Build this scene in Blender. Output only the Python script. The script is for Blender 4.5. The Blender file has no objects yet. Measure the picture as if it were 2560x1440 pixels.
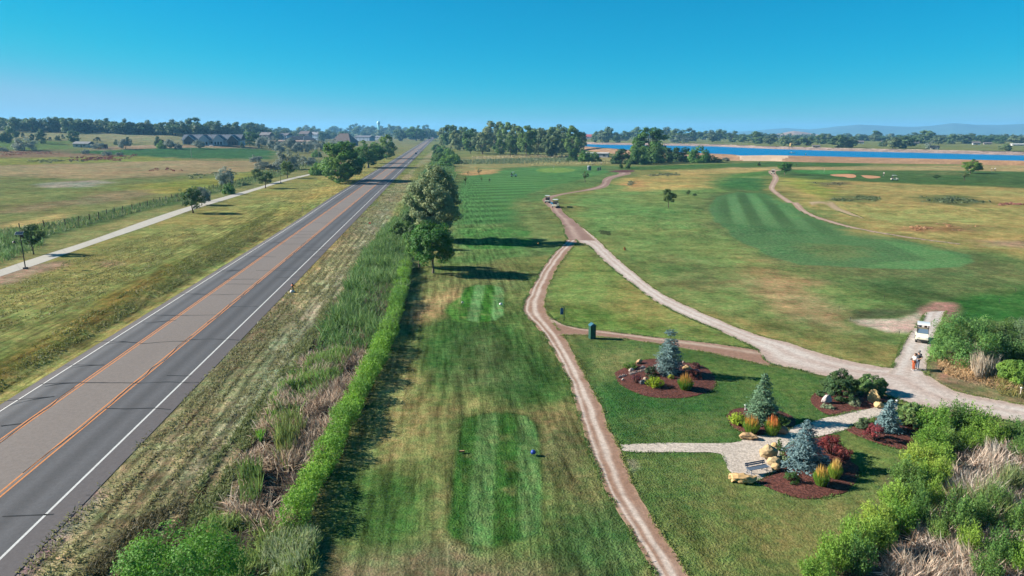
import bpy, math, random
import numpy as np
from mathutils import Vector, Matrix
from mathutils.geometry import tessellate_polygon
R = math.radians
# ------------------------------------------------------------------ camera, sky, sun, exposure
SC = bpy.context.scene
COL = SC.collection
PW, PH, FOC, TH, HC = 2560, 1440, 1707.0, R(13.0), 22.0
ST, CT = math.sin(TH), math.cos(TH)
cam = bpy.data.cameras.new('camera'); cam.lens = 36 * FOC / PW; cam.sensor_width = 36
cam.clip_start = 0.5; cam.clip_end = 60000
cam_o = bpy.data.objects.new('camera', cam); COL.objects.link(cam_o)
cam_o.location = (0, 0, HC); cam_o.rotation_euler = (R(90) - TH, 0, 0)
SC.camera = cam_o
SUN_EL, SUN_OFF = R(27.5), R(8)           # sun low on the left, a little beyond
sun_dir = Vector((-math.cos(SUN_EL) * math.cos(SUN_OFF), math.cos(SUN_EL) * math.sin(SUN_OFF), math.sin(SUN_EL)))
sl = bpy.data.lights.new('sun', 'SUN'); sl.energy = 5.0; sl.angle = R(0.5); sl.color = (1.0, 0.93, 0.82)
so = bpy.data.objects.new('sun', sl); COL.objects.link(so)
so.rotation_euler = sun_dir.to_track_quat('Z', 'Y').to_euler(); so.location = (-60, 10, 60)
w = bpy.data.worlds.new('World'); SC.world = w; w.use_nodes = True
nt = w.node_tree; nt.nodes.clear()
sky = nt.nodes.new('ShaderNodeTexSky'); sky.sky_type = 'NISHITA'; sky.sun_disc = False
sky.sun_elevation = SUN_EL; sky.sun_rotation = math.atan2(sun_dir.x, sun_dir.y)
sky.altitude = 1500; sky.air_density = 1.0; sky.dust_density = 0.6; sky.ozone_density = 2.2
bg = nt.nodes.new('ShaderNodeBackground'); bg.inputs['Strength'].default_value = 0.10
wo = nt.nodes.new('ShaderNodeOutputWorld')
# the camera's vivid rendering of a clear sky: red falls off fast away from the horizon
sepc = nt.nodes.new('ShaderNodeSeparateColor'); comb = nt.nodes.new('ShaderNodeCombineColor'); nt.links.new(sky.outputs[0], sepc.inputs[0])
for ch, gain, gam in ((0, 6.5e-5, 5.2), (1, .512, .75), (2, .775, .7)):
    pw = nt.nodes.new('ShaderNodeMath'); pw.operation = 'POWER'; pw.inputs[1].default_value = gam; mn = nt.nodes.new('ShaderNodeMath'); mn.operation = 'SMOOTH_MIN'; mn.inputs[1].default_value = 6.4; mn.inputs[2].default_value = 1.2; nt.links.new(sepc.outputs[ch], mn.inputs[0]); nt.links.new(mn.outputs[0], pw.inputs[0])
    ml = nt.nodes.new('ShaderNodeMath'); ml.operation = 'MULTIPLY'; ml.inputs[1].default_value = gain; nt.links.new(pw.outputs[0], ml.inputs[0]); nt.links.new(ml.outputs[0], comb.inputs[ch])
nt.links.new(comb.outputs[0], bg.inputs[0]); nt.links.new(bg.outputs[0], wo.inputs[0])
SC.view_settings.view_transform = 'Standard'; SC.view_settings.look = 'None'
SC.view_settings.exposure = 1.37; SC.view_settings.gamma = 1
SC.cycles.max_bounces = 5; SC.cycles.diffuse_bounces = 2; SC.cycles.glossy_bounces = 2
SC.cycles.transmission_bounces = 3; SC.cycles.transparent_max_bounces = 6; SC.cycles.volume_bounces = 0
SC.cycles.use_adaptive_sampling = True; SC.cycles.adaptive_threshold = 0.02
SC.render.filter_size = 0.95; SC.cycles.use_denoising = True; SC.cycles.denoiser = 'OPENIMAGEDENOISE'
try: SC.cycles.denoising_input_passes = 'RGB_ALBEDO_NORMAL'; SC.cycles.denoising_prefilter = 'ACCURATE'
except Exception: pass

# ------------------------------------------------------------------ helpers
def sstep(a, b, x):
    t = np.clip((x - a) / (b - a), 0, 1); return t * t * (3 - 2 * t)
def _hash(i, j, s):
    n = (i * 374761393 + j * 668265263 + s * 974711) & 0x7fffffff
    n = ((n ^ (n >> 13)) * 1274126177) & 0x7fffffff
    return ((n ^ (n >> 16)) & 0xffff) / 65535.0
def vn(x, y, sc, seed=0):
    """value noise 0..1"""
    x = np.asarray(x, float) / sc; y = np.asarray(y, float) / sc
    i = np.floor(x).astype(np.int64); j = np.floor(y).astype(np.int64)
    u = x - i; v = y - j; u = u * u * (3 - 2 * u); v = v * v * (3 - 2 * v)
    return (_hash(i, j, seed) * (1 - u) + _hash(i + 1, j, seed) * u) * (1 - v) + (_hash(i, j + 1, seed) * (1 - u) + _hash(i + 1, j + 1, seed) * u) * v
def fbm(x, y, sc, seed=0, o=4):
    a, s, t = 0, 0, 1.0
    for k in range(o):
        a = a + t * vn(x, y, sc / 2 ** k, seed + 17 * k); s += t; t *= 0.55
    return a / s
def gauss(x, y, cx, cy, rx, ry, rot=0):
    c, s = math.cos(rot), math.sin(rot); dx, dy = x - cx, y - cy
    a, b = (dx * c + dy * s) / rx, (-dx * s + dy * c) / ry
    return np.exp(-(a * a + b * b))
# road frame: along = direction of the road, lat = metres to its right
RD = Vector((-0.0994, 0.99505)); RN = Vector((0.99505, 0.0994))
def hz(x, y):
    """height of the land"""
    x = np.asarray(x, float); y = np.asarray(y, float)
    r = np.hypot(x, y) + 1e-6; az = np.arctan2(x, y)
    z = 24.0 * sstep(520, 1250, r) * sstep(R(-14), R(-27), az)             # land rising far left
    z = z - 75.0 * sstep(2300, 5200, r) * sstep(R(2), R(9), az)            # falling away to the right
    lat = x * RN.x + y * RN.y
    z = z - 0.75 * np.exp(-((lat + 38.5) / 2.6) ** 2) * sstep(250, 160, y)    # ditch left of the road
    for px, py, rx, ry, h in MOUNDS:
        z = z + h * gauss(x, y, px, py, rx, ry, 0.1)
    return z
MOUNDS = [(40, 158, 14, 4, 1.3), (30, 172, 12, 5, 1.1), (50, 150, 13, 4, 1.1), (17, 196, 7, 4, 1.0), (56, 128, 12, 4, .8), (44, 190, 12, 5, 1.0), (95, 205, 18, 6, 1.2), (125, 190, 16, 5, 1.0)]
def ray(px, py):
    u = (px - PW / 2) / FOC; v = (py - PH / 2) / FOC
    return (u, CT - v * ST, -ST - v * CT)
def G(px, py, z0=None):
    """ground point seen at photo pixel px, py (or the point at height z0)"""
    dx, dy, dz = ray(px, py)
    if z0 is not None:
        t = (z0 - HC) / dz; return Vector((dx * t, dy * t, z0))
    t = -HC / dz if dz < -1e-5 else 1e9
    if 0 < t < 430: 
        x, y = dx * t, dy * t
        z = float(hz(x, y))
        for _ in range(6):
            t = (z - HC) / dz; x, y = dx * t, dy * t; z = float(hz(x, y))
        return Vector((x, y, z))
    ts = np.geomspace(400, 9000, 500)
    f = HC + dz * ts - hz(dx * ts, dy * ts)
    k = int(np.argmax(f < 0)) if (f < 0).any() else len(ts) - 1
    lo, hi = ts[max(k - 1, 0)], ts[k]
    for _ in range(20):
        m = (lo + hi) / 2
        if HC + dz * m - float(hz(dx * m, dy * m)) < 0: hi = m
        else: lo = m
    return Vector((dx * hi, dy * hi, float(hz(dx * hi, dy * hi))))
def depth(p): return p.y * CT + (HC - p.z) * ST
def ppm(p): return FOC / depth(p)                       # photo pixels per metre at a point
def height(p, ytop):
    """height of something standing at p whose top shows at photo row ytop"""
    dx, dy, dz = ray(PW / 2, ytop)
    return HC + dz / dy * p.y - p.z
def lat_of(px, py):
    p = G(px, py, 0); return p.x * RN.x + p.y * RN.y
def RP(along, lat, z=0.0): return Vector((RD.x * along + RN.x * lat, RD.y * along + RN.y * lat, z))
KA = 0.60
def srgb(r, g, b):
    return tuple(((c / 255 + .055) / 1.055) ** 2.4 if c > 10 else c / 255 / 12.92 for c in (r, g, b))
def alb(r, g, b, k=KA):
    """surface colour for something that looks r, g, b in full sun"""
    return tuple(min(.85, c * k) for c in srgb(r, g, b))

def leafc(c, k=.86): return alb(*c, k)
class MB:
    """collects geometry with a colour per face; build() links it as one mesh object"""
    def __init__(s): s.v = []; s.f = []; s.c = []; s.n = 0; s.smooth = []
    def add(s, verts, faces, col=(1, 1, 1), smooth=False):
        verts = np.asarray(verts, float).reshape(-1, 3); faces = np.asarray(faces, int)
        col = np.asarray(col, float)
        if col.ndim == 1: col = np.tile(col, (len(faces), 1))
        s.v.append(verts); s.f.append(faces + s.n); s.c.append(col); s.smooth.append(np.full(len(faces), smooth)); s.n += len(verts)
    def box(s, c, size, rot=None, col=(1, 1, 1), bev=0.0, taper=1.0):
        hx, hy, hz_ = [q / 2 for q in size]
        vs = []
        for z, k in ((-hz_, 1), (hz_, taper)):
            for x, y in ((-hx, -hy), (hx, -hy), (hx, hy), (-hx, hy)): vs.append(Vector((x * k, y * k, z)))
        if rot is not None:
            m = rot.to_matrix() if hasattr(rot, 'to_matrix') else rot
            vs = [m @ q for q in vs]
        c = Vector(c); vs = [tuple(q + c) for q in vs]
        s.add(vs, [(0, 3, 2, 1), (4, 5, 6, 7), (0, 1, 5, 4), (1, 2, 6, 5), (2, 3, 7, 6), (3, 0, 4, 7)], col)
    def tube(s, pts, rad, n=8, col=(1, 1, 1), cap=True, smooth=True):
        pts = [Vector(p) for p in pts]
        rad = list(rad) if hasattr(rad, '__len__') else [rad] * len(pts)
        vs = []; 
        for i, p in enumerate(pts):
            d = (pts[min(i + 1, len(pts) - 1)] - pts[max(i - 1, 0)]).normalized()
            a = d.cross(Vector((0.31, 0.95, 0.1))); 
            if a.length < .05: a = d.cross(Vector((1, 0, 0)))
            a.normalize(); b = d.cross(a)
            for k in range(n):
                t = 2 * math.pi * k / n
                vs.append(tuple(p + (a * math.cos(t) + b * math.sin(t)) * rad[i]))
        fs = []
        for i in range(len(pts) - 1):
            for k in range(n):
                fs.append((i * n + k, i * n + (k + 1) % n, (i + 1) * n + (k + 1) % n, (i + 1) * n + k))
        s.add(vs, fs, col, smooth)
        if cap:
            for i0 in (0, (len(pts) - 1) * n):
                c = pts[0] if i0 == 0 else pts[-1]
                ring = vs[i0:i0 + n]; s.add(ring + [tuple(c)], [(k, (k + 1) % n, n, n) for k in range(n)], col)
    def lathe(s, prof, n=16, col=(1, 1, 1), c=(0, 0, 0), smooth=True):
        vs = []; c = Vector(c)
        for r, z in prof:
            for k in range(n):
                t = 2 * math.pi * k / n; vs.append((c.x + r * math.cos(t), c.y + r * math.sin(t), c.z + z))
        fs = [(i * n + k, i * n + (k + 1) % n, (i + 1) * n + (k + 1) % n, (i + 1) * n + k) for i in range(len(prof) - 1) for k in range(n)]
        s.add(vs, fs, col, smooth)
    def prism(s, prof, x0, x1, axis='x', col=(1, 1, 1)):
        """extrude a 2-D outline (list of (a, b)) between x0 and x1 along an axis"""
        n = len(prof)
        def P(t, a, b): return (t, a, b) if axis == 'x' else (a, t, b) if axis == 'y' else (a, b, t)
        vs = [P(x0, a, b) for a, b in prof] + [P(x1, a, b) for a, b in prof]
        s.add(vs, [(i, (i + 1) % n, n + (i + 1) % n, n + i) for i in range(n)], col)
        tri = tessellate_polygon([[Vector((a, b, 0)) for a, b in prof]])
        s.add(vs, [(a, b, c, c) for a, b, c in tri] + [(n + a, n + c, n + b, n + b) for a, b, c in tri], col)
    def leaves(s, P, N, size, asp=0.6, col=(1, 1, 1), up=None, rng=None, bend=0.0):
        """rhombic leaf faces; up = preferred long axis"""
        n = len(P); size = np.broadcast_to(np.asarray(size, float), (n,))
        a = rng.normal(size=(n, 3)) if up is None else np.asarray(up, float) + rng.normal(size=(n, 3)) * .001
        a = a - N * (a * N).sum(1, keepdims=True); a /= np.linalg.norm(a, axis=1, keepdims=True) + 1e-9
        b = np.cross(N, a)
        L = (size * .5)[:, None]; W = (size * asp * .5)[:, None]
        V = np.stack([P - a * L, P + b * W + N * L * bend, P + a * L, P - b * W + N * L * bend], 1).reshape(-1, 3)
        s.add(V, np.arange(4 * n).reshape(n, 4), col)
    def blades(s, base, tip, wid, col, rng):
        """thin upright triangles"""
        n = len(base); d = tip - base
        side = np.cross(d, rng.normal(size=(n, 3))); side /= np.linalg.norm(side, axis=1, keepdims=True) + 1e-9
        w_ = np.broadcast_to(np.asarray(wid, float), (n,))[:, None] * .5
        mid = base + d * .5 + np.array([0, 0, 1]) * np.linalg.norm(d, axis=1, keepdims=True) * .07
        V = np.stack([base - side * w_, base + side * w_, mid + side * w_ * .8, tip, mid - side * w_ * .8], 1).reshape(-1, 3)
        i = np.arange(n)[:, None] * 5
        s.add(V, np.concatenate([i + [0, 1, 2, 4], i + [4, 2, 3, 3]]), np.concatenate([col, col]))
    def mesh(s, name, mat):
        me = bpy.data.meshes.new(name)
        V = np.concatenate(s.v); Fq = np.concatenate(s.f); Cq = np.concatenate(s.c); S = np.concatenate(s.smooth)
        tri = Fq[:, 2] == Fq[:, 3]; cnt = np.where(tri, 3, 4)
        idx = np.concatenate([Fq[k, :c] for k, c in ()]) if False else Fq[np.arange(4)[None, :] < cnt[:, None]]
        me.vertices.add(len(V)); me.vertices.foreach_set('co', V.astype(np.float32).ravel())
        me.loops.add(len(idx)); me.loops.foreach_set('vertex_index', idx.astype(np.int32))
        st = np.concatenate([[0], np.cumsum(cnt)[:-1]])
        me.polygons.add(len(Fq)); me.polygons.foreach_set('loop_start', st.astype(np.int32))
        me.polygons.foreach_set('use_smooth', S)
        ca = me.color_attributes.new('Col', 'FLOAT_COLOR', 'CORNER')
        cc = np.ones((len(idx), 4), np.float32); cc[:, :3] = np.repeat(Cq, cnt, axis=0); ca.data.foreach_set('color', cc.ravel())
        me.materials.append(mat); me.update(calc_edges=True); me.validate()
        return me
    def build(s, name, mat, parent=None, loc=None):
        o = bpy.data.objects.new(name, s.mesh(name, mat)); COL.objects.link(o)
        if parent is not None: o.parent = parent
        if loc is not None: o.location = loc
        return o
def tag(o, label=None, cat=None, group=None, kind=None):
    if label: o['label'] = label
    if cat: o['category'] = cat
    if group: o['group'] = group
    if kind: o['kind'] = kind
    return o
def thing(name, label, cat, loc=(0, 0, 0), rz=0.0, group=None, scale=1.0):
    o = bpy.data.objects.new(name, None); COL.objects.link(o); o.empty_display_size = .3
    o.location = loc; o.rotation_euler = (0, 0, rz); o.scale = (scale,) * 3 if not hasattr(scale, '__len__') else scale
    return tag(o, label, cat, group)
def copy_tree(root, loc, rz=0.0, label=None, group=None, scale=None):
    r = root.copy(); COL.objects.link(r); r.location = loc; r.rotation_euler = (0, 0, rz)
    if scale is not None: r.scale = (scale,) * 3 if not hasattr(scale, '__len__') else scale
    if label: r['label'] = label
    if group: r['group'] = group
    elif 'group' in r: del r['group']
    for ch in list(root.children):
        c = ch.copy(); COL.objects.link(c); c.parent = r
        for g in ch.children:
            d = g.copy(); COL.objects.link(d); d.parent = c
    return r

# ------------------------------------------------------------------ materials
def newmat(name):
    m = bpy.data.materials.new(name); m.use_nodes = True
    n = m.node_tree.nodes; b = n['Principled BSDF']; return m, m.node_tree, n, b
def mat_plain(name, col=None, rough=.7, metal=0.0, spec=.3, noise=.12, nscale=3.0, bump=0.0, coat=0.0):
    """painted / stone / wood surface: colour (or the face colour) with fine uneven tone"""
    m, t, n, b = newmat(name)
    if col is None:
        a = n.new('ShaderNodeVertexColor'); a.layer_name = 'Col'; src = a.outputs['Color']
    else:
        a = n.new('ShaderNodeRGB'); a.outputs[0].default_value = (*col, 1); src = a.outputs[0]
    tc = n.new('ShaderNodeTexCoord'); no = n.new('ShaderNodeTexNoise'); no.inputs['Scale'].default_value = nscale; no.inputs['Detail'].default_value = 5
    t.links.new(tc.outputs['Object'], no.inputs['Vector'])
    mr = n.new('ShaderNodeMapRange'); mr.inputs['To Min'].default_value = 1 - noise * 1.6; mr.inputs['To Max'].default_value = 1 + noise * 1.6
    t.links.new(no.outputs['Fac'], mr.inputs['Value'])
    mx = n.new('ShaderNodeVectorMath'); mx.operation = 'SCALE'
    t.links.new(src, mx.inputs[0]); t.links.new(mr.outputs[0], mx.inputs['Scale']); t.links.new(mx.outputs[0], b.inputs['Base Color'])
    b.inputs['Roughness'].default_value = rough; b.inputs['Metallic'].default_value = metal; b.inputs['Specular IOR Level'].default_value = spec
    b.inputs['Coat Weight'].default_value = coat
    if bump:
        bp = n.new('ShaderNodeBump'); bp.inputs['Strength'].default_value = bump; bp.inputs['Distance'].default_value = .05
        t.links.new(no.outputs['Fac'], bp.inputs['Height']); t.links.new(bp.outputs[0], b.inputs['Normal'])
    return m
def mat_leaf(name, trans=.38, vary=.18, rough=.6):
    """foliage: face colour, a tone of its own for each plant, some light through the leaf"""
    m, t, n, b = newmat(name)
    a = n.new('ShaderNodeVertexColor'); a.layer_name = 'Col'
    oi = n.new('ShaderNodeObjectInfo'); mr = n.new('ShaderNodeMapRange'); mr.inputs['To Min'].default_value = 1 - vary; mr.inputs['To Max'].default_value = 1 + vary
    t.links.new(oi.outputs['Random'], mr.inputs['Value'])
    h = n.new('ShaderNodeHueSaturation'); t.links.new(a.outputs['Color'], h.inputs['Color']); t.links.new(mr.outputs[0], h.inputs['Value'])
    mh = n.new('ShaderNodeMapRange'); mh.inputs['To Min'].default_value = .5 + .1 * vary; mh.inputs['To Max'].default_value = .5 - .1 * vary
    t.links.new(oi.outputs['Random'], mh.inputs['Value']); t.links.new(mh.outputs[0], h.inputs['Hue'])
    b.inputs['Roughness'].default_value = rough; b.inputs['Specular IOR Level'].default_value = .25
    t.links.new(h.outputs[0], b.inputs['Base Color'])
    tr = n.new('ShaderNodeBsdfTranslucent'); t.links.new(h.outputs[0], tr.inputs['Color'])
    mx = n.new('ShaderNodeMixShader'); mx.inputs[0].default_value = trans
    t.links.new(b.outputs[0], mx.inputs[1]); t.links.new(tr.outputs[0], mx.inputs[2])
    t.links.new(mx.outputs[0], n['Material Output'].inputs['Surface']); return m
M_LEAF = mat_leaf('leaf'); M_BARK = mat_plain('bark', None, .9, noise=.3, nscale=6, bump=.4)
M_PAINT = mat_plain('paint', None, .45, noise=.05); M_MATTE = mat_plain('matte', None, .85, noise=.15, nscale=1.2)
M_STONE = mat_plain('stone', None, .9, noise=.3, nscale=2.5, bump=.7); M_METAL = mat_plain('metal', None, .4, .6, noise=.05)
M_GLASS = mat_plain('glass', (.03, .04, .05), .08, spec=.6, noise=.02); M_RUBBER = mat_plain('rubber', (.02, .02, .02), .8)
M_GLOSS = mat_plain('gloss_paint', None, .25, spec=.5, noise=.03, coat=.4)
# ------------------------------------------------------------------ the land
def inpoly_dist(x, y, poly):
    """signed distance (m), positive inside"""
    n = len(poly); d = np.full(x.shape, 1e18); ins = np.zeros(x.shape, bool)
    for i in range(n):
        ax, ay = poly[i]; bx, by = poly[(i + 1) % n]
        ex, ey = bx - ax, by - ay; px, py = x - ax, y - ay
        t = np.clip((px * ex + py * ey) / (ex * ex + ey * ey + 1e-9), 0, 1)
        d = np.minimum(d, (px - ex * t) ** 2 + (py - ey * t) ** 2)
        c = ((ay > y) != (by > y)) & (x < ex * (y - ay) / (ey if abs(ey) > 1e-12 else 1e-12) + ax)
        ins ^= c
    return np.where(ins, 1, -1) * np.sqrt(d)
def wpoly(pp): return [(q.x, q.y) for q in (G(a, b) for a, b in pp)]
LW, RW = lat_of(154, 920), lat_of(386, 1024)
# kinds of grass and soil: outline in photo pixels, colour in sun, softness (m), strength
SP = []
def sp(poly, col, feather=2.0, k=1.0): SP.append((poly, col, feather, k))
# left of the road
sp([(-900, 760), (0, 690), (100, 658), (200, 622), (385, 560), (640, 474), (820, 425), (1000, 385), (1060, 366), (930, 440), (640, 630), (240, 880), (0, 1030), (-900, 1500)], (140, 138, 80), 1.2)
sp([(-200, 850), (150, 740), (380, 640), (600, 560), (740, 500), (760, 510), (600, 590), (400, 700), (150, 830), (-200, 1000)], (118, 126, 72), 6, .75)
sp([(-300, 1080), (100, 850), (300, 730), (560, 590), (700, 515), (720, 520), (590, 590), (330, 740), (120, 880), (-300, 1150)], (110, 116, 54), 2.0, .75)
sp([(-100, 1000), (130, 830), (330, 715), (420, 660), (430, 668), (300, 760), (110, 890), (-100, 1030)], (150, 124, 70), 1.5, .5)
sp([(680, 530), (800, 470), (900, 430), (920, 436), (820, 490), (700, 560)], (168, 155, 88), 3, .8)
sp([(-30, 695), (60, 664), (150, 655), (165, 662), (70, 690), (-30, 720)], (158, 136, 110), 1.5, .85)
sp([(240, 655), (300, 648), (310, 662), (260, 668)], (155, 130, 100), 1.5, .6)
sp([(-900, 640), (0, 575), (150, 535), (300, 505), (540, 462), (700, 425), (820, 405), (820, 424), (640, 469), (375, 547), (225, 600), (112, 637), (0, 674), (-900, 800)], (136, 136, 84), 1.5)
sp([(-300, 600), (0, 590), (160, 552), (300, 520), (480, 480), (640, 440), (640, 455), (480, 500), (300, 545), (150, 590), (0, 640), (-300, 680)], (84, 106, 62), 2.5, .9)
sp([(0, 565), (150, 530), (175, 540), (60, 560), (0, 575)], (185, 165, 105), 3, .9)
sp([(-300, 455), (0, 440), (250, 450), (450, 440), (640, 425), (650, 440), (540, 470), (300, 510), (0, 555), (-300, 580)], (122, 127, 76), 6)
sp([(0, 520), (100, 508), (280, 480), (420, 470), (430, 478), (300, 505), (100, 525), (0, 540)], (140, 124, 92), 5, .7)
sp([(330, 465), (540, 443), (640, 428), (640, 440), (560, 468), (430, 487)], (152, 152, 74), 6, .75)
sp([(80, 463), (130, 456), (230, 451), (270, 456), (230, 466), (120, 468)], (168, 158, 135), 4, .8)
sp([(-300, 420), (0, 414), (250, 406), (450, 402), (640, 404), (690, 412), (640, 428), (450, 438), (250, 448), (0, 440), (-300, 445)], (162, 143, 102), 8, .85)
sp([(-300, 398), (0, 396), (340, 388), (460, 400), (250, 406), (0, 413), (-300, 418)], (134, 138, 66), 8, .9)
sp([(-300, 380), (0, 374), (340, 384), (330, 390), (0, 394), (-300, 396)], (140, 112, 84), 8, .8)
sp([(150, 382), (300, 372), (640, 371), (700, 378), (690, 398), (480, 396), (330, 388)], (66, 104, 58), 8, .95)
sp([(-300, 352), (0, 350), (180, 354), (190, 372), (0, 376), (-300, 380)], (98, 122, 64), 10, .85)
sp([(-300, 322), (0, 322), (300, 330), (640, 342), (640, 352), (450, 358), (0, 346), (-300, 345)], (146, 142, 100), 15, .9)
sp([(240, 366), (480, 362), (640, 366), (640, 372), (240, 376)], (165, 140, 110), 8, .7)
# right verge
sp([(1085, 372), (1125, 380), (1040, 420), (1000, 500), (955, 580), (900, 700), (760, 900), (640, 1080), (560, 1260), (420, 1440), (300, 1900), (-400, 1900), (50, 1440), (230, 1220), (640, 812), (870, 575), (1000, 450)], (142, 138, 96), 0.8)
sp([(985, 480), (960, 560), (900, 640), (840, 740), (760, 850), (640, 1010), (500, 1200), (330, 1400), (280, 1400), (480, 1180), (700, 880), (830, 700), (930, 560)], (142, 144, 112), 1.6, .75)
sp([(925, 520), (860, 600), (700, 790), (520, 1000), (400, 1160), (330, 1230), (470, 1040), (660, 800), (850, 580)], (116, 102, 78), 1.0, .55)
sp([(290, 1330), (400, 1200), (520, 1230), (420, 1440), (200, 1440)], (92, 96, 66), 2, .8)
sp([(300, 1440), (430, 1320), (500, 1290), (480, 1440)], (160, 122, 96), 1.2, .8)
sp([(-100, 1480), (150, 1280), (250, 1210), (260, 1240), (160, 1350), (40, 1470)], (124, 116, 108), .8, .9)
sp([(700, 700), (830, 560), (900, 480), (930, 480), (860, 580), (740, 740)], (160, 144, 82), 1.0, .6)
# ditch
sp([(1010, 560), (1040, 620), (1036, 660), (1020, 760), (980, 850), (900, 1020), (820, 1180), (760, 1340), (640, 1440), (520, 1440), (560, 1260), (640, 1080), (760, 900), (850, 760), (930, 640)], (80, 70, 58), .8)
sp([(1125, 375), (1140, 420), (1140, 470), (1040, 660), (1000, 580), (1050, 430), (1100, 385)], (92, 108, 66), 2)
# near fairway
sp([(1140, 640), (1330, 640), (1310, 780), (1440, 900), (1620, 1440), (1800, 2200), (600, 2200), (740, 1440), (900, 1080), (1000, 880), (1045, 690)], (104, 120, 66), 2)
sp([(1050, 690), (1320, 620), (1300, 740), (1120, 760), (1050, 800)], (126, 126, 78), 3, .7)
sp([(1040, 760), (1150, 720), (1150, 760), (1080, 800), (1030, 830)], (165, 142, 96), 1.5, .75)
sp([(1040, 820), (1130, 800), (1330, 800), (1420, 940), (1440, 1040), (1300, 1000), (1200, 930), (1050, 960), (990, 1000)], (62, 100, 48), 3, .85)
sp([(1150, 830), (1240, 830), (1260, 960), (1170, 960)], (108, 122, 76), 4, .55)
sp([(1000, 850), (1040, 850), (1030, 960), (1080, 1020), (1180, 1000), (1220, 1020), (1100, 1060), (1050, 1130), (980, 1180), (920, 1160), (940, 1040)], (146, 138, 86), 2, .8)
sp([(880, 1190), (1000, 1170), (1100, 1220), (1080, 1330), (960, 1400), (860, 1340)], (72, 104, 50), 2.5, .85)
sp([(1060, 1060), (1140, 1030), (1130, 1200), (1060, 1180)], (124, 124, 74), 2, .7)
sp([(1345, 1030), (1440, 1020), (1500, 1180), (1540, 1270), (1400, 1290), (1350, 1200)], (112, 110, 70), 2, .85)
sp([(1330, 1030), (1430, 1000), (1440, 1060), (1380, 1080)], (140, 130, 82), 1.2, .6)
sp([(1340, 1270), (1540, 1280), (1600, 1380), (1640, 1440), (1700, 1600), (1400, 1560), (1320, 1400)], (66, 92, 50), 2.5, .9)
sp([(820, 1370), (1000, 1420), (1120, 1330), (1200, 1390), (1330, 1400), (1400, 1440), (1500, 1700), (700, 1700)], (126, 112, 82), 2, .85)
sp([(1080, 1240), (1120, 1220), (1120, 1340), (1060, 1340)], (150, 140, 92), 1.2, .6)
# far fairway beside the trees
sp([(1140, 500), (1150, 430), (1260, 415), (1550, 415), (1560, 440), (1500, 460), (1360, 490), (1350, 520), (1400, 590), (1400, 640), (1130, 660), (1120, 560)], (102, 124, 72), 3)
sp([(1150, 480), (1165, 440), (1300, 420), (1500, 415), (1530, 430), (1420, 455), (1330, 480), (1290, 500), (1300, 540), (1300, 556), (1250, 560), (1140, 560)], (88, 128, 72), 2, .95)
sp([(1140, 570), (1300, 566), (1330, 600), (1280, 650), (1150, 660)], (88, 124, 66), 3, .7)
sp([(1290, 505), (1350, 505), (1400, 580), (1400, 605), (1320, 600), (1300, 560)], (126, 134, 80), 3, .7)
sp([(1130, 395), (1300, 385), (1560, 395), (1560, 408), (1330, 415), (1140, 428)], (150, 142, 92), 6, .85)
sp([(1160, 430), (1200, 422), (1240, 424), (1250, 432), (1200, 438), (1160, 440)], (185, 150, 100), 3, .9)
sp([(1200, 398), (1460, 392), (1480, 400), (1400, 406), (1200, 408)], (112, 122, 86), 6, .7)
# right of the diagonal track
sp([(1440, 560), (1440, 495), (1550, 450), (1900, 440), (1930, 460), (1960, 500), (2300, 610), (2560, 640), (3300, 700), (3300, 1000), (2560, 1000), (2280, 940), (2200, 920), (1920, 845), (1700, 760), (1560, 660)], (118, 137, 78), 3)
sp([(1440, 550), (1460, 500), (1560, 480), (1700, 530), (1700, 560), (1580, 570), (1480, 580)], (108, 138, 78), 6, .9)
sp([(1545, 455), (1600, 438), (1700, 430), (1790, 440), (1790, 470), (1660, 475), (1560, 478)], (176, 156, 94), 5, .9)
sp([(1560, 462), (1600, 452), (1620, 465), (1580, 474)], (180, 140, 92), 3, .7)
sp([(1790, 465), (1800, 444), (1925, 447), (1930, 475), (1900, 490), (1830, 478)], (70, 112, 62), 5, .9)
FAIR = [(1770, 520), (1790, 492), (1840, 480), (1915, 485), (1990, 520), (2080, 560), (2200, 588), (2330, 614), (2425, 638), (2440, 655), (2400, 668), (2300, 674), (2150, 670), (2000, 662), (1900, 632), (1830, 592), (1780, 550)]
sp([(1740, 510), (1770, 485), (1840, 472), (1925, 480), (2000, 515), (2200, 582), (2460, 630), (2560, 655), (2700, 700), (2560, 780), (2380, 770), (2250, 740), (2100, 700), (1950, 680), (1840, 620), (1770, 560)], (104, 114, 70), 5, .9)
sp(FAIR, (92, 126, 78), .6, .95)
sp([(2200, 600), (2330, 618), (2440, 652), (2400, 668), (2300, 673), (2150, 670), (2200, 655), (2320, 650)], (104, 144, 86), .6, .85)
sp([(2020, 610), (2160, 615), (2220, 645), (2100, 650), (2020, 632)], (122, 130, 78), 3, .5)
sp([(1840, 480), (1930, 480), (2050, 545), (2040, 560), (1960, 540), (1880, 500)], (88, 132, 76), 5, .4)
sp([(2150, 690), (2340, 700), (2400, 740), (2300, 770), (2200, 740)], (66, 98, 54), 3, .6)
sp([(2330, 700), (2560, 680), (2560, 740), (2400, 760)], (116, 124, 74), 3, .7)
sp([(2380, 750), (2560, 720), (2700, 760), (2560, 800), (2400, 790)], (62, 112, 52), 2, .9)
sp([(1850, 690), (1960, 680), (2060, 740), (2130, 790), (2100, 820), (2000, 800), (1920, 760)], (174, 148, 104), 4, .75)
sp([(1830, 640), (1900, 650), (1930, 690), (1870, 690)], (170, 146, 96), 4, .6)
sp([(1740, 780), (1900, 800), (2060, 840), (2260, 870), (2240, 918), (2080, 890), (1900, 838)], (172, 152, 92), 2.5, .8)
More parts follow.
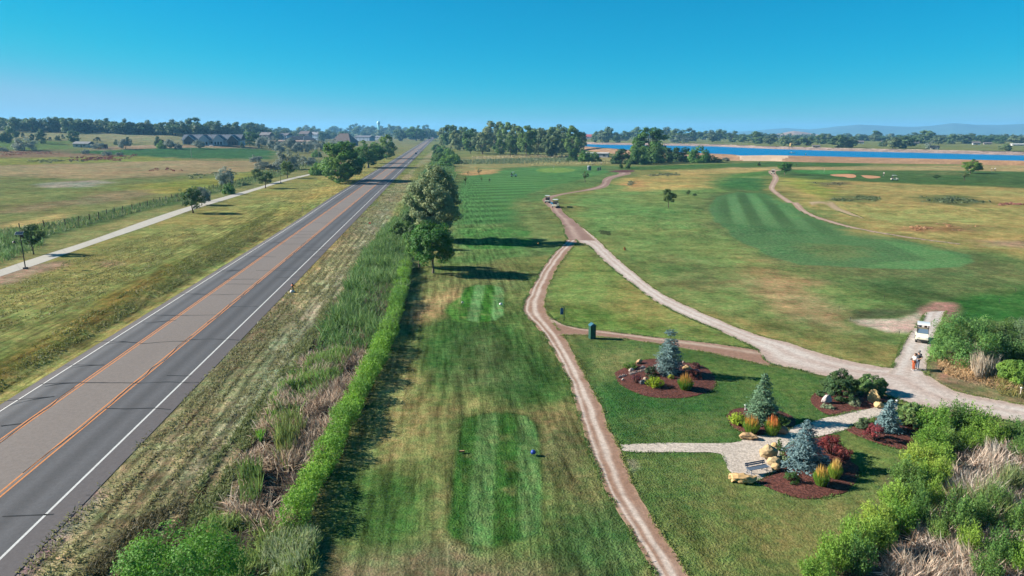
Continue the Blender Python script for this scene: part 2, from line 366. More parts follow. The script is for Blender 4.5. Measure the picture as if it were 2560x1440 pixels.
sp([(1780, 770), (1960, 800), (2150, 850), (2260, 870), (2200, 885), (2000, 840), (1820, 795)], (104, 116, 66), 2.5, .7)
sp([(1700, 640), (1800, 650), (1840, 690), (1760, 720), (1690, 690)], (120, 122, 76), 5, .7)
sp([(2120, 775), (2200, 770), (2300, 775), (2300, 785), (2240, 795), (2130, 798)], (84, 88, 60), 1, .85)
sp([(2130, 800), (2240, 796), (2310, 780), (2290, 830), (2220, 830), (2150, 812)], (226, 200, 170), .8, .95)
sp([(2310, 800), (2300, 780), (2335, 755), (2380, 757), (2385, 775), (2350, 800), (2320, 808)], (178, 138, 116), .8, .95)
# far right
sp([(1925, 470), (1960, 440), (2200, 455), (2560, 470), (3300, 490), (3300, 690), (2560, 640), (2330, 614), (2150, 580), (2000, 520)], (168, 152, 92), 6)
sp([(1960, 442), (2060, 440), (2090, 490), (2070, 505), (2010, 480), (1960, 460)], (148, 158, 76), 5, .85)
sp([(2020, 455), (2110, 457), (2100, 470), (2040, 466)], (112, 110, 76), 5, .8)
sp([(2070, 490), (2180, 488), (2210, 500), (2150, 508), (2070, 505)], (92, 108, 66), 5, .8)
sp([(2260, 492), (2380, 488), (2480, 505), (2400, 512), (2300, 510)], (92, 106, 66), 5, .85)
sp([(2100, 510), (2300, 512), (2560, 530), (2560, 560), (2300, 555), (2150, 545)], (160, 156, 92), 6, .8)
sp([(2200, 565), (2330, 556), (2450, 565), (2430, 580), (2300, 582)], (165, 130, 88), 5, .8)
sp([(2440, 600), (2560, 596), (2700, 610), (2560, 622), (2460, 615)], (160, 132, 108), 4, .7)
sp([(1820, 425), (1930, 420), (2100, 425), (2560, 428), (3300, 436), (3300, 478), (2560, 470), (2300, 460), (2180, 455), (1980, 446), (1935, 440)], (78, 104, 58), 6, .95)
sp([(1990, 426), (2130, 425), (2150, 432), (2070, 436), (2000, 434)], (72, 124, 64), 4, .85)
sp([(2300, 430), (2400, 428), (2420, 436), (2320, 440)], (112, 118, 70), 6, .7)
sp([(1780, 412), (2200, 416), (2560, 412), (3300, 416), (3300, 430), (2560, 428), (2100, 424), (1800, 424)], (170, 152, 102), 6, .9)
sp([(1560, 416), (1800, 410), (1960, 404), (2160, 408), (2170, 415), (1900, 418), (1650, 424), (1560, 424)], (76, 108, 56), 6, .95)
sp([(1640, 426), (1900, 420), (1930, 425), (1880, 432), (1700, 436)], (180, 162, 100), 5, .7)
sp([(1880, 430), (1925, 428), (1922, 438), (1830, 444), (1820, 438)], (84, 120, 62), 4, .9)
# triangle between the tracks and the garden lawn
sp([(1440, 615), (1500, 650), (1650, 765), (1830, 842), (1915, 880), (1650, 842), (1440, 818), (1380, 796), (1366, 740), (1395, 675)], (130, 142, 78), .8)
sp([(1400, 790), (1440, 770), (1600, 800), (1640, 838), (1450, 815)], (104, 128, 62), 2.5, .8)
sp([(1560, 700), (1640, 760), (1720, 800), (1640, 800), (1560, 760)], (156, 148, 86), 3, .7)
sp([(1420, 845), (1560, 850), (1700, 870), (1915, 915), (2060, 942), (2210, 990), (2300, 1060), (2260, 1160), (2240, 1250), (2150, 1440), (2050, 1900), (1800, 1900), (1700, 1440), (1560, 1160), (1500, 1010)], (84, 110, 58), .8)
sp([(1430, 850), (1560, 855), (1640, 890), (1560, 920), (1500, 960)], (118, 132, 76), 2, .85)
sp([(1500, 890), (1560, 880), (1560, 925), (1520, 920)], (152, 142, 90), 1.5, .6)
sp([(1500, 960), (1540, 960), (1640, 1000), (1800, 985), (1810, 1060), (1700, 1090), (1550, 1100), (1510, 1040)], (60, 98, 50), 2, .85)
sp([(1800, 920), (1900, 920), (2040, 960), (2020, 1000), (1960, 990), (1850, 940)], (100, 122, 64), 1.5, .7)
sp([(1600, 1060), (1800, 1040), (1810, 1100), (1600, 1104)], (104, 118, 66), 2, .6)
sp([(1570, 1140), (1790, 1140), (1900, 1215), (2020, 1255), (2140, 1235), (2220, 1160), (2240, 1240), (2120, 1440), (1740, 1440), (1620, 1240)], (112, 122, 68), 1.2, .9)
sp([(1600, 1140), (1700, 1136), (1700, 1240), (1640, 1260)], (84, 108, 58), 2, .8)
sp([(2000, 1260), (2150, 1240), (2100, 1360), (1960, 1400), (1900, 1330)], (132, 128, 76), 2, .7)
sp([(1565, 1150), (1590, 1148), (1600, 1170), (1580, 1180)], (196, 178, 150), .5, .6)
sp([(2090, 1095), (2120, 1075), (2180, 1110), (2250, 1130), (2230, 1180), (2150, 1165), (2105, 1130)], (120, 134, 72), .8, .8)
# rough ground lower right and beside the people
sp([(2320, 905), (2420, 880), (2560, 890), (3000, 900), (3000, 1030), (2560, 1010), (2400, 980), (2330, 940)], (152, 128, 98), 1, .95)
sp([(2370, 965), (2480, 960), (2560, 990), (2560, 1008), (2450, 992)], (120, 120, 76), 1.0, .85)
sp([(2300, 1060), (2340, 1030), (2560, 1062), (3000, 1120), (3000, 1900), (1950, 1900), (2080, 1440), (2200, 1300), (2240, 1200)], (122, 106, 88), 1)
sp([(2460, 1045), (2560, 1064), (2700, 1080), (2560, 1080)], (130, 128, 78), .6, .9)


T_NEAR, T_UP = ((66, 102, 46), (100, 132, 74), 1.53, -2.65), ((74, 122, 50), (112, 152, 90), 1.45, -5.4)
TEES = [([(1180, 1040), (1160, 1048), (1150, 1070), (1135, 1170), (1122, 1290), (1112, 1320), (1130, 1345), (1180, 1362), (1240, 1370), (1300, 1355), (1345, 1335), (1356, 1310), (1355, 1220), (1348, 1110), (1338, 1060), (1315, 1040), (1250, 1030)], T_NEAR, .22),
        ([(1112, 780), (1120, 760), (1150, 745), (1150, 800), (1170, 806), (1140, 804)], ((88, 130, 58), (88, 130, 58), 2, 0), .5),
        ([(1162, 720), (1152, 740), (1150, 790), (1165, 800), (1200, 806), (1240, 800), (1258, 788), (1262, 740), (1258, 718), (1225, 712), (1190, 713)], T_UP, .22),
        ([(1145, 602), (1180, 598), (1340, 598), (1330, 612), (1280, 622), (1180, 622)], ((76, 130, 60), (90, 136, 70), 2, 0), .5), ([(1145, 575), (1250, 572), (1330, 578), (1320, 590), (1160, 592)], ((84, 128, 66), (92, 134, 72), 2, 0), .5),
        ([(1340, 427), (1350, 421), (1400, 419), (1440, 423), (1435, 428), (1400, 432), (1360, 431)], ((120, 150, 76), (124, 152, 80), 3, 0), 1.0), ([(2030, 430), (2050, 427), (2110, 427), (2130, 430), (2100, 434), (2050, 434)], ((84, 138, 74), (88, 140, 76), 3, 0), 1.0)]
def tee_col(x, y, dd, a, b, per, x0):
    st = .5 + .5 * np.tanh(3 * np.sin(2 * math.pi * (x - x0) / (2 * per)))
    A, B = np.array(alb(*a)), np.array(alb(*b)); c = A + (B - A) * st[:, None]
    dry = sstep(.56, .80, fbm(x, y, 1.5, 41, 4)) * .3; c = c * (1 - dry[:, None]) + np.array(alb(150, 140, 92)) * dry[:, None]
    return c * (1 + .3 * (fbm(x, y, 2.2, 4, 4) - .5))[:, None]
LFAIR = [(1140, 560), (1150, 480), (1170, 440), (1320, 424), (1420, 455), (1330, 480), (1290, 505), (1300, 556)]
GARDEN = [(1420, 845), (1560, 850), (1700, 870), (1915, 915), (2060, 942), (2210, 990), (2300, 1060), (2260, 1160), (2240, 1250), (2150, 1440), (2050, 1900), (1800, 1900), (1700, 1440), (1560, 1160), (1500, 1010)]
NEARF = [(1140, 640), (1330, 640), (1310, 780), (1440, 900), (1620, 1440), (1800, 2200), (600, 2200), (740, 1440), (900, 1080), (1000, 880), (1045, 690)]
# polar sheet of land centred under the camera, fine in front, out to the horizon
def build_ground():
    az = np.concatenate([np.linspace(-180, -48, 40)[:-1], np.linspace(-48, 48, 820), np.linspace(48, 180, 40)[1:]])
    az = np.radians(az); az[0] = -math.pi; az[-1] = math.pi
    r = np.concatenate([[3, 10, 18], np.geomspace(24, 1400, 760), np.geomspace(1500, 14000, 46)])
    A, RR = np.meshgrid(az, r); x = RR * np.sin(A); y = RR * np.cos(A)
    nr, na = A.shape; x[:, -1] = x[:, 0]; y[:, -1] = y[:, 0]
    z = hz(x, y); xf, yf = x.ravel(), y.ravel()
    lat = xf * RN.x + yf * RN.y; al = xf * RD.x + yf * RD.y
    left = (lat < -22)
    base = np.where(left[:, None], np.array(alb(126, 126, 80)), np.array(alb(122, 128, 74)))
    col = base.copy()
    wob = (fbm(xf, yf, 9, 3, 3) - .5)
    wob2 = (fbm(xf, yf, 40, 9, 3) - .5)
    for poly, c, fe, k in SP:
        pw = wpoly(poly); xs = [q[0] for q in pw]; ys = [q[1] for q in pw]
        e = fe * 2 + 2
        s = (xf > min(xs) - e) & (xf < max(xs) + e) & (yf > min(ys) - e) & (yf < max(ys) + e)
        i = np.nonzero(s)[0]
        if not len(i): continue
        d = inpoly_dist(xf[i], yf[i], pw)
        a = sstep(-fe, fe, d + wob[i] * fe * 3.0 + wob2[i] * fe * 1.5) * k
        col[i] = col[i] * (1 - a[:, None]) + np.array(alb(*c)) * a[:, None]
    # uneven growth: greener and drier patches, along mowing or with the land
    turf = sstep(-2, 2, inpoly_dist(xf, yf, wpoly(FAIR)))
    for q, fe in ((LFAIR, 2), (GARDEN, 1), (NEARF, 2)):
        pw = wpoly(q); s_ = np.nonzero((np.abs(xf) < 90) & (yf > 20) & (yf < 480))[0]; turf[s_] = np.maximum(turf[s_], sstep(-fe, fe, inpoly_dist(xf[s_], yf[s_], pw)) * (.9 if q is not NEARF else .45))
    g = fbm(xf, yf, 22, 5, 5) - .5; h = fbm(xf, yf, 5, 31, 4) - .5
    far = fbm(xf, yf, 120, 77, 4) - .5
    s_al = fbm(al, lat * 9, 26, 12, 3) - .5
    verge = sstep(-60, -56, lat) * sstep(20, 8, lat) * (yf > 0)
    k15 = fbm(xf, yf, 1.6, 51, 3) - .5
    mow = (1 + .42 * g * (1 - .5 * turf) + .75 * h * (1 - .7 * turf) + .25 * far + .4 * k15 * (1 - .6 * turf))
    mow = mow * (1 + .35 * verge * s_al)
    col *= mow[:, None]
    wr = sstep(RW + 2.2, RW + 3.2, lat) * sstep(RW + 13.5, RW + 11, lat) * (yf > 20) * sstep(260, 120, yf); wv = np.sin(2 * math.pi * (lat + .5 * fbm(al, lat * 0, 9, 61, 3)) / 1.15) + .6 * np.sin(2 * math.pi * (lat + .4 * fbm(al, lat * 0, 5, 67, 3)) / .52)
    col *= (1 + wr * (.36 * wv + .55 * (fbm(al * .6, lat, .55, 71, 3) - .5)))[:, None]
    dry = np.clip((fbm(xf, yf, 14, 105, 5) - .5) * 1.9 + (fbm(xf, yf, 3.5, 131, 4) - .5) * 1.3 + .4 * far, -.75, .75) * (1 - .65 * turf)
    col[:, 0] *= 1 + .30 * dry; col[:, 2] *= 1 + .10 * dry; col[:, 1] *= 1 + .05 * dry
    # mown stripes on the two fairways
    pa = wpoly(FAIR); da = inpoly_dist(xf, yf, pa)
    st = np.tanh(2 * np.sin(2 * math.pi * (xf * .96 - yf * .27) / 7.0))
    m = sstep(0, 6, da) * sstep(130, 190, yf)
    col *= (1 + .30 * m * st)[:, None]
    pb = wpoly([(1140, 560), (1150, 480), (1170, 440), (1320, 424), (1420, 455), (1330, 480), (1290, 505), (1300, 556)]); db = inpoly_dist(xf, yf, pb)
    st = np.tanh(2.5 * np.sin(2 * math.pi * (yf * .95 - xf * .32) / 11.0)); m = sstep(0, 5, db)
    col *= (1 + .2 * m * st)[:, None]
    # faint bands along the near tees
    m = sstep(-34, -20, -np.abs(xf + 3)) * sstep(120, 60, yf) * (yf > 20)
    col *= (1 + .07 * m * np.sin(2 * math.pi * xf / 3.6))[:, None]
    for poly, ta, fe in TEES:
        pw = wpoly(poly); e = 3; i = np.nonzero((xf > min(q[0] for q in pw) - e) & (xf < max(q[0] for q in pw) + e) & (yf > min(q[1] for q in pw) - e) & (yf < max(q[1] for q in pw) + e))[0]
        d = inpoly_dist(xf[i], yf[i], pw); a = sstep(-fe, fe, d + wob[i] * .2)[:, None]
        rim = 1 - .30 * np.exp(-((d + .12) / .16) ** 2) * (ta[3] != 0) * (vn(xf[i], yf[i], 2.5, 4) > .35) * (fe < .4)
        col[i] = (col[i] * (1 - a) + tee_col(xf[i], yf[i], d, *ta) * a) * rim[:, None]
    col[:, 2] *= 1.22; col[:, 0] *= .99
    col = np.clip(col, .004, .8)
    # second attribute: r streaks along the road, g clumps, b smooth turf
    msk = np.zeros((len(xf), 4), np.float32); msk[:, 3] = 1
    msk[:, 0] = verge; msk[:, 2] = turf
    msk[:, 1] = np.clip(sstep(9, 13, lat) * 0 + verge * (lat > 0) + .35, 0, 1)
    me = bpy.data.meshes.new('ground'); V = np.stack([xf, yf, z.ravel()], 1)
    i = np.arange((nr - 1) * na).reshape(nr - 1, na)[:, :-1].ravel()
    F = np.stack([i, i + na, i + na + 1, i + 1], 1)[:, ::-1]
    me.vertices.add(len(V)); me.vertices.foreach_set('co', V.astype(np.float32).ravel())
    me.loops.add(F.size); me.loops.foreach_set('vertex_index', F.astype(np.int32).ravel())
    me.polygons.add(len(F)); me.polygons.foreach_set('loop_start', (np.arange(len(F)) * 4).astype(np.int32))
    me.polygons.foreach_set('use_smooth', np.ones(len(F), bool))
    for nm, arr in (('Col', np.concatenate([col, np.ones((len(col), 1))], 1)), ('Msk', msk)):
        ca = me.color_attributes.new(nm, 'FLOAT_COLOR', 'POINT'); ca.data.foreach_set('color', arr.astype(np.float32).ravel())
    me.materials.append(mat_ground()); me.update(calc_edges=True)
    o = bpy.data.objects.new('ground', me); COL.objects.link(o); tag(o, kind='structure')
def mat_ground():
    m, t, n, b = newmat('grass_land'); L = t.links.new
    a = n.new('ShaderNodeVertexColor'); a.layer_name = 'Col'
    k = n.new('ShaderNodeVertexColor'); k.layer_name = 'Msk'; ks = n.new('ShaderNodeSeparateColor'); L(k.outputs['Color'], ks.inputs[0])
    g = n.new('ShaderNodeNewGeometry')
    def noise(scale, detail, rough=.6, vec=None):
        q = n.new('ShaderNodeTexNoise'); q.inputs['Scale'].default_value = scale; q.inputs['Detail'].default_value = detail; q.inputs['Roughness'].default_value = rough
        L(vec if vec is not None else g.outputs['Position'], q.inputs['Vector']); return q.outputs['Fac']
    def rng(v, lo, hi, fmin=.3, fmax=.7):
        q = n.new('ShaderNodeMapRange'); q.inputs['From Min'].default_value = fmin; q.inputs['From Max'].default_value = fmax
        q.inputs['To Min'].default_value = lo; q.inputs['To Max'].default_value = hi; q.clamp = False; L(v, q.inputs['Value']); return q.outputs[0]
    def mul(p, q):
        x = n.new('ShaderNodeMath'); x.operation = 'MULTIPLY'; L(p, x.inputs[0]); L(q, x.inputs[1]); return x.outputs[0]
    dA = n.new('ShaderNodeVectorMath'); dA.operation = 'DOT_PRODUCT'; dA.inputs[1].default_value = (RN.x * 1.6, RN.y * 1.6, 0); L(g.outputs['Position'], dA.inputs[0])
    dB = n.new('ShaderNodeVectorMath'); dB.operation = 'DOT_PRODUCT'; dB.inputs[1].default_value = (RD.x * .14, RD.y * .14, 0); L(g.outputs['Position'], dB.inputs[0]); mp = n.new('ShaderNodeCombineXYZ'); L(dA.outputs['Value'], mp.inputs[0]); L(dB.outputs['Value'], mp.inputs[1])
    f1 = noise(7.0, 3); f2 = noise(1.7, 5, .65); f3 = noise(.35, 4); f4 = noise(1.0, 4, .6, mp.outputs[0])
    tf = n.new('ShaderNodeMix'); tf.data_type = 'FLOAT'; tf.inputs[3].default_value = 1.0; L(ks.outputs[2], tf.inputs[0]); L(rng(f3, .70, 1.30), tf.inputs[2])
    tone = mul(mul(rng(f1, .68, 1.32), rng(f2, .64, 1.36)), tf.outputs[0])
    one = n.new('ShaderNodeMix'); one.data_type = 'FLOAT'; one.inputs[2].default_value = 1.0
    L(ks.outputs[0], one.inputs[0]); L(rng(f4, .45, 1.55), one.inputs[3])
    tone = mul(tone, one.outputs[0])
    sc = n.new('ShaderNodeVectorMath'); sc.operation = 'SCALE'; L(a.outputs['Color'], sc.inputs[0]); L(tone, sc.inputs['Scale'])
    f5 = noise(.9, 6, .7); mxc = n.new('ShaderNodeMix'); mxc.data_type = 'RGBA'; mxc.inputs[6].default_value = (.80, 1.0, .86, 1); mxc.inputs[7].default_value = (1.24, 1.02, 1.06, 1)
    L(rng(f5, 0, 1, .36, .64), mxc.inputs[0]); mvv = n.new('ShaderNodeVectorMath'); mvv.operation = 'MULTIPLY'; L(sc.outputs[0], mvv.inputs[0]); L(mxc.outputs[2], mvv.inputs[1]); sc = mvv
    hs_ = n.new('ShaderNodeHueSaturation'); L(sc.outputs[0], hs_.inputs['Color']); L(rng(f2, .515, .485), hs_.inputs['Hue']); hs_.inputs['Saturation'].default_value = 1.04
    L(hs_.outputs[0], b.inputs['Base Color']); b.inputs['Roughness'].default_value = 1; b.inputs['Specular IOR Level'].default_value = 0
    bp = n.new('ShaderNodeBump'); bp.inputs['Distance'].default_value = .22
    hsum = n.new('ShaderNodeMath'); hsum.operation = 'ADD'; L(f1, hsum.inputs[0]); L(f2, hsum.inputs[1])
    L(hsum.outputs[0], bp.inputs['Height']); L(rng(ks.outputs[1], .25, .9, 0, 1), bp.inputs['Strength']); L(bp.outputs[0], b.inputs['Normal'])
    return m
build_ground()

# ------------------------------------------------------------------ sheets and strips lying on the land
def mat_surf(name, scale=6.0, lo=.8, hi=1.2, bump=.3, rough=.95, detail=6, speck=None):
    m, t, n, b = newmat(name); L = t.links.new
    a = n.new('ShaderNodeVertexColor'); a.layer_name = 'Col'; g = n.new('ShaderNodeNewGeometry')
    q = n.new('ShaderNodeTexNoise'); q.inputs['Scale'].default_value = scale; q.inputs['Detail'].default_value = detail; q.inputs['Roughness'].default_value = .65
    L(g.outputs['Position'], q.inputs['Vector'])
    mr = n.new('ShaderNodeMapRange'); mr.inputs['From Min'].default_value = .3; mr.inputs['From Max'].default_value = .7; mr.inputs['To Min'].default_value = lo; mr.inputs['To Max'].default_value = hi; mr.clamp = False
    L(q.outputs['Fac'], mr.inputs['Value'])
    sc = n.new('ShaderNodeVectorMath'); sc.operation = 'SCALE'; L(a.outputs['Color'], sc.inputs[0]); L(mr.outputs[0], sc.inputs['Scale'])
    out = sc.outputs[0]
    if speck:
        v = n.new('ShaderNodeTexVoronoi'); v.inputs['Scale'].default_value = speck[0]; L(g.outputs['Position'], v.inputs['Vector'])
        r2 = n.new('ShaderNodeMapRange'); r2.inputs['To Min'].default_value = speck[1]; r2.inputs['To Max'].default_value = speck[2]
        sp_ = n.new('ShaderNodeSeparateColor'); L(v.outputs['Color'], sp_.inputs[0]); L(sp_.outputs[0], r2.inputs['Value'])
        s2 = n.new('ShaderNodeVectorMath'); s2.operation = 'SCALE'; L(out, s2.inputs[0]); L(r2.outputs[0], s2.inputs['Scale']); out = s2.outputs[0]
    L(out, b.inputs['Base Color']); b.inputs['Roughness'].default_value = rough; b.inputs['Specular IOR Level'].default_value = .15
    bp = n.new('ShaderNodeBump'); bp.inputs['Strength'].default_value = bump; bp.inputs['Distance'].default_value = .08
    L(q.outputs['Fac'], bp.inputs['Height']); L(bp.outputs[0], b.inputs['Normal']); return m
M_DIRT = mat_surf('dirt', 2.2, .78, 1.2, .5, speck=(9, .9, 1.1)); M_ASPH = mat_surf('asphalt', 3.0, .9, 1.1, .15, .85, speck=(14, .93, 1.08))
M_CONC = mat_surf('concrete', 1.5, .92, 1.08, .1); M_MULCH = mat_surf('mulch', 7, .6, 1.4, 1.0, speck=(11, .55, 1.9))
M_GRAV = mat_surf('gravel', 3, .85, 1.15, .6, speck=(10, .75, 1.25)); M_TURF = mat_surf('turf', 2.0, .78, 1.22, .35, 1.0, speck=(6, .92, 1.1))
M_SAND = mat_surf('sand', 2, .93, 1.07, .2); M_LINE = mat_surf('road_paint', 4, .8, 1.1, .05, .8)
def resample(pts, n):
    pts = [Vector(p) for p in pts]; d = [0]
    for a, b in zip(pts, pts[1:]): d.append(d[-1] + (b - a).length)
    out = []; k = 0
    for i in range(n):
        s = d[-1] * i / (n - 1)
        while k < len(d) - 2 and d[k + 1] < s: k += 1
        out.append(pts[k].lerp(pts[k + 1], (s - d[k]) / max(d[k + 1] - d[k], 1e-9)))
    return out, d[-1]
def smooth_line(pts, it=2):
    for _ in range(it):
        q = [pts[0]]
        for a, b in zip(pts, pts[1:]): q += [a.lerp(b, .25), a.lerp(b, .75)]
        pts = q + [pts[-1]]
    return pts
EDGES = []; OUTLINES = []
def strip(name, Lp, Rp, fcol, mat, z, jag=.12, step=.5, ncol=14, maxn=900):
    """ground strip between two edge lines given in photo pixels; fcol(u, s) colours it across and along"""
    A = smooth_line([G(*p) for p in Lp]); B = smooth_line([G(*p) for p in Rp])
    _, la = resample(A, 2); n = int(min(maxn, max(30, la / step)))
    A, _ = resample(A, n); B, _ = resample(B, n)
    rg = np.random.default_rng(len(name) + int(la)); u = np.linspace(0, 1, ncol)
    a = np.array(A); b = np.array(B); wdt = np.linalg.norm(b - a, axis=1)
    ja = (fbm(np.arange(n) * step, np.zeros(n), 1.6, 5, 3) - .5) * 2.6 * jag + (fbm(np.arange(n) * step, np.zeros(n), 6, 8, 2) - .5) * 2.6 * jag
    jb = (fbm(np.arange(n) * step, np.zeros(n) + 50, 1.6, 15, 3) - .5) * 2.6 * jag + (fbm(np.arange(n) * step, np.zeros(n), 6, 28, 2) - .5) * 2.6 * jag
    ua = ja / np.maximum(wdt, .3); ub = 1 + jb / np.maximum(wdt, .3)
    U = ua[:, None] + (ub - ua)[:, None] * u[None]
    P = a[:, None] + (b - a)[:, None] * U[..., None]
    P[..., 2] = hz(P[..., 0], P[..., 1]) + z
    s = np.linspace(0, la, n)[:, None] + 0 * u[None]
    if name == 'dirt_track': OUTLINES.append([tuple(q[:2]) for q in P[::5, 0]] + [tuple(q[:2]) for q in P[::-5, -1]]); EDGES.append((P[:, 0].copy(), 7, .16, (98, 122, 62))); EDGES.append((P[:, -1].copy(), 7, .13, (122, 134, 72)))
    Cv = fcol(np.broadcast_to(u[None], s.shape), s, P)
    i = (np.arange(n - 1)[:, None] * ncol + np.arange(ncol - 1)[None]).ravel()
    F = np.stack([i, i + 1, i + ncol + 1, i + ncol], 1)
    mb = MB(); mb.add(P.reshape(-1, 3), F, Cv.reshape(-1, 3)[i]); o = mb.build(name, mat)
    # colours at the corners
    me = o.data; ca = me.color_attributes['Col']; idx = np.zeros(len(me.loops), np.int32); me.loops.foreach_get('vertex_index', idx)
    cc = np.ones((len(idx), 4), np.float32); cc[:, :3] = Cv.reshape(-1, 3)[idx]; ca.data.foreach_set('color', cc.ravel())
    return tag(o, kind='structure')
def sheet(name, pp, col, mat, z, jag=.08, step=.4, dome=0.0, kind='structure', var=.08, smooth=2, fcol=None, cell=None):
    """closed patch on the land with a slightly ragged rim; dome lifts its middle"""
    pts = [G(*p) for p in pp]; pts = smooth_line(pts + [pts[0]], smooth)[:-1]
    per, tot = resample(pts + [pts[0]], max(24, min(600, int(sum((a - b).length for a, b in zip(pts, pts[1:] + pts[:1])) / step)))); per = per[:-1]
    n = len(per); c = sum(per, Vector()) / n
    out = []
    for i, p in enumerate(per):
        nrm = (p - c).normalized(); k = (float(vn(p.x, p.y, 1.1, 3)) - .5) * 2 * jag + (float(vn(p.x, p.y, .45, 8)) - .5) * jag
        out.append(p + nrm * k)
    poly = [(p.x, p.y) for p in out]
    if name in ('mulch_bed', 'gravel_path'): EDGES.append(([(p.x, p.y, 0) for p in out], 5, .10, (98, 128, 62)))
    xs = [p.x for p in out]; ys = [p.y for p in out]
    cell = cell or max(.35, (max(xs) - min(xs)) / 40)
    gx, gy = np.meshgrid(np.arange(min(xs), max(xs), cell), np.arange(min(ys), max(ys), cell)); gx, gy = gx.ravel(), gy.ravel()
    d = inpoly_dist(gx, gy, poly); k = d > cell * .6
    from mathutils.geometry import delaunay_2d_cdt
    V2 = [Vector(p) for p in poly] + [Vector((a, b)) for a, b in zip(gx[k], gy[k])]
    vs, ed, fc, *_ = delaunay_2d_cdt(V2, [], [list(range(n))], 1, 1e-5)
    x = np.array([v.x for v in vs]); y = np.array([v.y for v in vs]); dd = np.maximum(0, inpoly_dist(x, y, poly))
    mx = max(dd.max(), .1); zz = hz(x, y) + z + dome * (1 - (1 - np.minimum(1, dd / mx)) ** 2)
    F = [(f[0], f[1], f[2], f[2]) for f in fc]
    cv = np.array(col)[None] * (1 + var * 4 * (fbm(x, y, 3, 3, 3) - .5))[:, None] if fcol is None else fcol(x, y, dd)
    mb = MB(); mb.add(np.stack([x, y, zz], 1), F, cv[[f[0] for f in F]], smooth=True); o = mb.build(name, mat)
    me = o.data; ca = me.color_attributes['Col']; idx = np.zeros(len(me.loops), np.int32); me.loops.foreach_get('vertex_index', idx)
    cc = np.ones((len(idx), 4), np.float32); cc[:, :3] = cv[idx]; ca.data.foreach_set('color', cc.ravel())
    return tag(o, kind=kind)

# --- road
YL, YR = lat_of(450, 787), lat_of(385, 920)
E0, E1 = LW - 1.35, RW + 1.6
def road_strip(name, l0, l1, a0, a1, mat, z, col, n=2, step=4.0, colf=None):
    na = max(2, int((a1 - a0) / step)); al = np.concatenate([np.linspace(a0, 400, na), np.geomspace(410, 4200, 40)]) if a1 > 1000 else np.linspace(a0, a1, na)
    la = np.linspace(l0, l1, n); A, Lt = np.meshgrid(al, la, indexing='ij')
    P = np.stack([RD.x * A + RN.x * Lt, RD.y * A + RN.y * Lt, 0 * A], -1); P[..., 2] = hz(P[..., 0], P[..., 1]) + z + np.where(A > 300, (A - 300) * 2e-4, 0) * (z > .02)
    Cv = np.broadcast_to(np.array(col), P.shape).copy() if colf is None else colf(A, Lt)
    i = (np.arange(len(al) - 1)[:, None] * n + np.arange(n - 1)[None]).ravel(); F = np.stack([i, i + 1, i + n + 1, i + n], 1)
    mb = MB(); mb.add(P.reshape(-1, 3), F, Cv.reshape(-1, 3)[i]); o = mb.build(name, mat)
    me = o.data; ca = me.color_attributes['Col']; idx = np.zeros(len(me.loops), np.int32); me.loops.foreach_get('vertex_index', idx)
    cc = np.ones((len(idx), 4), np.float32); cc[:, :3] = Cv.reshape(-1, 3)[idx]; ca.data.foreach_set('color', cc.ravel())
    return o
def road_col(A, Lt):
    lane = np.array(alb(96, 96, 99)); mid = np.array(alb(138, 128, 122)); sh = np.array(alb(106, 101, 102))
    c = np.where((Lt < YL)[..., None], lane, np.where((Lt < YR)[..., None], mid, lane)); c = np.where(((Lt < LW) | (Lt > RW))[..., None], sh, c)
    for l0, l1 in ((LW, YL), (YR, RW)):
        cc = (l0 + l1) / 2
        for o_ in (-.95, .95): c = c * (1 + .20 * np.exp(-((Lt - cc - o_) / .36) ** 2))[..., None]
        c = c * (1 - .16 * np.exp(-((Lt - cc) / .4) ** 2))[..., None]
    return c * (1 + .12 * (fbm(A, Lt * 6, 20, 4, 3) - .5))[..., None]
tag(road_strip('road', E0, E1, -80, 4200, M_ASPH, .03, None, n=64, step=3, colf=road_col), kind='structure')
WHITE, YEL = alb(225, 225, 222, .62), alb(226, 150, 92, .62)
for nm, l, wd, c in (('road_edge_line', LW, .16, WHITE), ('road_edge_line', RW, .16, WHITE), ('road_centre_line', YL - .16, .13, YEL), ('road_centre_line', YL + .16, .13, YEL), ('road_centre_line', YR - .18, .13, YEL), ('road_centre_line', YR + .18, .13, YEL)):
    tag(road_strip(nm, l - wd / 2, l + wd / 2, -80, 4200, M_LINE, .036, c, step=5), kind='structure')
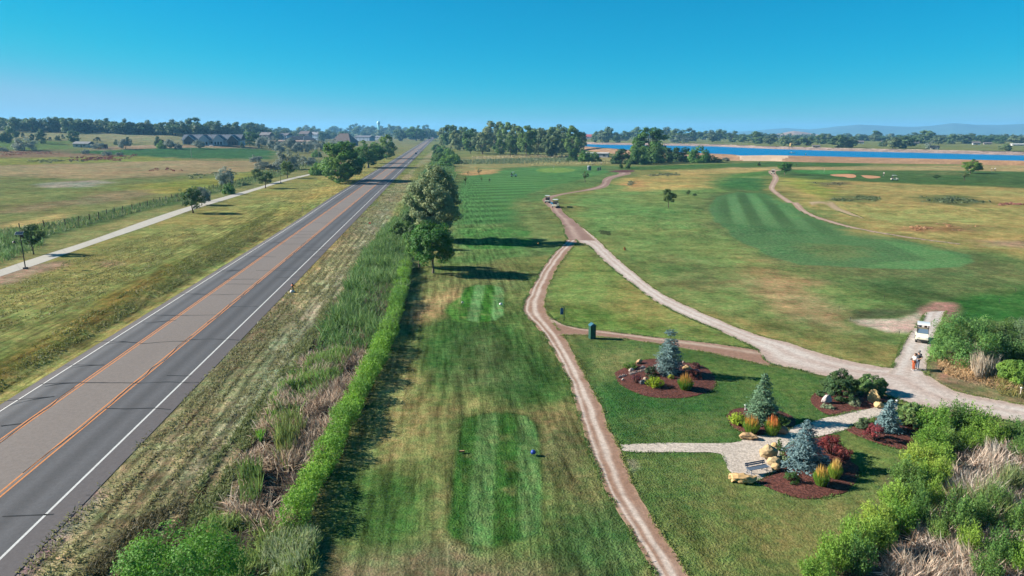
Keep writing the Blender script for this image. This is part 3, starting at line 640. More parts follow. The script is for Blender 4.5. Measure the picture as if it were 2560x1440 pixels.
def seals():
    mb = MB(); rg = random.Random(5); c = alb(46, 48, 52)
    def seg(p, q, wd=.17):
        p, q = Vector(p), Vector(q); n = max(3, int((q - p).length / .6)); d = (q - p).normalized(); s = Vector((-d.y, d.x, 0)); o = rg.uniform(0, 99)
        pts = [p.lerp(q, i / n) + s * (float(vn(o + i * .6, 0, 2.2, 3)) - .5) * .5 for i in range(n + 1)]
        vs = []; 
        for i, a in enumerate(pts):
            w_ = wd * rg.uniform(.6, 1.2) / 2; vs += [tuple(a + s * w_), tuple(a - s * w_)]
        mb.add(vs, [(2 * i, 2 * i + 1, 2 * i + 3, 2 * i + 2) for i in range(n)], c)
    for a, b in (((100, 960), (500, 955)), ((0, 1005), (135, 992)), ((265, 1020), (430, 1022)), ((160, 914), (262, 912)), ((240, 852), (345, 856)), ((350, 858), (470, 852)), ((475, 848), (600, 850)), ((385, 788), (545, 787)), ((355, 808), (440, 800)), ((575, 767), (645, 765)), ((450, 734), (520, 735)), ((640, 676), (760, 676)), ((540, 676), (610, 674)), ((560, 698), (650, 698)), ((690, 694), (760, 692)), ((600, 640), (690, 642)), ((760, 625), (830, 626)), ((700, 610), (790, 610)), ((660, 608), (700, 606)), ((810, 587), (850, 588)), ((730, 586), (800, 586)), ((0, 1296), (130, 1290)), ((415, 940), (480, 938)), ((800, 560), (870, 560)), ((720, 640), (800, 641)), ((0, 1065), (50, 1062))):
        p, q = G(*a, .036), G(*b, .036); seg(p, q)
    for k in range(46):
        a = 95 + k * 6.5 + rg.uniform(-4, 4); l0 = rg.choice([E0 + .3, LW + .3, YL + .3, YR + .2]); seg(RP(a, l0, .036), RP(a + rg.uniform(-.5, .5), l0 + rg.uniform(3, 8), .036))
    for lt, a0, a1 in ((YL, 33, 60), (YR, 44, 75), (YR + .05, 80, 104), (YR - .02, 120, 150)):
        seg(RP(a0, lt, .0365), RP(a1, lt, .0365), .10)
    tag(mb.build('road_crack_seal', M_LINE), kind='structure')
seals()
# gravelled edge of the road, near right
# --- pavement beside the road
strip('concrete_path', [(-160, 732), (0, 674), (112, 637), (225, 602), (375, 547), (475, 515), (550, 495), (640, 470), (715, 447), (780, 434), (822, 423), (870, 412)],
      [(-160, 752), (0, 691), (100, 660), (200, 622), (385, 560), (480, 524), (560, 501), (640, 476), (715, 452), (780, 437), (822, 425), (870, 413.5)],
      lambda u, s, P: np.array(alb(196, 190, 178))[None, None] * (1 - .12 * (np.abs((s / 3.0) % 1 - .5) > .485) + .12 * (fbm(P[..., 0], P[..., 1], 2.5, 4, 3) - .5))[..., None], M_CONC, .03, jag=.02, step=.3, ncol=4)
# --- cart tracks
def track(light, dark, edge, tracks=((.38, .14), (.62, .1)), lk=.8):
    Lc, Dc, Ec = (np.array(alb(*q)) for q in (light, dark, edge))
    def f(u, s, P):
        n1 = fbm(P[..., 0], P[..., 1], 3.0, 6, 4); n2 = fbm(s, u * 6, 9, 13, 3)
        k = 0
        for c, w_ in tracks: k = np.maximum(k, np.exp(-((u - c - (n2 - .5) * .15) / w_) ** 2))
        k = np.clip(k * lk * (.3 + 1.4 * n2) + (n1 - .5) * .9, 0, 1)
        c = Dc + (Lc - Dc) * k[..., None]
        e = (sstep(.10, .0, u) + sstep(.90, 1.0, u)) * (.3 + n1); e = np.clip(e, 0, 1)
        return c * (1 - e[..., None]) + Ec * e[..., None]
    return f
T1 = track((214, 196, 182), (162, 128, 108), (188, 158, 128), ((.52, .10), (.2, .05)), 1.15)
strip('dirt_track', [(2000, 2500), (1800, 1900), (1700, 1660), (1640, 1440), (1578, 1341), (1503, 1195), (1466, 1117), (1446, 1028), (1425, 950), (1409, 920), (1380, 867), (1342, 817), (1304, 785), (1307, 755), (1325, 730), (1355, 667), (1405, 612), (1418, 598)],
      [(2250, 2500), (1950, 1900), (1810, 1660), (1722, 1440), (1653, 1341), (1575, 1205), (1544, 1113), (1507, 1028), (1470, 950), (1455, 920), (1420, 855), (1385, 812), (1368, 785), (1362, 760), (1365, 730), (1390, 675), (1425, 625), (1446, 602)], T1, M_DIRT, .012, ncol=16)
strip('dirt_track', [(1372, 788), (1400, 810), (1442, 820), (1505, 827), (1655, 845), (1755, 855), (1850, 868), (1915, 880)], [(1392, 840), (1420, 838), (1455, 837), (1555, 845), (1655, 862), (1755, 877), (1855, 900), (1925, 915)],
      track((198, 176, 158), (158, 124, 106), (196, 172, 150), ((.25, .12),)), M_DIRT, .016, ncol=12)
strip('dirt_track', [(1407, 562), (1440, 603), (1470, 612), (1505, 647), (1555, 692), (1605, 730), (1655, 765), (1705, 787), (1755, 810), (1830, 842), (1900, 876), (1915, 911), (1967, 918), (2060, 940), (2135, 950), (2190, 970), (2230, 995), (2335, 1027), (2460, 1042), (2560, 1062), (2900, 1120), (3500, 1210)],
      [(1445, 558), (1495, 600), (1530, 635), (1580, 677), (1630, 720), (1705, 760), (1780, 792), (1855, 825), (1920, 845), (1970, 855), (2070, 890), (2170, 912), (2230, 922), (2290, 920), (2313, 930), (2330, 944), (2364, 966), (2404, 982), (2467, 996), (2560, 1014), (2900, 1070), (3500, 1150)],
      track((218, 206, 196), (192, 170, 158), (200, 176, 154), ((.35, .16), (.7, .12))), M_DIRT, .020, ncol=16)
strip('dirt_track', [(1420, 600), (1411, 587), (1407, 560), (1387, 535), (1365, 512), (1354, 500), (1362, 492), (1405, 484), (1455, 476), (1492, 467), (1505, 460), (1505, 450), (1517, 442), (1545, 436), (1550, 432), (1530, 429)],
      [(1490, 602), (1460, 575), (1430, 547), (1400, 522), (1377, 500), (1387, 492), (1430, 482), (1492, 474), (1520, 467), (1525, 457), (1530, 447), (1555, 440), (1577, 436), (1577, 431), (1560, 428), (1535, 427)],
      track((186, 160, 146), (150, 120, 108), (170, 142, 116), ((.4, .15),)), M_DIRT, .024, ncol=10)
strip('dirt_track', [(1960, 424), (1927, 425), (1918, 430), (1935, 442), (1925, 460), (1920, 472), (1945, 492), (1982, 515), (2020, 540), (2070, 557), (2145, 575), (2282, 597), (2400, 612)],
      [(1960, 425.5), (1940, 427), (1938, 432), (1950, 447), (1937, 465), (1935, 475), (1982, 505), (2027, 535), (2082, 553), (2145, 571), (2282, 594), (2400, 609)],
      track((204, 180, 160), (168, 138, 120), (186, 156, 124), ((.5, .2),)), M_DIRT, .012, ncol=8)
strip('dirt_track', [(2218, 935), (2236, 905), (2250, 872), (2270, 837), (2292, 815), (2306, 800), (2318, 780)], [(2318, 945), (2318, 912), (2326, 880), (2336, 850), (2344, 820), (2352, 800), (2364, 778)],
      track((218, 208, 200), (198, 180, 168), (204, 184, 164), ((.3, .14), (.7, .14))), M_DIRT, .024, ncol=12)
strip('dirt_track', [(2030, 518), (2060, 516), (2085, 524), (2120, 538), (2158, 546)], [(2020, 512), (2050, 502), (2090, 518), (2125, 530), (2158, 545)], track((190, 166, 134), (172, 150, 112), (160, 146, 96)), M_DIRT, .012, jag=.5, ncol=8)
GRAVEL = [(1548, 1112), (1660, 1107), (1750, 1109), (1850, 1108), (1864, 1092), (1930, 1088), (1975, 1074), (1992, 1062), (2030, 1055), (2060, 1045), (2085, 1042), (2122, 1031), (2185, 1020), (2215, 1004), (2250, 1006), (2240, 1030), (2200, 1040), (2165, 1052), (2140, 1062), (2110, 1077), (2040, 1094), (1975, 1104), (1955, 1130), (1952, 1165), (1935, 1180), (1889, 1207), (1870, 1203), (1822, 1183), (1812, 1150), (1800, 1131), (1690, 1131), (1556, 1132)]
sheet('gravel_path', GRAVEL, alb(208, 194, 180), M_GRAV, .026, .1, .3, smooth=1)
# --- tees, greens, bunkers
sheet('sand_bunker', [(2074, 437), (2090, 435.5), (2130, 435), (2142, 439), (2138, 444.5), (2120, 445), (2112, 442), (2085, 441)], alb(206, 150, 110), M_SAND, .05, .1, .8)
sheet('sand_bunker', [(2152, 439), (2165, 438), (2195, 440.5), (2205, 443.5), (2185, 446.5), (2165, 446)], alb(206, 150, 110), M_SAND, .05, .1, .8)
# --- planting beds
BEDS = [[(1537, 933), (1540, 949), (1553, 964), (1589, 984), (1624, 993), (1669, 997), (1711, 995), (1744, 989), (1778, 980), (1793, 958), (1786, 940), (1778, 927), (1749, 911), (1700, 904), (1642, 897), (1611, 898), (1584, 909), (1556, 922)],
        [(1815, 1042), (1822, 1030), (1840, 1022), (1870, 1019), (1920, 1020), (1960, 1030), (1985, 1045), (1990, 1062), (1965, 1078), (1900, 1088), (1860, 1086), (1832, 1070)],
        [(2025, 997), (2032, 985), (2060, 977), (2130, 976), (2210, 988), (2250, 1000), (2215, 1008), (2185, 1020), (2122, 1030), (2085, 1040), (2060, 1035), (2042, 1022), (2030, 1010)],
        [(2115, 1075), (2140, 1060), (2172, 1048), (2220, 1040), (2295, 1044), (2297, 1080), (2290, 1100), (2275, 1122), (2257, 1126), (2222, 1117), (2172, 1102), (2135, 1087)],
        [(1889, 1207), (1918, 1189), (1935, 1178), (1955, 1160), (1955, 1126), (1980, 1106), (2047, 1093), (2091, 1089), (2102, 1115), (2127, 1155), (2149, 1169), (2147, 1200), (2124, 1227), (2091, 1240), (2024, 1251), (1969, 1240), (1924, 1222)]]
for bd in BEDS: sheet('mulch_bed', bd, alb(98, 60, 52), M_MULCH, .03, .06, .3, dome=.12, smooth=1, cell=.4)
sheet('mulch_bed', [(1520, 429), (1545, 425), (1588, 425), (1585, 430), (1555, 432)], alb(92, 58, 54), M_MULCH, .05, .1, .8)

# --- lake with its banks
def M_WATER():
    m, t, n, b = newmat('lake_water'); L = t.links.new
    b.inputs['Base Color'].default_value = (*alb(14, 124, 182, .60), 1); b.inputs['Roughness'].default_value = .3; b.inputs['IOR'].default_value = 1.33
    b.inputs['Specular IOR Level'].default_value = .12
    g = n.new('ShaderNodeNewGeometry'); mp = n.new('ShaderNodeMapping'); mp.inputs['Scale'].default_value = (.25, .7, 1); L(g.outputs['Position'], mp.inputs[0])
    q = n.new('ShaderNodeTexNoise'); q.inputs['Scale'].default_value = .8; q.inputs['Detail'].default_value = 4; L(mp.outputs[0], q.inputs['Vector'])
    bp = n.new('ShaderNodeBump'); bp.inputs['Strength'].default_value = .8; bp.inputs['Distance'].default_value = .5; L(q.outputs['Fac'], bp.inputs['Height']); L(bp.outputs[0], b.inputs['Normal'])
    return m
CREST = [(1440, 364), (1500, 368.5), (1590, 376), (1660, 379), (1760, 383), (1832, 386), (1850, 389), (1930, 388), (1980, 389), (2020, 390), (2200, 394), (2400, 398.5), (2560, 402), (3100, 414)]
BASE = [(1440, 374), (1500, 381), (1590, 391), (1660, 394), (1760, 398), (1832, 402), (1850, 402.5), (1930, 403), (1980, 405), (2020, 406), (2200, 409), (2400, 411), (2560, 414), (3100, 428)]
FAR = [(1440, 359.5), (1500, 361.5), (1620, 363), (1800, 366.5), (1920, 372), (2100, 377.5), (2300, 382), (2560, 388.5), (3100, 400)]
FTOP = [(1440, 353), (1500, 356), (1620, 357), (1800, 360), (1920, 366), (2100, 371), (2300, 375), (2560, 379.5), (3100, 388)]
WZ = 2.0
def banks():
    n = 220; k = 9; XS = np.linspace(1440, 3100, n); yi = lambda L: np.interp(XS, [q[0] for q in L], [q[1] for q in L])
    cr = [G(x, y, 3.0) for x, y in zip(XS, yi(CREST))]; ba = [G(x, y, 0) for x, y in zip(XS, yi(BASE))]
    P = np.zeros((n, k, 3))
    for i in range(n):
        bk = cr[i] + Vector((cr[i].x, cr[i].y, 0)).normalized() * 9; 
        for j in range(k):
            if j < 6: q = ba[i].lerp(cr[i], j / 5); q.z = 3.0 * (j / 5) ** .9
            else: q = cr[i].lerp(bk, (j - 5) / 3); q.z = 3.0 - 1.6 * (j - 5) / 3
            P[i, j] = q
    P[:, 1:5, 2] += (fbm(P[:, 1:5, 0], P[:, 1:5, 1], 8, 5, 3) - .5) * .7; P[:, 0, 2] -= .3
    c = np.array(alb(172, 136, 104)) * np.ones((n, k, 1)) * (1 + .7 * (fbm(P[..., 0], P[..., 1] * 3, 14, 3, 4) - .5))[..., None]
    jr = np.minimum(np.arange(k), 5)[None]; cm = (XS[:, None] > 1852 - jr * 3) & (XS[:, None] < 1950 + jr * 5)
    c[cm] = np.array(alb(222, 190, 158))
    i = (np.arange(n - 1)[:, None] * k + np.arange(k - 1)[None]).ravel(); F = np.stack([i, i + 1, i + k + 1, i + k], 1)
    mb = MB(); mb.add(P.reshape(-1, 3), F[:, ::-1], c.reshape(-1, 3)[i], smooth=True); tag(mb.build('embankment', mat_surf('dry_bank', .5, .75, 1.25, .8)), kind='structure')
    fa = [G(x, y, WZ) for x, y in zip(XS, yi(FAR))]; ft = [G(x, y, 5.0) for x, y in zip(XS, yi(FTOP))]; k = 8
    P = np.zeros((n, k, 3))
    for i in range(n):
        d = Vector((ft[i].x, ft[i].y, 0)).normalized(); b0 = fa[i] - d * 3; b0.z = WZ - .6
        b1 = fa[i] + d * 14; b1.z = 4.6
        top = ft[i] if ft[i].length > b1.length else b1; end = top + d * 60; end.z = -.5
        for j, q in enumerate([b0, fa[i].lerp(b1, .15), fa[i].lerp(b1, .4), fa[i].lerp(b1, .7), b1, b1.lerp(top, .6), top, end]): P[i, j] = q
    P[:, 1:5, 2] += (fbm(P[:, 1:5, 0], P[:, 1:5, 1], 5, 5, 3) - .5) * 1.2
    c = np.array(alb(160, 140, 130)) * np.ones((n, k, 1)) * (1 + 1.0 * (fbm(P[..., 0], P[..., 1] * 2, 6, 3, 4) - .5))[..., None]
    c[:, 5:] = np.array(alb(170, 160, 110))
    i = (np.arange(n - 1)[:, None] * k + np.arange(k - 1)[None]).ravel(); F = np.stack([i, i + 1, i + k + 1, i + k], 1)
    mb = MB(); mb.add(P.reshape(-1, 3), F[:, ::-1], c.reshape(-1, 3)[i], smooth=True); tag(mb.build('rocky_shore', mat_surf('riprap', 1.2, .6, 1.4, 1.0, speck=(1.6, .6, 1.4))), kind='structure')
    wt = [q + Vector((q.x, q.y, 0)).normalized() * 3 for q in cr[::4]] + [q + Vector((q.x, q.y, 0)).normalized() * 2 for q in fa[::-4]]
    mb = MB(); vs = [(q.x, q.y, WZ) for q in wt]; tri = tessellate_polygon([[Vector(v) for v in vs]])
    mb.add(vs, [(a, c_, b, b) if False else (a, b, c_, c_) for a, b, c_ in tri], (1, 1, 1)); o = mb.build('water', M_WATER())
    if o.data.polygons[0].normal.z < 0: o.data.flip_normals()
    tag(o, kind='structure')
banks()
# --- far hills
def mountains():
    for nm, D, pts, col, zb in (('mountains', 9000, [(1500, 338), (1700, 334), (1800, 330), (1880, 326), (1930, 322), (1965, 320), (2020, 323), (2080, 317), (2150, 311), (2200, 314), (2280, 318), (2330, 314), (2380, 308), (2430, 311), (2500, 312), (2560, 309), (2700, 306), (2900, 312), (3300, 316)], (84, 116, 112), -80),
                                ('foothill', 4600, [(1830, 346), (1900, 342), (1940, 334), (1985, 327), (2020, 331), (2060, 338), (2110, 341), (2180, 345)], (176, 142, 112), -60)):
        xs = np.linspace(pts[0][0], pts[-1][0], 220); ys = np.interp(xs, [p[0] for p in pts], [p[1] for p in pts]); ys = ys - (fbm(xs, xs * 0, 60, 2, 4) - .5) * 3
        k = 14; P = np.zeros((len(xs), k, 3))
        for i, (a, b) in enumerate(zip(xs, ys)):
            d = ray(a, b); h = math.hypot(d[0], d[1]); z = HC + d[2] / h * D
            for j in range(k):
                f = j / (k - 1); prof = math.sin(min(1, f / .6) * math.pi / 2) if f <= .6 else math.cos((f - .6) / .4 * math.pi / 2)
                rr = D * (1 - .16 * (1 - f / .6)) if f <= .6 else D * (1 + .16 * (f - .6) / .4)
                P[i, j] = (d[0] / h * rr, d[1] / h * rr, zb + (z - zb) * prof)
        P[:, 1:-1, 2] += (fbm(P[:, 1:-1, 0], P[:, 1:-1, 1], 500, 5, 4) - .5) * (14 if D > 8000 else 4) * np.array([min(1, j / 5, 0 if j == 8 else 1) for j in range(1, k - 1)])
        i = (np.arange(len(xs) - 1)[:, None] * k + np.arange(k - 1)[None]).ravel(); F = np.stack([i, i + 1, i + k + 1, i + k], 1)
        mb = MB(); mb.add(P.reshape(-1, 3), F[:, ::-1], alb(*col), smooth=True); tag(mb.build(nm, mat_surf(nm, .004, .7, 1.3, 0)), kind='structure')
mountains()
# --- the air between
def haze():
    m = bpy.data.materials.new('haze'); m.use_nodes = True; n = m.node_tree.nodes; n.clear()
    v = n.new('ShaderNodeVolumePrincipled'); v.inputs['Color'].default_value = (.24, .60, 1, 1); v.inputs['Density'].default_value = HAZE; v.inputs['Anisotropy'].default_value = .1
    o = n.new('ShaderNodeOutputMaterial'); m.node_tree.links.new(v.outputs[0], o.inputs['Volume'])
    mb = MB(); mb.box((0, 4200, 17), (26000, 15600, 214)); tag(mb.build('haze', m), kind='stuff')
HAZE = 1.05e-4
haze()
# ------------------------------------------------------------------ plants
def nrm(a): return a / (np.linalg.norm(a, axis=1, keepdims=True) + 1e-9)
def crown(mb, rng, z0, z1, rad, prof, ncl, nleaf, leaf, col, clr=.3, cvar=.22, shell=.45, asp=.65, hue=.12, flat=1.0, droop=0.0):
    """foliage of many small leaf faces gathered in clumps inside an outline prof(t) of height fraction t"""
    ts = np.linspace(0.02, .98, 60); wts = np.array([max(prof(t), .02) ** 1.6 for t in ts]); wts /= wts.sum()
    cl = []
    for k in range(ncl):
        t = rng.choice(ts, p=wts); a = rng.uniform(0, 2 * math.pi); r = prof(t) * rad * rng.uniform(shell, 1) ** .7
        lob = 1 + .16 * math.sin(3 * a + t * 7 + ncl) + .1 * math.sin(5 * a - t * 11)
        cl.append((r * lob * math.cos(a), r * lob * math.sin(a), z0 + t * (z1 - z0)))
    cl = np.array(cl); cr = rad * clr * rng.uniform(.6, 1.25, ncl); cc = np.array(col) * (1 + rng.uniform(-cvar, cvar, (ncl, 1)))
    cc = cc * (1 + rng.uniform(-hue, hue, (ncl, 1)) * np.array([1, .25, -.6]))
    w_ = cr ** 2; k = rng.choice(ncl, nleaf, p=w_ / w_.sum())
    d = nrm(rng.normal(size=(nleaf, 3))); d[:, 2] = d[:, 2] * .85 + .12
    P = cl[k] + d * (cr[k] * rng.uniform(.25, 1, nleaf) ** .45)[:, None] * np.array([1, 1, flat])
    P[:, 2] = np.maximum(P[:, 2], .04); P[:, 2] -= droop * np.hypot(P[:, 0], P[:, 1]) ** 2
    c0 = np.array([0, 0, (z0 + z1) * .45]); out = nrm(P - c0)
    N = nrm(d * .7 + out * .5 + rng.normal(size=(nleaf, 3)) * .45 + np.array([0, 0, .25]))
    C = cc[k] * (1 + rng.uniform(-.16, .16, (nleaf, 1)))
    mb.leaves(P, N, leaf * rng.uniform(.6, 1.35, nleaf), asp, np.clip(C, .004, .9), rng=rng, bend=.12)
    return cl
def trunk(mb, rng, h, r, cl, col, lean=.05, nl=7, z1=None):
    z1 = z1 or h * .8; n = 7; o = rng.normal(size=2) * lean * h; pts = [Vector((o[0] * (i / n) ** 2 + rng.normal() * r * .25, o[1] * (i / n) ** 2 + rng.normal() * r * .25, z1 * i / n - .15)) for i in range(n + 1)]
    mb.tube(pts, [r * (1.35 if i == 0 else 1 - .8 * i / n) for i in range(n + 1)], 7, col)
    for k in rng.choice(len(cl), min(nl, len(cl)), replace=False):
        e = Vector(cl[k]); t = rng.uniform(.3, .8); i = min(n - 1, int(t * n)); s = pts[i].lerp(pts[i + 1], t * n - i)
        if e.z < s.z * .7: s = pts[max(1, int(n * .3))]
        m = s.lerp(e, .5) + Vector((0, 0, -.05 * h * rng.uniform(-.5, 1)))
        mb.tube([s, m, e], [r * .42, r * .28, r * .08], 5, col, cap=False)
P_OVAL = lambda t: max(0, math.sin(math.pi * (t * .92 + .06))) ** .7
P_DOME = lambda t: max(0, 1 - (max(0, t - .3) / .73) ** 2.0) ** .5 * (.72 + .28 * min(1, t / .3))
P_POPL = lambda t: (.55 + .45 * min(1, t / .35)) * max(0, 1 - max(0, (t - .4) / .62) ** 2.0) ** .55
P_VASE = lambda t: (.55 + .45 * min(1, t / .5)) * max(0, 1 - max(0, (t - .55) / .48) ** 2) ** .5
P_BALL = lambda t: max(0, 1 - (1.06 * t - .10) ** 2) ** .5
P_CONE = lambda t: max(.03, (1 - t)) ** .85
GREY_BARK, BROWN_BARK = alb(132, 118, 104), alb(98, 80, 64)
PROTO = {}
def tree_proto(key, h, rad, z0f, prof, ncl, nleaf, leaf, col, split=True, bark=BROWN_BARK, tr=.022, stems=1, seed=1, **kw):
    """a tree of unit meshes: returns (crown mesh, trunk mesh) or one joined mesh"""
    rng = np.random.default_rng(seed); mc, mt = MB(), MB()
    cl = crown(mc, rng, h * z0f, h, rad, prof, ncl, nleaf, leaf, leafc(col), **kw)
    if split:
        for s in range(stems): trunk(mt, rng, h, h * tr, cl, bark, .05 if stems == 1 else .1, 7 if stems == 1 else 4)
        PROTO[key] = ('s', h, rad, mc.mesh(key + '_crown', M_LEAF), mt.mesh(key + '_trunk', M_BARK))
    else:
        trunk(mc, rng, h, h * tr, cl, np.array(bark) * .9, .04, 4); PROTO[key] = ('j', h, rad, mc.mesh(key, M_LEAF), None)
def put(key, name, label, cat, p, h, rad=None, rz=None, group=None):
    m = PROTO[key]; sz = h / m[1]; sr = (rad / m[2]) if rad else sz
    rz = random.Random(hash((round(p.x, 1), round(p.y, 1)))).uniform(0, 6.28) if rz is None else rz
    if m[0] == 'j':
        o = bpy.data.objects.new(name, m[3]); COL.objects.link(o); o.location = p; o.rotation_euler = (0, 0, rz); o.scale = (sr, sr, sz); return tag(o, label, cat, group)
    r = thing(name, label, cat, p, rz, group, (sr, sr, sz))
    for nm, me in (('crown', m[3]), ('trunk', m[4])):
        o = bpy.data.objects.new(nm, me); COL.objects.link(o); o.parent = r
    return r
def putpx(key, name, label, cat, x, yf, yt, wpx, group=None, rz=None):
    p = G(x, yf); h = max(.4, height(p, yt)); return put(key, name, label, cat, p, h, wpx / ppm(p) / 2, rz, group)
GRN, DGRN, BGRN, GREY = (92, 118, 58), (66, 96, 50), (108, 148, 58), (130, 144, 128)
tree_proto('poplar', 15, 4.6, .06, P_OVAL, 300, 27000, .36, (134, 150, 108), seed=2, clr=.17, shell=.35, cvar=.16, tr=.018)
tree_proto('ash', 7.6, 2.9, .2, P_VASE, 110, 11000, .28, (96, 138, 60), seed=3, clr=.26, shell=.4, cvar=.22, bark=GREY_BARK)
tree_proto('sapling', 5, 1.7, .3, P_OVAL, 34, 2600, .26, (78, 104, 54), seed=4, clr=.3, shell=.3)
tree_proto('pathtree', 6, 2.2, .2, P_OVAL, 44, 3800, .27, (88, 116, 54), seed=14, clr=.28, shell=.3)
tree_proto('thin', 3.5, .9, .3, P_OVAL, 14, 500, .22, (96, 112, 66), seed=5, clr=.3, shell=.2)
for k in range(3): tree_proto('cotton%d' % k, 17, 6.2, .07, [P_DOME, P_POPL, P_OVAL][k], [80, 70, 80][k], 7500, .75, (98, 134, 56), seed=20 + k, clr=.25, shell=.5, bark=GREY_BARK)
for k in range(4): tree_proto('grove%d' % k, 24, 8.5, .15 - .03 * k, [P_DOME, P_VASE, P_OVAL, P_POPL][k], [66, 60, 70, 64][k], 5200, 1.2, [(104, 132, 66), (124, 140, 96), (96, 128, 62), (114, 132, 84)][k], seed=30 + k, clr=.25, shell=.45, bark=GREY_BARK, stems=[1, 3, 1, 2][k], tr=.016, cvar=.3)
for k in range(3): tree_proto('olive%d' % k, 6, 3, .04, [P_DOME, P_OVAL, P_BALL][k], 46, 3600, .40, (140, 150, 136), seed=40 + k, clr=.28, shell=.4, cvar=.18, hue=.05, bark=BROWN_BARK)
for k in range(3): tree_proto('bush%d' % k, 3, 2.2, .0, P_BALL, 40, 3600, .30, [(84, 118, 54), (72, 102, 56), (104, 142, 58)][k], seed=50 + k, clr=.3, shell=.5, stems=2, tr=.02)
for k in range(5): tree_proto('far%d' % k, 14, 5.2, .03, [P_DOME, P_OVAL, P_POPL, P_VASE, P_DOME][k], 34, 1500, 1.35, [(92, 118, 70), (102, 126, 80), (86, 112, 68), (116, 132, 96), (80, 106, 66)][k], split=False, seed=60 + k, clr=.36, shell=.3, cvar=.3)
tree_proto('farolive', 7, 4, .0, P_BALL, 20, 700, .8, (132, 144, 128), split=False, seed=71, clr=.32, shell=.45)
tree_proto('conifer', 9, 2.6, .12, P_CONE, 26, 900, .75, (66, 92, 62), split=False, seed=72, clr=.3, shell=.5)
RT = random.Random(7)
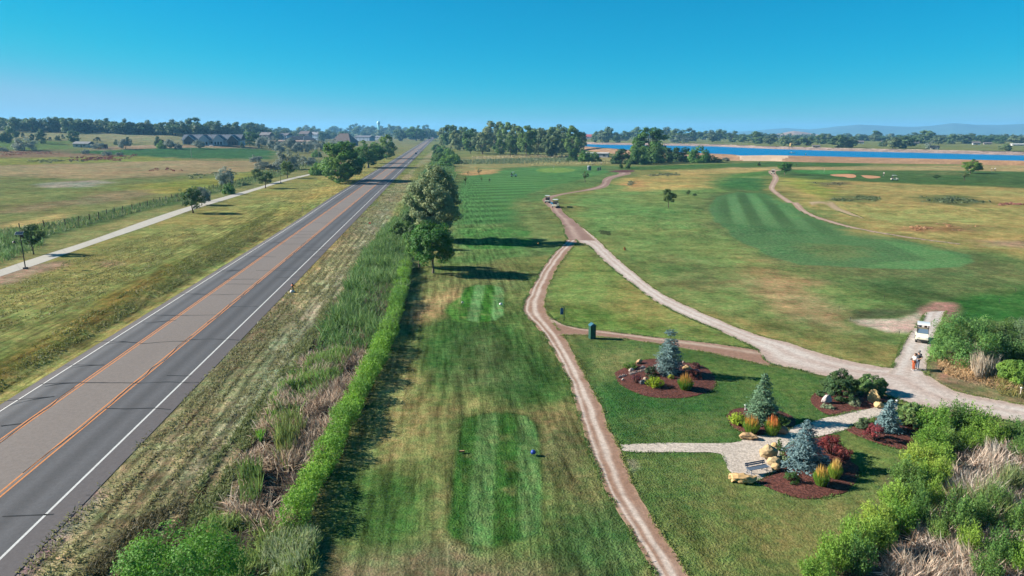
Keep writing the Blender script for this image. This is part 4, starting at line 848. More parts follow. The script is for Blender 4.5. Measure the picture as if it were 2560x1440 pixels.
# --- trees and shrubs one by one: key, x, foot row, top row, width, name, label, category
TREES = [
 ('poplar', 1087, 602, 413, 126, 'poplar_tree', 'tallest dense grey-green tree, standing alone between the reeds and the fairway', 'tree'),
 ('ash', 1083, 683, 562, 104, 'ash_tree', 'round dark green tree on a bare trunk, nearest the upper tee', 'tree'),
 ('ash', 1048, 668, 576, 64, 'young_ash_tree', 'dark leafy tree crowded against the left side of the round fairway tree', 'tree'),
 ('cotton0', 852, 452, 354, 108, 'cottonwood_tree', 'large spreading cottonwood closest to the left of the road', 'tree'),
 ('cotton1', 846, 459, 392, 62, 'cottonwood_tree', 'smaller bright cottonwood in front of the large spreading one by the road', 'tree'),
 ('cotton2', 921, 419, 352, 78, 'cottonwood_tree', 'second cottonwood along the left of the road, its shadow crossing the lanes', 'tree'),
 ('cotton1', 966, 397, 340, 46, 'cottonwood_tree', 'narrow tall cottonwood at the far end of the row left of the road', 'tree'),
 ('cotton2', 935, 408, 362, 40, 'cottonwood_tree', 'leafy tree half hidden behind the second cottonwood', 'tree'),
 ('sapling', 84, 636, 558, 52, 'path_tree', 'small dark tree beside the solar lamp on the concrete path', 'tree'),
 ('pathtree', 482, 533, 466, 60, 'path_tree', 'small round tree on the concrete path edge, in front of the info shelter', 'tree'),
 ('bush2', 572, 485, 461, 30, 'green_shrub', 'low round green shrub beyond the info shelter, just left of the path', 'shrub'),
 ('sapling', 664, 471, 430, 42, 'path_tree', 'small dark tree on the path edge left of the path lamp', 'tree'),
 ('sapling', 648, 458, 421, 36, 'path_tree', 'dark green tree just behind the pair by the path lamp', 'tree'),
 ('pathtree', 719, 445, 402, 38, 'path_tree', 'round green tree behind the path, right of the path lamp', 'tree'),
 ('bush2', 790, 438, 411, 32, 'green_shrub', 'bright dense green shrub where the path disappears behind the cottonwoods', 'shrub'),
 ('sapling', 1671, 520, 471, 36, 'oak_sapling', 'lone small tree casting a long shadow in the middle of the golf rough', 'tree'),
 ('sapling', 1720, 489, 475, 12, 'young_tree', 'left of the two tiny young trees right of the lone golf tree', 'tree'),
 ('sapling', 1736, 493, 483, 11, 'young_tree', 'right of the two tiny young trees right of the lone golf tree', 'tree'),
 ('thin', 1463, 456, 430, 20, 'young_tree', 'spindly young tree right of the striped green near the bend of the cart path', 'tree'),
 ('thin', 1164, 463, 440, 11, 'young_tree', 'thin sapling nearest the tall grey-green tree beside the striped fairway', 'tree'),
 ('thin', 1198, 440, 422, 11, 'young_tree', 'thin sapling on the bare mound beyond the striped fairway', 'tree'),
 ('thin', 1203, 455, 443, 7, 'young_tree', 'tiny sapling just below the bare mound on the striped fairway', 'tree'),
 ('thin', 1224, 457, 446, 7, 'young_tree', 'tiny sapling right of the bare mound on the striped fairway', 'tree'),
 ('thin', 1170, 438, 428, 7, 'young_tree', 'tiny sapling left of the bare mound', 'tree'),
 ('ash', 1961, 437, 407, 30, 'ash_tree', 'small dark tree beside the far golf cart where the cart path leaves the green', 'tree'),
 ('thin', 1991, 418, 409, 5, 'young_tree', 'tiny sapling below the dry lake embankment near its concrete face', 'tree'),
 ('bush1', 1897, 414, 405, 8, 'small_shrub', 'tiny dark shrub on the fairway under the concrete beach', 'shrub'),
 ('bush0', 1570, 421, 407, 13, 'young_tree', 'right of two small bushy trees in the far mulch bed', 'tree'),
 ('bush0', 1552, 421, 411, 11, 'young_tree', 'left of two small bushy trees in the far mulch bed', 'tree'),
 ('sapling', 2340, 449, 437, 17, 'young_tree', 'small tree on the fairway right of the white golf cart', 'tree'),
 ('thin', 2411, 451, 432, 22, 'young_tree', 'thin young tree in front of the round tree by the embankment', 'tree'),
 ('cotton2', 2426, 434, 398, 42, 'maple_tree', 'round green tree against the dry embankment at the far right', 'tree'),
 ('cotton0', 1622, 402, 318, 74, 'cottonwood_tree', 'tallest bright green tree standing before the lake', 'tree'),
 ('cotton1', 1592, 398, 350, 36, 'cottonwood_tree', 'lower green tree on the left flank of the tallest lakeside tree', 'tree'),
 ('bush1', 1560, 409, 376, 64, 'willow_shrub', 'broad dark shrub left of the tallest lakeside tree', 'shrub'),
 ('bush0', 1595, 411, 370, 50, 'willow_shrub', 'green shrub under the left side of the tallest lakeside tree', 'shrub'),
 ('bush0', 1633, 408, 366, 62, 'willow_shrub', 'green shrub directly in front of the tallest lakeside tree', 'shrub'),
 ('bush1', 1662, 406, 372, 40, 'willow_shrub', 'shrub under the right side of the tallest lakeside tree', 'shrub'),
 ('bush1', 1698, 404, 372, 62, 'willow_shrub', 'dark shaded shrub mass between the lakeside tree and the bright round shrub', 'shrub'),
 ('bush2', 1746, 406, 370, 62, 'willow_shrub', 'bright round shrub at the right end of the lakeside clump', 'shrub'),
 ('bush1', 1792, 405, 394, 26, 'low_shrub', 'low shrub right of the bright round shrub by the lake', 'shrub'),
 ('olive1', 1814, 404, 394, 20, 'low_shrub', 'greyish low shrub at the foot of the brown embankment', 'shrub'),
 ('bush1', 1046, 622, 566, 60, 'ditch_shrub', 'dark shrub at the left foot of the tallest grey-green tree', 'shrub'),
 ('bush0', 1006, 596, 556, 62, 'ditch_shrub', 'green shrub mound at the top of the reed bed left of the tallest tree', 'shrub'),
 ('bush1', 1032, 560, 520, 50, 'ditch_shrub', 'dark shrub just beyond the tallest grey-green tree on its road side', 'shrub'),
 ('bush0', 1062, 520, 484, 46, 'ditch_shrub', 'shrub in the ditch farther behind the tallest grey-green tree', 'shrub'),
 ('bush0', 1094, 455, 428, 34, 'ditch_shrub', 'green shrub in the ditch between tall tree and bright roadside thicket', 'shrub'),
 ('bush0', 1431, 404, 374, 30, 'bright_shrub', 'upright bright shrub at the right foot of the cottonwood grove', 'shrub'),
 ('bush2', 1462, 405, 380, 34, 'bright_shrub', 'round bright shrub in front of the long low building', 'shrub'),
 ('bush2', 1484, 404, 383, 30, 'bright_shrub', 'round green shrub at the right end of the low building', 'shrub'),
 ('olive0', 564, 462, 419, 42, 'russian_olive', 'grey-green olive tree by the fence beyond the info shelter', 'tree'),
 ('olive1', 505, 513, 470, 44, 'russian_olive', 'grey shrub behind the small round tree by the info shelter', 'tree'),
 ('olive0', 718, 424, 376, 54, 'russian_olive', 'tall grey olive tree above the path lamp', 'tree'),
 ('olive2', 768, 414, 389, 44, 'russian_olive', 'grey olive shrub left of the large cottonwood', 'shrub'),
 ('olive2', 655, 424, 400, 32, 'russian_olive', 'grey olive shrub left of the tall olive tree', 'shrub'),
 ('olive2', 686, 424, 406, 28, 'russian_olive', 'low grey olive between taller olives near the path', 'shrub'),
 ('olive2', 640, 405, 387, 30, 'russian_olive', 'pale olive at the right end of the bright green strip of field', 'shrub'),
 ('bush2', 790, 393, 377, 24, 'green_shrub', 'bright green shrub behind the grey olives left of the cottonwoods', 'shrub'),
 ('olive0', 62, 376, 344, 46, 'russian_olive', 'large dark grey olive in the left pasture', 'tree'),
 ('olive2', 8, 378, 366, 22, 'russian_olive', 'small grey olive at the left picture edge', 'shrub'),
 ('olive2', 247, 372, 354, 28, 'russian_olive', 'grey olive next to the small field pavilion', 'shrub'),
 ('olive1', 314, 373, 348, 34, 'russian_olive', 'broad grey olive right of the small field pavilion', 'tree'),
 ('bush1', 322, 360, 344, 15, 'pasture_tree', 'dark tree peeping over the grey olive right of the pavilion', 'tree'),
 ('olive1', 424, 372, 349, 26, 'russian_olive', 'grey olive left of the long gabled building', 'tree'),
 ('olive2', 445, 373, 355, 20, 'russian_olive', 'smaller grey olive close to the long gabled building', 'shrub'),
 ('olive1', 497, 372, 351, 30, 'russian_olive', 'grey olive in front of the long gabled building', 'tree'),
 ('bush1', 398, 364, 343, 22, 'pasture_tree', 'dark tree left of the bright shrub before the gabled building', 'tree'),
 ('bush2', 403, 371, 354, 22, 'green_shrub', 'bright shrub beside the dark tree left of the gabled building', 'shrub'),
 ('bush1', 290, 362, 350, 10, 'pasture_tree', 'small dark round tree alone between the pavilion and the grey olive', 'tree'),
 ('conifer', 244, 353, 340, 17, 'pasture_tree', 'small leaning tree in the pasture behind the pavilion', 'tree'),
 ('far0', 185, 354, 329, 31, 'pasture_tree', 'broad dark tree above the white shed', 'tree'),
 ('conifer', 158, 348, 333, 9, 'pasture_tree', 'slim dark tree left of the broad pasture tree', 'tree'),
 ('bush1', 145, 351, 340, 14, 'pasture_tree', 'pair-like low dark tree in the middle of the left pasture', 'tree'),
 ('conifer', 125, 352, 340, 10, 'pasture_tree', 'small pale conifer in the left pasture', 'tree'),
 ('far1', 104, 359, 326, 23, 'pasture_tree', 'tall full tree in the left pasture right of the dark olive', 'tree'),
 ('conifer', 81, 353, 330, 15, 'pasture_tree', 'dark conifer just behind the large grey olive', 'tree'),
 ('conifer', 58, 345, 328, 10, 'pasture_tree', 'small slim conifer left in the pasture line', 'tree'),
 ('far2', 41, 346, 325, 16, 'pasture_tree', 'dark upright tree left of the slim conifer', 'tree'),
 ('far0', 23, 357, 319, 24, 'pasture_tree', 'tallest tree of the pasture at the left', 'tree'),
 ('far2', 3, 357, 332, 13, 'pasture_tree', 'dark tree cut by the left picture edge', 'tree'),
 ('olive2', 215, 385, 372, 19, 'russian_olive', 'small grey bush below the white shed', 'shrub'),
 ('olive2', 268, 389, 376, 22, 'russian_olive', 'small grey bush below the field pavilion', 'shrub'),
 ('olive2', 300, 390, 379, 15, 'russian_olive', 'smallest grey bush on the green strip of field', 'shrub'),
 ('bush1', 606, 370, 356, 10, 'green_shrub', 'dark shrub at the right end of the gabled building', 'shrub'),
 ('cotton1', 625, 364, 331, 42, 'leafy_tree', 'green tree covering the right end of the gabled building', 'tree'),
 ('cotton2', 1041, 352, 314, 48, 'roadside_tree', 'large round tree left of the road just before the crossing', 'tree'),
 ('far1', 1000, 352, 326, 32, 'roadside_tree', 'dull tree left of the large round tree before the crossing', 'tree'),
]
for t_ in TREES: putpx(t_[0], t_[5], t_[6], t_[7], *t_[1:5])
for x, yf, yt, wd in ((655, 372, 345, 32), (687, 375, 344, 34), (725, 374, 346, 36), (756, 380, 350, 34), (778, 374, 352, 32), (802, 376, 350, 28), (838, 372, 346, 44), (700, 380, 358, 30), (742, 383, 362, 26), (660, 358, 338, 24)):
    putpx('olive%d' % RT.randrange(3), 'russian_olive', 'grey olive tree in the thick row in front of the orange-gabled building', 'tree', x, yf, yt, wd, 'olive row before the orange-gabled building')
for i, (x, yf, yt, wd) in enumerate(((1090, 376, 362, 24), (1106, 386, 367, 40), (1122, 396, 374, 36), (1098, 406, 384, 42), (1131, 409, 389, 40), (1112, 416, 397, 36), (1093, 392, 376, 26), (1118, 407, 384, 34), (1140, 402, 388, 22))):
    putpx('bush%d' % (2 if i % 3 else 0), 'roadside_shrub', 'bright green shrub in the thicket right of the road before the grove', 'shrub', x, yf, yt, wd, 'bright shrubs right of the far road')
for i, (x, yf, yt, wd) in enumerate(((1128, 372, 314, 48), (1150, 376, 320, 45), (1176, 384, 322, 44), (1206, 386, 330, 46), (1238, 378, 303, 56), (1266, 380, 308, 50), (1290, 386, 314, 48), (1250, 390, 350, 36), (1316, 392, 315, 50), (1345, 390, 320, 45), (1338, 372, 325, 40), (1378, 393, 328, 42), (1404, 386, 315, 66), (1432, 391, 320, 50), (1450, 389, 336, 30), (1385, 376, 319, 50), (1424, 376, 316, 56), (1192, 379, 326, 42), (1276, 389, 340, 32), (1360, 381, 325, 42), (1110, 368, 318, 32), (1292, 371, 316, 44), (1328, 380, 324, 36), (1222, 372, 318, 44), (1160, 366, 318, 40), (1450, 376, 330, 30))):
    putpx('grove%d' % ((i * 7 + i // 4) % 4), 'cottonwood_tree', 'old cottonwood in the dense grove right of the far road', 'tree', x, yf, yt, wd, 'cottonwood grove')
LK = [(1488, 356, 330, 22), (1506, 357, 328, 24), (1521, 357, 321, 32), (1545, 358, 334, 26), (1563, 352, 325, 26), (1590, 350, 319, 34), (1660, 352, 321, 44), (1690, 356, 325, 42), (1724, 353, 323, 36), (1756, 350, 325, 32), (1700, 358, 338, 44), (1780, 356, 328, 32), (1800, 353, 326, 36), (1830, 355, 330, 36), (1860, 356, 334, 32), (1890, 359, 330, 42), (1925, 362, 337, 32), (1960, 364, 343, 26), (1985, 363, 344, 32), (2016, 364, 340, 36), (2050, 360, 338, 30), (2071, 360, 337, 22), (2095, 369, 341, 46), (2122, 369, 344, 40), (2150, 352, 337, 30), (2190, 352, 328, 33), (2231, 371, 345, 42), (2263, 371, 342, 48), (2290, 352, 333, 40), (2325, 373, 352, 24), (2312, 359, 328, 42), (2346, 361, 340, 32), (2382, 359, 337, 36), (2420, 359, 336, 42), (2462, 358, 337, 40), (2502, 359, 341, 36), (2542, 361, 340, 38), (2513, 378, 361, 26), (2210, 366, 352, 24)]
for i, (x, yf, yt, wd) in enumerate(LK): putpx('farolive' if i in (10, 29) else 'far%d' % ((i * 3) % 5), 'lakeside_tree', 'dark green tree in the broken row along the far shore of the lake', 'tree', x, yf, yt, wd, 'trees beyond the lake')
for k in range(56):
    x = 1465 + k * 20.5 + RT.uniform(-6, 6); y0 = 341 + (x - 1465) * .009; yf = y0 + RT.uniform(1.5, 6); yt = y0 - RT.uniform(5, 13)
    putpx('far%d' % RT.randrange(5), 'distant_tree', 'small distant tree on the plain behind the lakeside row', 'tree', x, yf, yt, RT.uniform(18, 36), 'distant trees on the right horizon')
# the long treeline at the left, two rows deep, then the town trees up to the road
for k in range(74):
    x = -14 + k * 9.2 + RT.uniform(-4, 4); f = min(1, max(0, x / 640)); big = 1 if k % 6 == 0 else 0
    yf = 326 + 15 * f + RT.uniform(-3.0, 3.0); yt = 297 + 15 * f ** .8 + RT.uniform(-6, 7) - 7 * big
    putpx('far%d' % RT.randrange(5), 'treeline_tree', 'dark green tree in the long treeline along the left horizon', 'tree', x, yf, yt, RT.uniform(24, 42), 'left horizon treeline')
for k in range(70):
    x = 640 + k * 6.4 + RT.uniform(-4, 4); yf = RT.choice([338, 341, 345, 349, 352]) + RT.uniform(-2, 2); yt = yf - RT.uniform(15, 26)
    if 868 < x < 905 and yf > 346: continue
    putpx('far%d' % RT.randrange(5), 'town_tree', 'dark green tree among the distant houses left of the road', 'tree', x, yf, yt, RT.uniform(18, 34), 'trees of the distant town')
for k in range(10):
    x = 1072 + k * 3.5; yf = RT.uniform(336, 342); putpx('far%d' % RT.randrange(5), 'town_tree', 'small tree at the far end of the road', 'tree', x, yf, yf - RT.uniform(6, 12), RT.uniform(10, 18), 'trees at the end of the road')
def far_woods():
    rng = np.random.default_rng(9); mb = MB()
    for k in range(900):
        az = R(rng.uniform(-42, 6)) if k < 620 else R(rng.uniform(6, 42)); r = rng.uniform(1900, 5200) if k < 620 else rng.uniform(1900, 3000)
        x, y = r * math.sin(az), r * math.cos(az); z = float(hz(x, y)); h = rng.uniform(9, 17) * (1 if k < 620 else .8); wd = h * rng.uniform(.9, 1.6)
        n = 26; d = nrm(rng.normal(size=(n, 3))); d[:, 2] = np.abs(d[:, 2]); P = np.array([x, y, z + h * .2]) + d * np.array([wd * .7, wd * .7, h * .8])
        mb.leaves(P, nrm(d + rng.normal(size=(n, 3)) * .3), h * .55, .9, np.array(leafc((84, 102, 74))) * (1 + rng.uniform(-.25, .25, (n, 1))), rng=rng)
    tag(mb.build('distant_woodland', M_LEAF), kind='stuff')
far_woods()

# --- shoots: willow bushes and the hedge
def shoots(mb, rng, base, tip, nl, leaf, col, var=.2, asp=.3, spread=.12):
    """leafy wands from base to tip"""
    n = len(base); t = rng.uniform(.15, 1, (n, nl)) ** .8
    P = base[:, None] + (tip - base)[:, None] * t[..., None] + rng.normal(size=(n, nl, 3)) * spread * (1.15 - t[..., None] * .6)
    d = nrm(tip - base)
    U = nrm((d[:, None] + rng.normal(size=(n, nl, 3)) * .55).reshape(-1, 3)); N = nrm(rng.normal(size=(n * nl, 3)) + np.array([-.25, -.25, .5]))
    C = np.array(col) * (1 + rng.uniform(-var, var, (n, 1, 1))) * (1 + rng.uniform(-.15, .15, (n, nl, 1))) * (1 + rng.uniform(-.1, .1, (n, 1, 1)) * np.array([1, .2, -.5]))
    P = P.reshape(-1, 3); P[:, 2] = np.maximum(P[:, 2], .03)
    mb.leaves(P, N, leaf * rng.uniform(.6, 1.4, n * nl), asp, np.clip(C.reshape(-1, 3), .004, .9), up=U, rng=rng)
WIL, WIL2 = (116, 150, 60), (98, 130, 64)
def willow_mesh(key, seed, h=2.2, rad=1.3, n=150, nl=30, col=WIL, leaf=.17):
    rng = np.random.default_rng(seed); mb = MB(); a = rng.uniform(0, 2 * math.pi, n); r = np.sqrt(rng.uniform(0, 1, n)); 
    dome = (1 - .45 * r ** 2) * (1 + .18 * np.sin(3 * a + seed)) * rng.uniform(.85, 1.1, n)
    base = np.stack([r * .45 * rad * np.cos(a), r * .45 * rad * np.sin(a), np.zeros(n)], 1); tip = np.stack([r * rad * np.cos(a), r * rad * np.sin(a), h * dome], 1)
    shoots(mb, rng, base, tip, nl, leaf, leafc(col, 1.0), spread=.13); mw = MB()
    for k in range(14): mw.tube([base[k], base[k] * .5 + tip[k] * .5 - np.array([0, 0, .1]), tip[k] * .9], [.03, .02, .006], 4, alb(120, 110, 70), cap=False)
    PROTO[key] = ('s2', h, rad, mb.mesh(key + '_foliage', M_LEAF), mw.mesh(key + '_stems', M_BARK))
for k in range(4): willow_mesh('willow%d' % k, 80 + k, col=[WIL, WIL2, WIL, (134, 160, 66)][k])
def put_willow(k, name, label, p, h, rad, group=None, cat='shrub'):
    m = PROTO['willow%d' % k]; r = thing(name, label, cat, p, RT.uniform(0, 6.28), group, (rad / m[2], rad / m[2], h / m[1]))
    for nm, me in (('foliage', m[3]), ('stem', m[4])):
        o = bpy.data.objects.new(nm, me); COL.objects.link(o); o.parent = r
    return r
# bushes given by where their middle shows; the base lies a little nearer
WB = [(2335, 1070, 96), (2385, 1062, 86), (2440, 1070, 100), (2482, 1098, 70), (2325, 1118, 90), (2375, 1112, 86), (2420, 1120, 60), (2292, 1160, 90), (2345, 1160, 80), (2262, 1208, 84), (2310, 1212, 80), (2350, 1200, 56), (2236, 1262, 90), (2284, 1268, 70), (2330, 1262, 50), (2190, 1320, 96), (2246, 1318, 90), (2292, 1310, 50), (2140, 1372, 96), (2196, 1370, 80), (2082, 1412, 100), (2140, 1420, 90), (2040, 1450, 90)]
for i, (x, y, wd) in enumerate(WB):
    p = G(x, y + 14); put_willow(i % 4, 'willow_bush', 'bright green willow bush in the winding band right of the garden beds', p, RT.uniform(1.7, 2.3), wd / ppm(p) / 2 * 1.0, 'band of bright willow bushes')
for i, (x, y, wd, h) in enumerate(((2535, 1100, 90, 1.9), (2560, 1140, 90, 1.7), (2590, 1100, 90, 1.8), (2390, 1320, 100, 2.2), (2446, 1310, 86, 2.1), (2340, 1345, 70, 1.6), (2420, 1370, 76, 1.8), (2490, 1270, 80, 1.7), (2545, 1330, 90, 2.0), (2500, 1395, 100, 2.1), (2560, 1420, 100, 2.2), (2460, 1440, 90, 1.8), (2600, 1370, 100, 2.1))):
    p = G(x, y + 14); put_willow((1, 1, 2, 1)[i % 4], 'willow_bush', 'feathery green willow bush amid the dead reeds at the lower right', p, h, wd / ppm(p) / 2 * .85, 'willow bushes amid dead reeds')
def big_shrub(x, y, h, wd, seed, lab, col):
    rng = np.random.default_rng(seed); p = G(x, y); rad = wd / ppm(p) / 2; r = thing('willow_thicket', lab, 'shrub', p)
    mb = MB(); cl = crown(mb, rng, .2, h, rad, P_BALL, 70, 14000, .20, leafc(col, 1.0), clr=.3, shell=.5, asp=.35, cvar=.22); mb.build('foliage', M_LEAF, r)
    mt = MB(); [trunk(mt, rng, h * .8, .07, cl, BROWN_BARK, .12, 5) for _ in range(3)]; mt.build('stem', M_BARK, r)
big_shrub(2396, 902, 4.3, 138, 90, 'tall green shrub right of the near golf cart', (104, 140, 72))
big_shrub(2478, 900, 4.1, 130, 91, 'tall shrub with darker leaves in the middle of the thicket right of the golf cart', (98, 130, 70))
big_shrub(2562, 900, 4.1, 136, 92, 'grey-green tall shrub at the right picture edge beyond the two people', (98, 116, 80))
big_shrub(2532, 952, 1.7, 70, 93, 'low bright shrub at the right picture edge beside pale dead reeds', (104, 140, 58))
def corner_tree():
    rng = np.random.default_rng(95); p = Vector((-14.6, 26.2, 0)); r = thing('willow_tree', 'bright green bushy tree in the lower left corner, its crown cut by the frame', 'tree', p)
    mb = MB(); cl = crown(mb, rng, .3, 5.0, 3.1, P_DOME, 170, 30000, .14, leafc((100, 150, 56), .9), clr=.2, shell=.35, asp=.45, cvar=.2); mb.build('crown', M_LEAF, r)
    mt = MB(); trunk(mt, rng, 5, .14, cl, BROWN_BARK, .05, 14); mt.build('trunk', M_BARK, r)
corner_tree()
# hedge along the tee
HR = [(1030, 668), (1022, 740), (1004, 820), (975, 905), (935, 985), (895, 1075), (850, 1170), (806, 1270), (782, 1335)]
def hedge():
    rng = np.random.default_rng(11); A, la = resample(smooth_line([G(*p) for p in HR]), 400); A = np.array(A); n = 5200; i = rng.integers(0, 399, n); w_ = 1.05
    c = A[i] + (A[np.minimum(i + 1, 399)] - A[i]) * rng.uniform(0, 1, (n, 1)); tl = nrm(A[np.minimum(i + 2, 399)] - A[np.maximum(i - 2, 0)]); side = np.stack([tl[:, 1], -tl[:, 0], 0 * tl[:, 0]], 1)
    o = rng.uniform(-1, 1, n); wob = .75 + .5 * vn(i * la / 400, i * 0, 2.2, 5)
    tall = 1.75 * (1 - .35 * o ** 2) * (.55 + .75 * vn(i * la / 400, i * 0, 1.5, 3)) * rng.uniform(.85, 1.1, n)
    base = c + side * (o * .45 * wob)[:, None] + side * w_; tip = c + side * (o * w_ * wob)[:, None] + side * w_ + np.stack([rng.normal(size=n) * .1, rng.normal(size=n) * .1, tall], 1)
    base[:, 2] = 0
    mb = MB(); col = np.array(alb(*WIL)); g = vn(i * la / 400, i * 0, 3.5, 8)[:, None]
    shoots(mb, rng, base, tip, 16, .18, np.array(leafc((106, 148, 56), 1.0)) * np.stack([.75 + .5 * g[:, 0], .82 + .36 * g[:, 0], np.ones(n)], 1)[:, None], spread=.12)
    tag(mb.build('willow_hedge', M_LEAF), 'long bright green willow hedge running between the ditch and the tees', 'hedge')
hedge()
# --- reeds and grasses as ground cover
def in_px(poly, n, rng):
    pw = wpoly(poly); xs = [q[0] for q in pw]; ys = [q[1] for q in pw]; out = np.zeros((0, 2))
    while len(out) < n:
        q = np.stack([rng.uniform(min(xs), max(xs), n * 2), rng.uniform(min(ys), max(ys), n * 2)], 1); out = np.concatenate([out, q[inpoly_dist(q[:, 0], q[:, 1], pw) > 0]])
    return out[:n]
def reeds(name, parts, seed):
    rng = np.random.default_rng(seed); mb = MB()
    for poly, n, h, wd, col, lean, clump in parts:
        q = in_px(poly, n, rng); k = fbm(q[:, 0], q[:, 1], 2.5, seed, 3); keep = rng.uniform(size=n) < np.clip(.5 + clump * (k - .5) * 3, .06, 1); q = q[keep]; k = k[keep]; m = len(q)
        z = hz(q[:, 0], q[:, 1]); base = np.stack([q[:, 0], q[:, 1], z], 1)
        dirn = 2 * math.pi * fbm(q[:, 0], q[:, 1], 3, seed + 3, 2) * 3 + rng.normal(size=m) * 1.1; ln = lean * rng.uniform(.2, 1.3, m); hh = h * rng.uniform(.55, 1.2, m) * (.6 + .8 * k)
        tip = base + np.stack([np.cos(dirn) * np.sin(ln) * hh, np.sin(dirn) * np.sin(ln) * hh, np.cos(ln) * hh], 1); tip[:, 2] = np.maximum(tip[:, 2], z + .08)
        C = np.array(leafc(col)) * (1 + rng.uniform(-.35, .35, (m, 1))) * (1 + rng.uniform(-.12, .12, (m, 1)) * np.array([1, 0, -.6])) * (1 + .6 * (k[:, None] - .5))
        mb.blades(base, tip, wd * rng.uniform(.6, 1.4, m), np.clip(C, .004, .9), rng)
    tag(mb.build(name, M_LEAF), kind='stuff')
GR1 = [(1020, 575), (1036, 620), (1026, 668), (1012, 740), (985, 830), (940, 880), (880, 900), (790, 890), (800, 840), (850, 760), (880, 690), (910, 640), (950, 590), (990, 550)]
GR0 = [(1130, 400), (1140, 440), (1100, 560), (1040, 600), (985, 570), (1015, 500), (1050, 440), (1085, 400)]
DR1 = [(770, 890), (900, 870), (930, 900), (890, 980), (840, 1070), (790, 1180), (740, 1300), (680, 1350), (560, 1280), (600, 1160), (640, 1080), (700, 980)]
reeds('reed_bed', [(GR1, 42000, 1.6, .08, (80, 116, 62), .8, .6), (GR1, 12000, 1.8, .08, (108, 138, 84), .7, 1.0), (GR0, 22000, 1.4, .14, (80, 114, 60), .8, .7)], 3)
reeds('dead_reeds', [(DR1, 20000, 1.0, .055, (192, 174, 154), 1.45, 1.0), (DR1, 7000, 1.1, .055, (122, 102, 86), 1.2, 1.0), ([(930, 720), (1000, 720), (960, 830), (900, 900), (830, 1000), (860, 900)], 3500, 1.2, .06, (132, 112, 100), .9, .9),
   ([(640, 1040), (720, 1020), (760, 1080), (720, 1240), (660, 1180)], 2600, 1.0, .05, (176, 156, 128), 1.1, 1.0)], 4)
reeds('green_reeds', [([(700, 980), (790, 890), (880, 890), (850, 950), (780, 1010), (730, 1060), (690, 1090)], 7000, 1.2, .07, (106, 140, 72), .6, .6), ([(690, 990), (730, 930), (745, 940), (690, 1060), (650, 1110), (640, 1090)], 3000, .8, .07, (96, 150, 56), .4, .6),
   ([(700, 1060), (740, 1040), (760, 1090), (720, 1180), (690, 1160)], 1800, 1.6, .06, (116, 134, 76), .3, .9), ([(600, 1190), (660, 1180), (650, 1260), (600, 1280)], 1300, 1.5, .06, (96, 124, 66), .3, .8),
   ([(520, 1290), (640, 1310), (780, 1330), (800, 1390), (760, 1500), (540, 1500)], 9000, .7, .05, (118, 142, 80), .9, .9), ([(680, 1350), (790, 1340), (760, 1440), (640, 1440)], 3500, .7, .05, (146, 160, 124), .8, .9)], 5)
DR2 = [(2400, 1130), (2500, 1110), (2600, 1180), (2600, 1480), (2250, 1480), (2200, 1420), (2300, 1330), (2330, 1260), (2370, 1180)]
reeds('dead_reeds', [(DR2, 22000, 1.05, .045, (204, 188, 172), 1.4, .9), (DR2, 6000, 1.1, .045, (150, 126, 104), 1.1, .9), ([(2420, 1160), (2500, 1140), (2480, 1260), (2400, 1260)], 1100, 1.4, .04, (206, 190, 172), .6, 1.0), ([(2250, 1420), (2440, 1400), (2460, 1480), (2240, 1480)], 700, 1.3, .04, (200, 182, 160), .6, 1.0)], 6)
reeds('green_reeds', [([(2440, 1240), (2560, 1200), (2600, 1300), (2460, 1340)], 5500, 1.6, .05, (126, 140, 90), .5, .8), ([(2300, 1290), (2400, 1250), (2470, 1300), (2330, 1340)], 2500, 1.3, .05, (104, 130, 70), .5, .8)], 7)
reeds('dead_reeds', [([(2410, 905), (2480, 895), (2510, 935), (2440, 950)], 2200, 1.7, .06, (206, 186, 168), .3, .6), ([(2340, 900), (2430, 905), (2520, 950), (2560, 985), (2420, 960), (2350, 930)], 3800, .5, .05, (196, 158, 124), 1.4, .7), ([(2480, 950), (2580, 935), (2600, 1000), (2500, 990)], 1600, .6, .05, (150, 140, 86), .9, .7)], 8)
FEN = [(-60, 588), (0, 578), (160, 553), (300, 522), (420, 494), (545, 464), (640, 440), (720, 424), (720, 436), (640, 456), (560, 476), (430, 508), (300, 542), (165, 578), (0, 630), (-60, 640)]
reeds('fence_weeds', [(FEN, 16000, 1.0, .13, (92, 116, 68), .7, .9), (FEN, 4000, .9, .13, (134, 134, 92), .7, .9), ([(-60, 600), (100, 570), (110, 620), (0, 660), (-60, 670)], 4500, 1.3, .1, (98, 128, 76), .6, .7), ([(640, 430), (760, 405), (820, 400), (800, 415), (700, 440)], 3000, 1.2, .2, (86, 112, 66), .6, .9)], 10)
reeds('marsh_grass', [([(1150, 402), (1330, 396), (1470, 398), (1480, 405), (1300, 410), (1150, 412)], 7000, 1.4, .35, (104, 118, 84), .5, 1.0), ([(1290, 404), (1560, 402), (1560, 408), (1330, 414)], 3000, 1.0, .35, (170, 160, 110), .6, .8), ([(1180, 392), (1460, 388), (1460, 393), (1180, 398)], 3000, 1.1, .35, (176, 160, 124), .6, .9)], 12)
